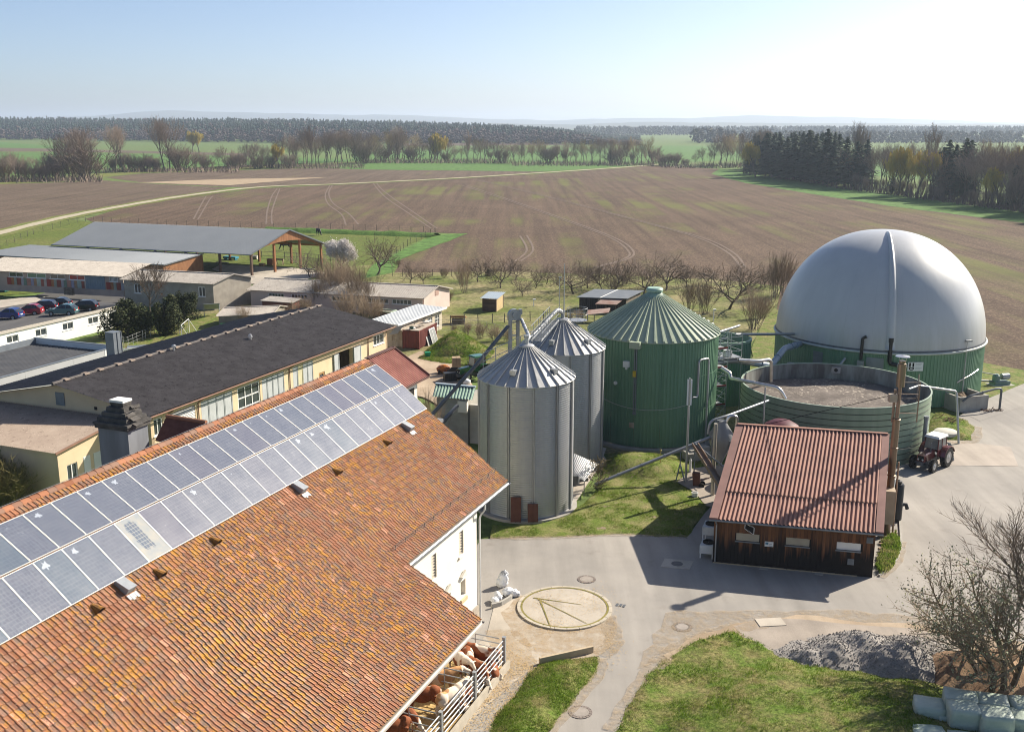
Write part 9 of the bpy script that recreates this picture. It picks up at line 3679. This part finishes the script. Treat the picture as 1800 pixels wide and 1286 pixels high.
# --- far tree line across the fields
SEC=[(-400,180,'at the left end of the tree line'),(180,420,'around the tall twin poplars'),(420,620,'in the tree line left of the wheat'),(620,900,'behind the left half of the wheat'),(900,1155,'behind the right half of the wheat'),(1155,1330,'beyond the field gap')]
FAR=[(-40,320,262,'s'),(10,320,268,'s'),(30,322,262,'b'),(55,318,282,'s'),(75,317,285,'s'),(95,316,272,'s'),(112,314,255,'s'),(110,312,225,'b'),(128,312,216,'b'),(140,314,212,'b'),(150,313,222,'b'),(150,316,240,'s'),(203,304,213,'t'),(217,303,214,'t'),(235,302,268,'s'),(250,301,265,'s'),(275,301,270,'s'),(290,301,198,'T'),(299,301,201,'T'),(318,300,245,'s'),(333,299,256,'b'),(350,268,228,'y'),(338,268,232,'y'),(362,298,275,'s'),(395,297,252,'b'),(408,297,268,'s'),(420,296,262,'s'),(447,296,246,'b'),(455,297,268,'s'),(490,296,252,'y'),(475,296,262,'s'),(510,296,262,'s'),(519,294,240,'b'),(540,294,218,'t'),(548,294,214,'p'),(555,293,232,'b'),(575,291,225,'b'),(583,291,228,'t'),(600,290,225,'b'),(612,290,222,'t'),(627,289,222,'b'),(640,288,238,'s'),(648,286,226,'t'),(661,285,228,'t'),(672,285,250,'s'),(684,285,222,'t'),(698,285,215,'t'),(712,285,220,'b'),(725,285,250,'s'),(738,285,240,'b'),(757,285,232,'Y'),(768,285,236,'Y'),(785,285,262,'s'),(800,285,255,'b'),(823,286,226,'p'),(840,286,250,'b'),(852,287,240,'b'),(868,287,242,'b'),(884,287,255,'s'),(905,288,248,'b'),(918,288,246,'t'),(935,288,244,'t'),(950,288,240,'t'),(962,288,250,'s'),(980,288,252,'b'),(998,288,242,'t'),(1012,289,244,'t'),(1025,289,240,'t'),(1042,289,252,'b'),(1056,289,236,'t'),(1075,289,238,'t'),(1085,289,250,'s'),(1098,289,242,'t'),(1113,290,236,'t'),(1128,290,245,'b'),(1140,290,236,'t'),(1172,292,262,'s'),(1186,292,264,'s'),(1160,291,272,'s'),(1205,292,275,'s'),(1222,292,268,'b'),(1236,292,256,'b'),(1248,292,260,'b'),(1265,292,230,'t'),(1275,292,228,'t'),(1287,293,230,'t'),(1298,294,232,'t'),(1310,298,225,'t')]
KIND={'s':(P_shrub_far,'bare shrub',1.6),'b':(P_broad,'bare tree',1.0),'t':(P_tall,'tall bare tree',.9),'T':(P_tall,'tallest bare poplar',1.0),'p':(P_pop,'slim bare poplar',.8),'y':(P_will,'yellowish willow',1.0),'Y':(P_will,'yellowish willow',.95)}
for(a,b,where) in SEC:
 for kk in 'sbtTpyY':
  it=[(x,by,ty,KIND[kk][0],KIND[kk][2]) for(x,by,ty,k) in FAR if k==kk and a<=x<b]
  if it:
   row(it,KIND[kk][1],where,'trees of the far tree line')
rf=random.Random(61)
ENV=[(420,250),(540,220),(640,224),(700,216),(760,232),(850,238),(1000,242),(1150,237),(1160,262),(1240,258),(1262,230),(1330,222)]
def fill(a,b,step,kinds,off,lab,grp,env,base,jit=(0,26),wide=1.0):
 x=a
 while x<b:
  by=base(x)-rf.uniform(*off)
  e=env(x)+rf.uniform(*jit)
  if by-e>8:
   pr=rf.choice(kinds)
   p=G(x,by)
   plant(rf.choice(pr),p,HT(x,e,p),rf.uniform(0,6.28),lab(x),group=grp,wide=wide*rf.uniform(.8,1.15))
  x+=step*rf.uniform(.6,1.4)
def envf(tab):
 def f(x):
  for i in range(len(tab)-1):
   if x<=tab[i+1][0]:
    return tab[i][1]+(tab[i+1][1]-tab[i][1])*(x-tab[i][0])/(tab[i+1][0]-tab[i][0])
  return tab[-1][1]
 return f
bl=envf([(-300,320),(180,312),(200,303),(430,296),(620,290),(680,285),(900,287),(1150,290),(1330,296)])
def buck(tab):
 return lambda x:next(l for m_,l in tab if x<m_)
fill(-40,175,13,[P_shrub_far,P_broad],(-2,6),buck([(60,'low bare tree in the hedge at the left picture edge'),(999,'low bare tree in the hedge before the brown thicket')]),'hedge trees',lambda x:262,bl,(0,30))
fill(200,430,16,[P_shrub_far,P_shrub_far,P_broad],(0,6),buck([(285,'low bare tree left of the tall twin poplars'),(345,'low bare tree right beside the tall twin poplars'),(999,'low bare tree right of the distant yellow willows')]),'hedge trees',lambda x:258,bl,(0,25))
fill(430,640,10,[P_broad,P_tall,P_broad],(0,8),buck([(530,'bare tree of the far line around the round yellowish willow'),(999,'bare tree of the far line at the left tip of the wheat field')]),'filling trees',envf(ENV),bl)
fill(640,1150,11,[P_tall,P_broad,P_tall,P_shrub_far],(0,6),buck([(740,'bare tree of the far line left of the orange-yellow willow pair'),(820,'bare tree between the orange-yellow willows and the slim poplar'),(900,'bare tree of the far line right of the slim poplar'),(1010,'bare tree behind the middle of the wheat field'),(1080,'bare tree behind the right half of the wheat field'),(1999,'bare tree of the far line left of the field gap')]),'filling trees',envf(ENV),bl)
fill(1255,1345,9,[P_tall,P_broad],(0,8),lambda x:'bare tree in the clump at the wood corner','filling trees',envf(ENV),bl)
wb=lambda x:303+(x-1305)*.131
fill(1325,1475,7,[P_con],(3,16),buck([(1400,'inner spruce in the left half of the spruce corner'),(1999,'inner spruce in the right half of the spruce corner')]),'inner spruces',lambda x:228,wb,(0,20),1.1)
fill(1470,2050,19,[P_broad,P_tall,P_pop,P_broad,P_con,P_will],(2,14),buck([(1570,'inner bare tree left of the yellow willows in the wood'),(1640,'inner bare tree behind the yellow willows in the wood'),(1710,'inner tree behind the spruce group in the wood'),(1800,'inner bare tree at the right picture edge'),(9999,'bare tree beyond the right picture edge')]),'inner wood trees',lambda x:240,wb,(0,26))
fill(1640,2050,22,[P_broad,P_tall,P_shrub_far],(-6,2),buck([(1720,'field-edge tree in front of the spruce group'),(1800,'field-edge tree near the right picture edge'),(9999,'field-edge tree beyond the picture edge')]),'wood edge trees',lambda x:246,wb,(0,40))
fill(1470,2050,16,[P_shrub_far],(-4,4),buck([(1570,'bare bush at the wood foot left of the yellow willows'),(1650,'bare bush at the wood foot below the yellow willows'),(1800,'bare bush at the wood foot near the right picture edge'),(9999,'bare bush beyond the picture edge')]),'wood edge bushes',lambda x:295+(x-1470)*.08,wb,(0,18))
q=MB()
rs=random.Random(19)
for(x0,x1,by) in((-300,180,318),(180,420,301),(400,640,294),(640,900,285),(900,1150,289.5),(1160,1320,293)):
 for k in range(int((x1-x0)*5)):
  p=G(rs.uniform(x0,x1),by+rs.uniform(-3,3)+(0 if x0>0 else 0))
  h=rs.uniform(.8,4.2)
  c=V3(p.x,p.y,0)
  a=rs.uniform(0,6.28)
  s=V3(math.cos(a),math.sin(a))*rs.uniform(.1,.3)
  tp_=c+V3(rs.gauss(0,1.0),rs.gauss(0,1.0),h)
  q.add([c-s,c+s,tp_],[(0,1,2)])
q.build('undergrowth',m_twig_far,kind='stuff')
# --- wood on the right
WOOD=[(1318,308,246,'c'),(1328,312,248,'Y'),(1345,311,233,'c'),(1357,312,238,'c'),(1368,314,234,'c'),(1381,316,240,'c'),(1395,317,236,'c'),(1408,319,240,'c'),(1418,320,228,'c'),(1431,322,236,'c'),(1450,325,226,'c'),(1462,327,242,'c'),(1335,300,218,'t'),(1350,298,220,'t'),(1372,305,240,'c'),(1400,308,238,'c'),(1440,313,236,'c'),(1470,327,255,'b'),(1484,329,240,'c'),(1495,330,252,'b'),(1508,318,208,'p'),(1516,318,212,'p'),(1503,331,248,'c'),(1520,332,245,'c'),(1532,334,248,'b'),(1545,335,248,'b'),(1560,325,242,'b'),(1556,337,262,'b'),(1578,344,256,'Y'),(1592,345,260,'Y'),(1568,340,300,'c'),(1612,348,262,'Y'),(1602,342,270,'b'),(1629,340,211,'p'),(1634,343,250,'b'),(1645,345,252,'b'),(1661,347,245,'c'),(1652,347,258,'c'),(1674,350,254,'c'),(1690,352,243,'c'),(1699,352,246,'c'),(1713,355,262,'b'),(1734,355,234,'b'),(1742,356,238,'t'),(1756,366,292,'Y'),(1770,362,244,'b'),(1783,364,242,'t'),(1797,366,245,'b'),(1780,366,290,'c'),(1820,368,238,'t'),(1850,374,235,'c'),(1880,378,235,'t'),(1920,384,232,'c'),(1970,392,232,'t'),(2030,400,235,'c')]
WSEC=[(1300,1480,'in the spruce corner of the wood'),(1480,1650,'in the middle of the wood'),(1650,2100,'at the right end of the wood')]
KIND['c']=(P_con,'dark spruce',1.0)
for(a,b,where) in WSEC:
 for kk in 'cbtpY':
  it=[(x,by,ty,KIND[kk][0],KIND[kk][2]*(1.15 if kk=='c' else 1.0)) for(x,by,ty,k) in WOOD if k==kk and a<=x<b]
  if it:
   row(it,KIND[kk][1],where,'trees of the right wood')
q=MB()
for k in range(2600):
 t=rs.random()
 x=1305+760*t
 by=303+(x-1305)*.131
 p=G(x,by+rs.uniform(-3,7 if x>1450 else 3))
 h=rs.uniform(.8,4.0)*(1.0 if rs.random()<.8 else 2.2)
 c=V3(p.x,p.y,0)
 a=rs.uniform(0,6.28)
 s=V3(math.cos(a),math.sin(a))*rs.uniform(.08,.25)
 q.add([c-s,c+s,c+V3(rs.gauss(0,.8),rs.gauss(0,.8),h)],[(0,1,2)])
q.build('undergrowth',M('purple_brown_scrub',(0.12,0.085,0.075),(0.16,.12,.1),.5,.95),kind='stuff')
# -- FAR FOREST, HILLS, HAZE
rs=random.Random(99)
def zline(px,tab):
 for i in range(len(tab)-1):
  if px<=tab[i+1][0]:
   t=max(0,(px-tab[i][0])/(tab[i+1][0]-tab[i][0]))
   return tab[i][1]+(tab[i+1][1]-tab[i][1])*t
 return tab[-1][1]
def dirpx(px):
 r=ray(px,218)
 return Vector((r.x,r.y,0))/r.y
LTOP=[(-500,202),(0,205),(200,207),(500,208),(700,212),(850,217),(950,222),(1050,232),(1100,240),(1130,246)]
LBASE=[(-500,246),(0,244),(450,249),(800,250),(1000,252),(1130,254)]
f1,f2_=MB(),MB()
def tuft(m,c,r_,h):
 """ragged clump of foliage or twigs"""
 n=4
 a0=rs.uniform(0,6.28)
 b=len(m.v)
 m.v.append((c.x,c.y,c.z-h*.5))
 for j in range(n):
  a=a0+6.283*j/n
  q=r_*rs.uniform(.6,1.3)
  m.v.append((c.x+q*math.cos(a),c.y+q*math.sin(a),c.z+h*rs.uniform(-.15,.15)))
 m.v.append((c.x+rs.uniform(-.3,.3),c.y,c.z+h*rs.uniform(.4,.65)))
 for j in range(n):
  m.f+=[(b,b+1+(j+1)%n,b+1+j),(b+1+j,b+1+(j+1)%n,b+n+1)]
  m.m+=[0,0]
for k in range(12000):
 px=rs.uniform(-480,1125)
 d=dirpx(px)
 y0=min(2000,CAMH*FPX/(zline(px,LBASE)-YH)*.985)
 w=rs.random()**1.3
 Y=y0+w*900
 ztop=CAMH+(YH-zline(px,LTOP))/FPX*(y0+900)
 g0=max(0.0,(ztop-21))*w
 h=rs.triangular(9,26,20) if w>.1 else rs.uniform(8,20)
 h=min(h,max(6,ztop-g0+rs.uniform(-4,2)))
 pine=rs.random()<(.12 if w<.12 else .85)
 r_=rs.uniform(2.4,4.4)
 if pine:
  for(t,f) in((.93,.55),(.78,.9),(.60,1.0),(.42,.8)):
   tuft(f1,V3(d.x*Y+rs.uniform(-1,1),Y,g0+h*t),r_*f,h*.22)
 else:
  for q in range(6):
   tuft(f2_,V3(d.x*Y+rs.gauss(0,1.8),Y+rs.gauss(0,1.5),g0+h*rs.uniform(.12,.92)),r_*rs.uniform(.4,.9),h*.22)
f1.build('pine_forest',M('far_pine_canopy',(0.022,0.042,0.032),(0.04,0.065,0.045),.03,.95,isl=.35),kind='stuff')
f2_.build('bare_forest',M('far_bare_canopy',(0.085,0.062,0.058),(0.12,0.09,0.078),.03,.95,isl=.3),kind='stuff')
q=MB()
cols=list(range(-480,1131,35))
for px in cols:
 d=dirpx(px)
 y0=min(2000,CAMH*FPX/(zline(px,LBASE)-YH)*.985)
 zt=max(0.0,CAMH+(YH-zline(px,LTOP))/FPX*(y0+900)-21)
 for(Y,z) in((y0-10,-.5),(y0+900,zt*.98+.2),(y0+1500,-2)):
  q.v.append((d.x*Y,Y,z))
for i in range(len(cols)-1):
 for k in range(2):
  a=i*3+k
  q.f.append((a,a+3,a+4,a+1))
  q.m.append(0)
q.build('hill',m_far,kind='structure')
def ridge(name,tab,Dist,depth,mat,rough,seed):
 q=MB()
 n=150
 x0,x1=tab[0][0],tab[-1][0]
 for i in range(n+1):
  px=x0+(x1-x0)*i/n
  d=dirpx(px)
  z=CAMH+(YH-zline(px,tab))/FPX*Dist+rough*mnoise.noise(Vector((px*.02,seed,0)))+rough*.4*mnoise.noise(Vector((px*.11,seed,3)))
  z=max(z,3)
  for(f,zz) in((-.9,-3),(-.45,z*.55),(-.12,z*.92),(0,z),(.4,z*.7),(1.0,-3)):
   Y=Dist+f*depth
   q.v.append((d.x*Y,Y,zz+(rough*.6*mnoise.noise(Vector((px*.05,f*5,seed))) if zz>0 else 0)))
  if i:
   b=6*(i-1)
   for k in range(5):
    q.f.append((b+k,b+k+6,b+k+7,b+k+1))
    q.m.append(0)
 q.build(name,mat,smooth='all',kind='structure')
m_hill=M('wooded_hill',(0.05,0.065,0.05),(0.09,0.095,0.065),.002,.95)
ridge('hills',[(-900,214),(-100,211),(60,208),(150,206),(225,200),(290,195),(350,197),(500,200),(640,204),(655,202),(760,205),(870,210),(960,212),(1040,210),(1100,208),(1220,208),(1320,203.5),(1380,205),(1500,207),(1650,211),(1800,216),(2300,216)],10500,2000,m_hill,9,1)
ridge('hills',[(860,217),(1000,219),(1050,217),(1150,214.5),(1250,216),(1500,217),(1800,218),(2300,217)],6200,900,m_hill,4,2)
q=MB()
for k in range(3600):
 px=rs.uniform(1010,2300)
 d=dirpx(px)
 band=rs.choice((0,0,1))
 Y=rs.uniform(2500,3500) if band==0 else rs.uniform(1500,1750)
 if band and px<1215:
  continue
 h=rs.uniform(13,22) if band==0 else rs.uniform(10,17)
 if band and px<1290:
  h*=1.25
 for t in range(5):
  tuft(q,V3(d.x*Y+rs.gauss(0,2.2),Y+rs.gauss(0,2),h*(.15+.19*t)),h*.2*rs.uniform(.7,1.2),h*.3)
q.build('bare_forest',M('far_mixed_canopy',(0.075,0.07,0.058),(0.045,0.058,0.042),.01,.95,isl=.3),kind='stuff')
# --- the air
HAZE=1.25e-4
hz_=MB()
hz_.box(Fr((0,0),(1,0),(0,1)),-15500,15500,-650,15500,-5,175)
hm_=D.materials.new('haze')
hm_.use_nodes=True
t=hm_.node_tree
t.nodes.clear()
pv=t.nodes.new('ShaderNodeVolumePrincipled')
pv.inputs['Color'].default_value=(0.70,0.83,1.0,1)
pv.inputs['Density'].default_value=HAZE
pv.inputs['Anisotropy'].default_value=0.30
om=t.nodes.new('ShaderNodeOutputMaterial')
t.links.new(pv.outputs[0],om.inputs['Volume'])
try:
 hm_.cycles.homogeneous_volume=True
 hm_.cycles.volume_sampling='DISTANCE'
except Exception:
 pass
hz_.build('haze',hm_,kind='stuff')
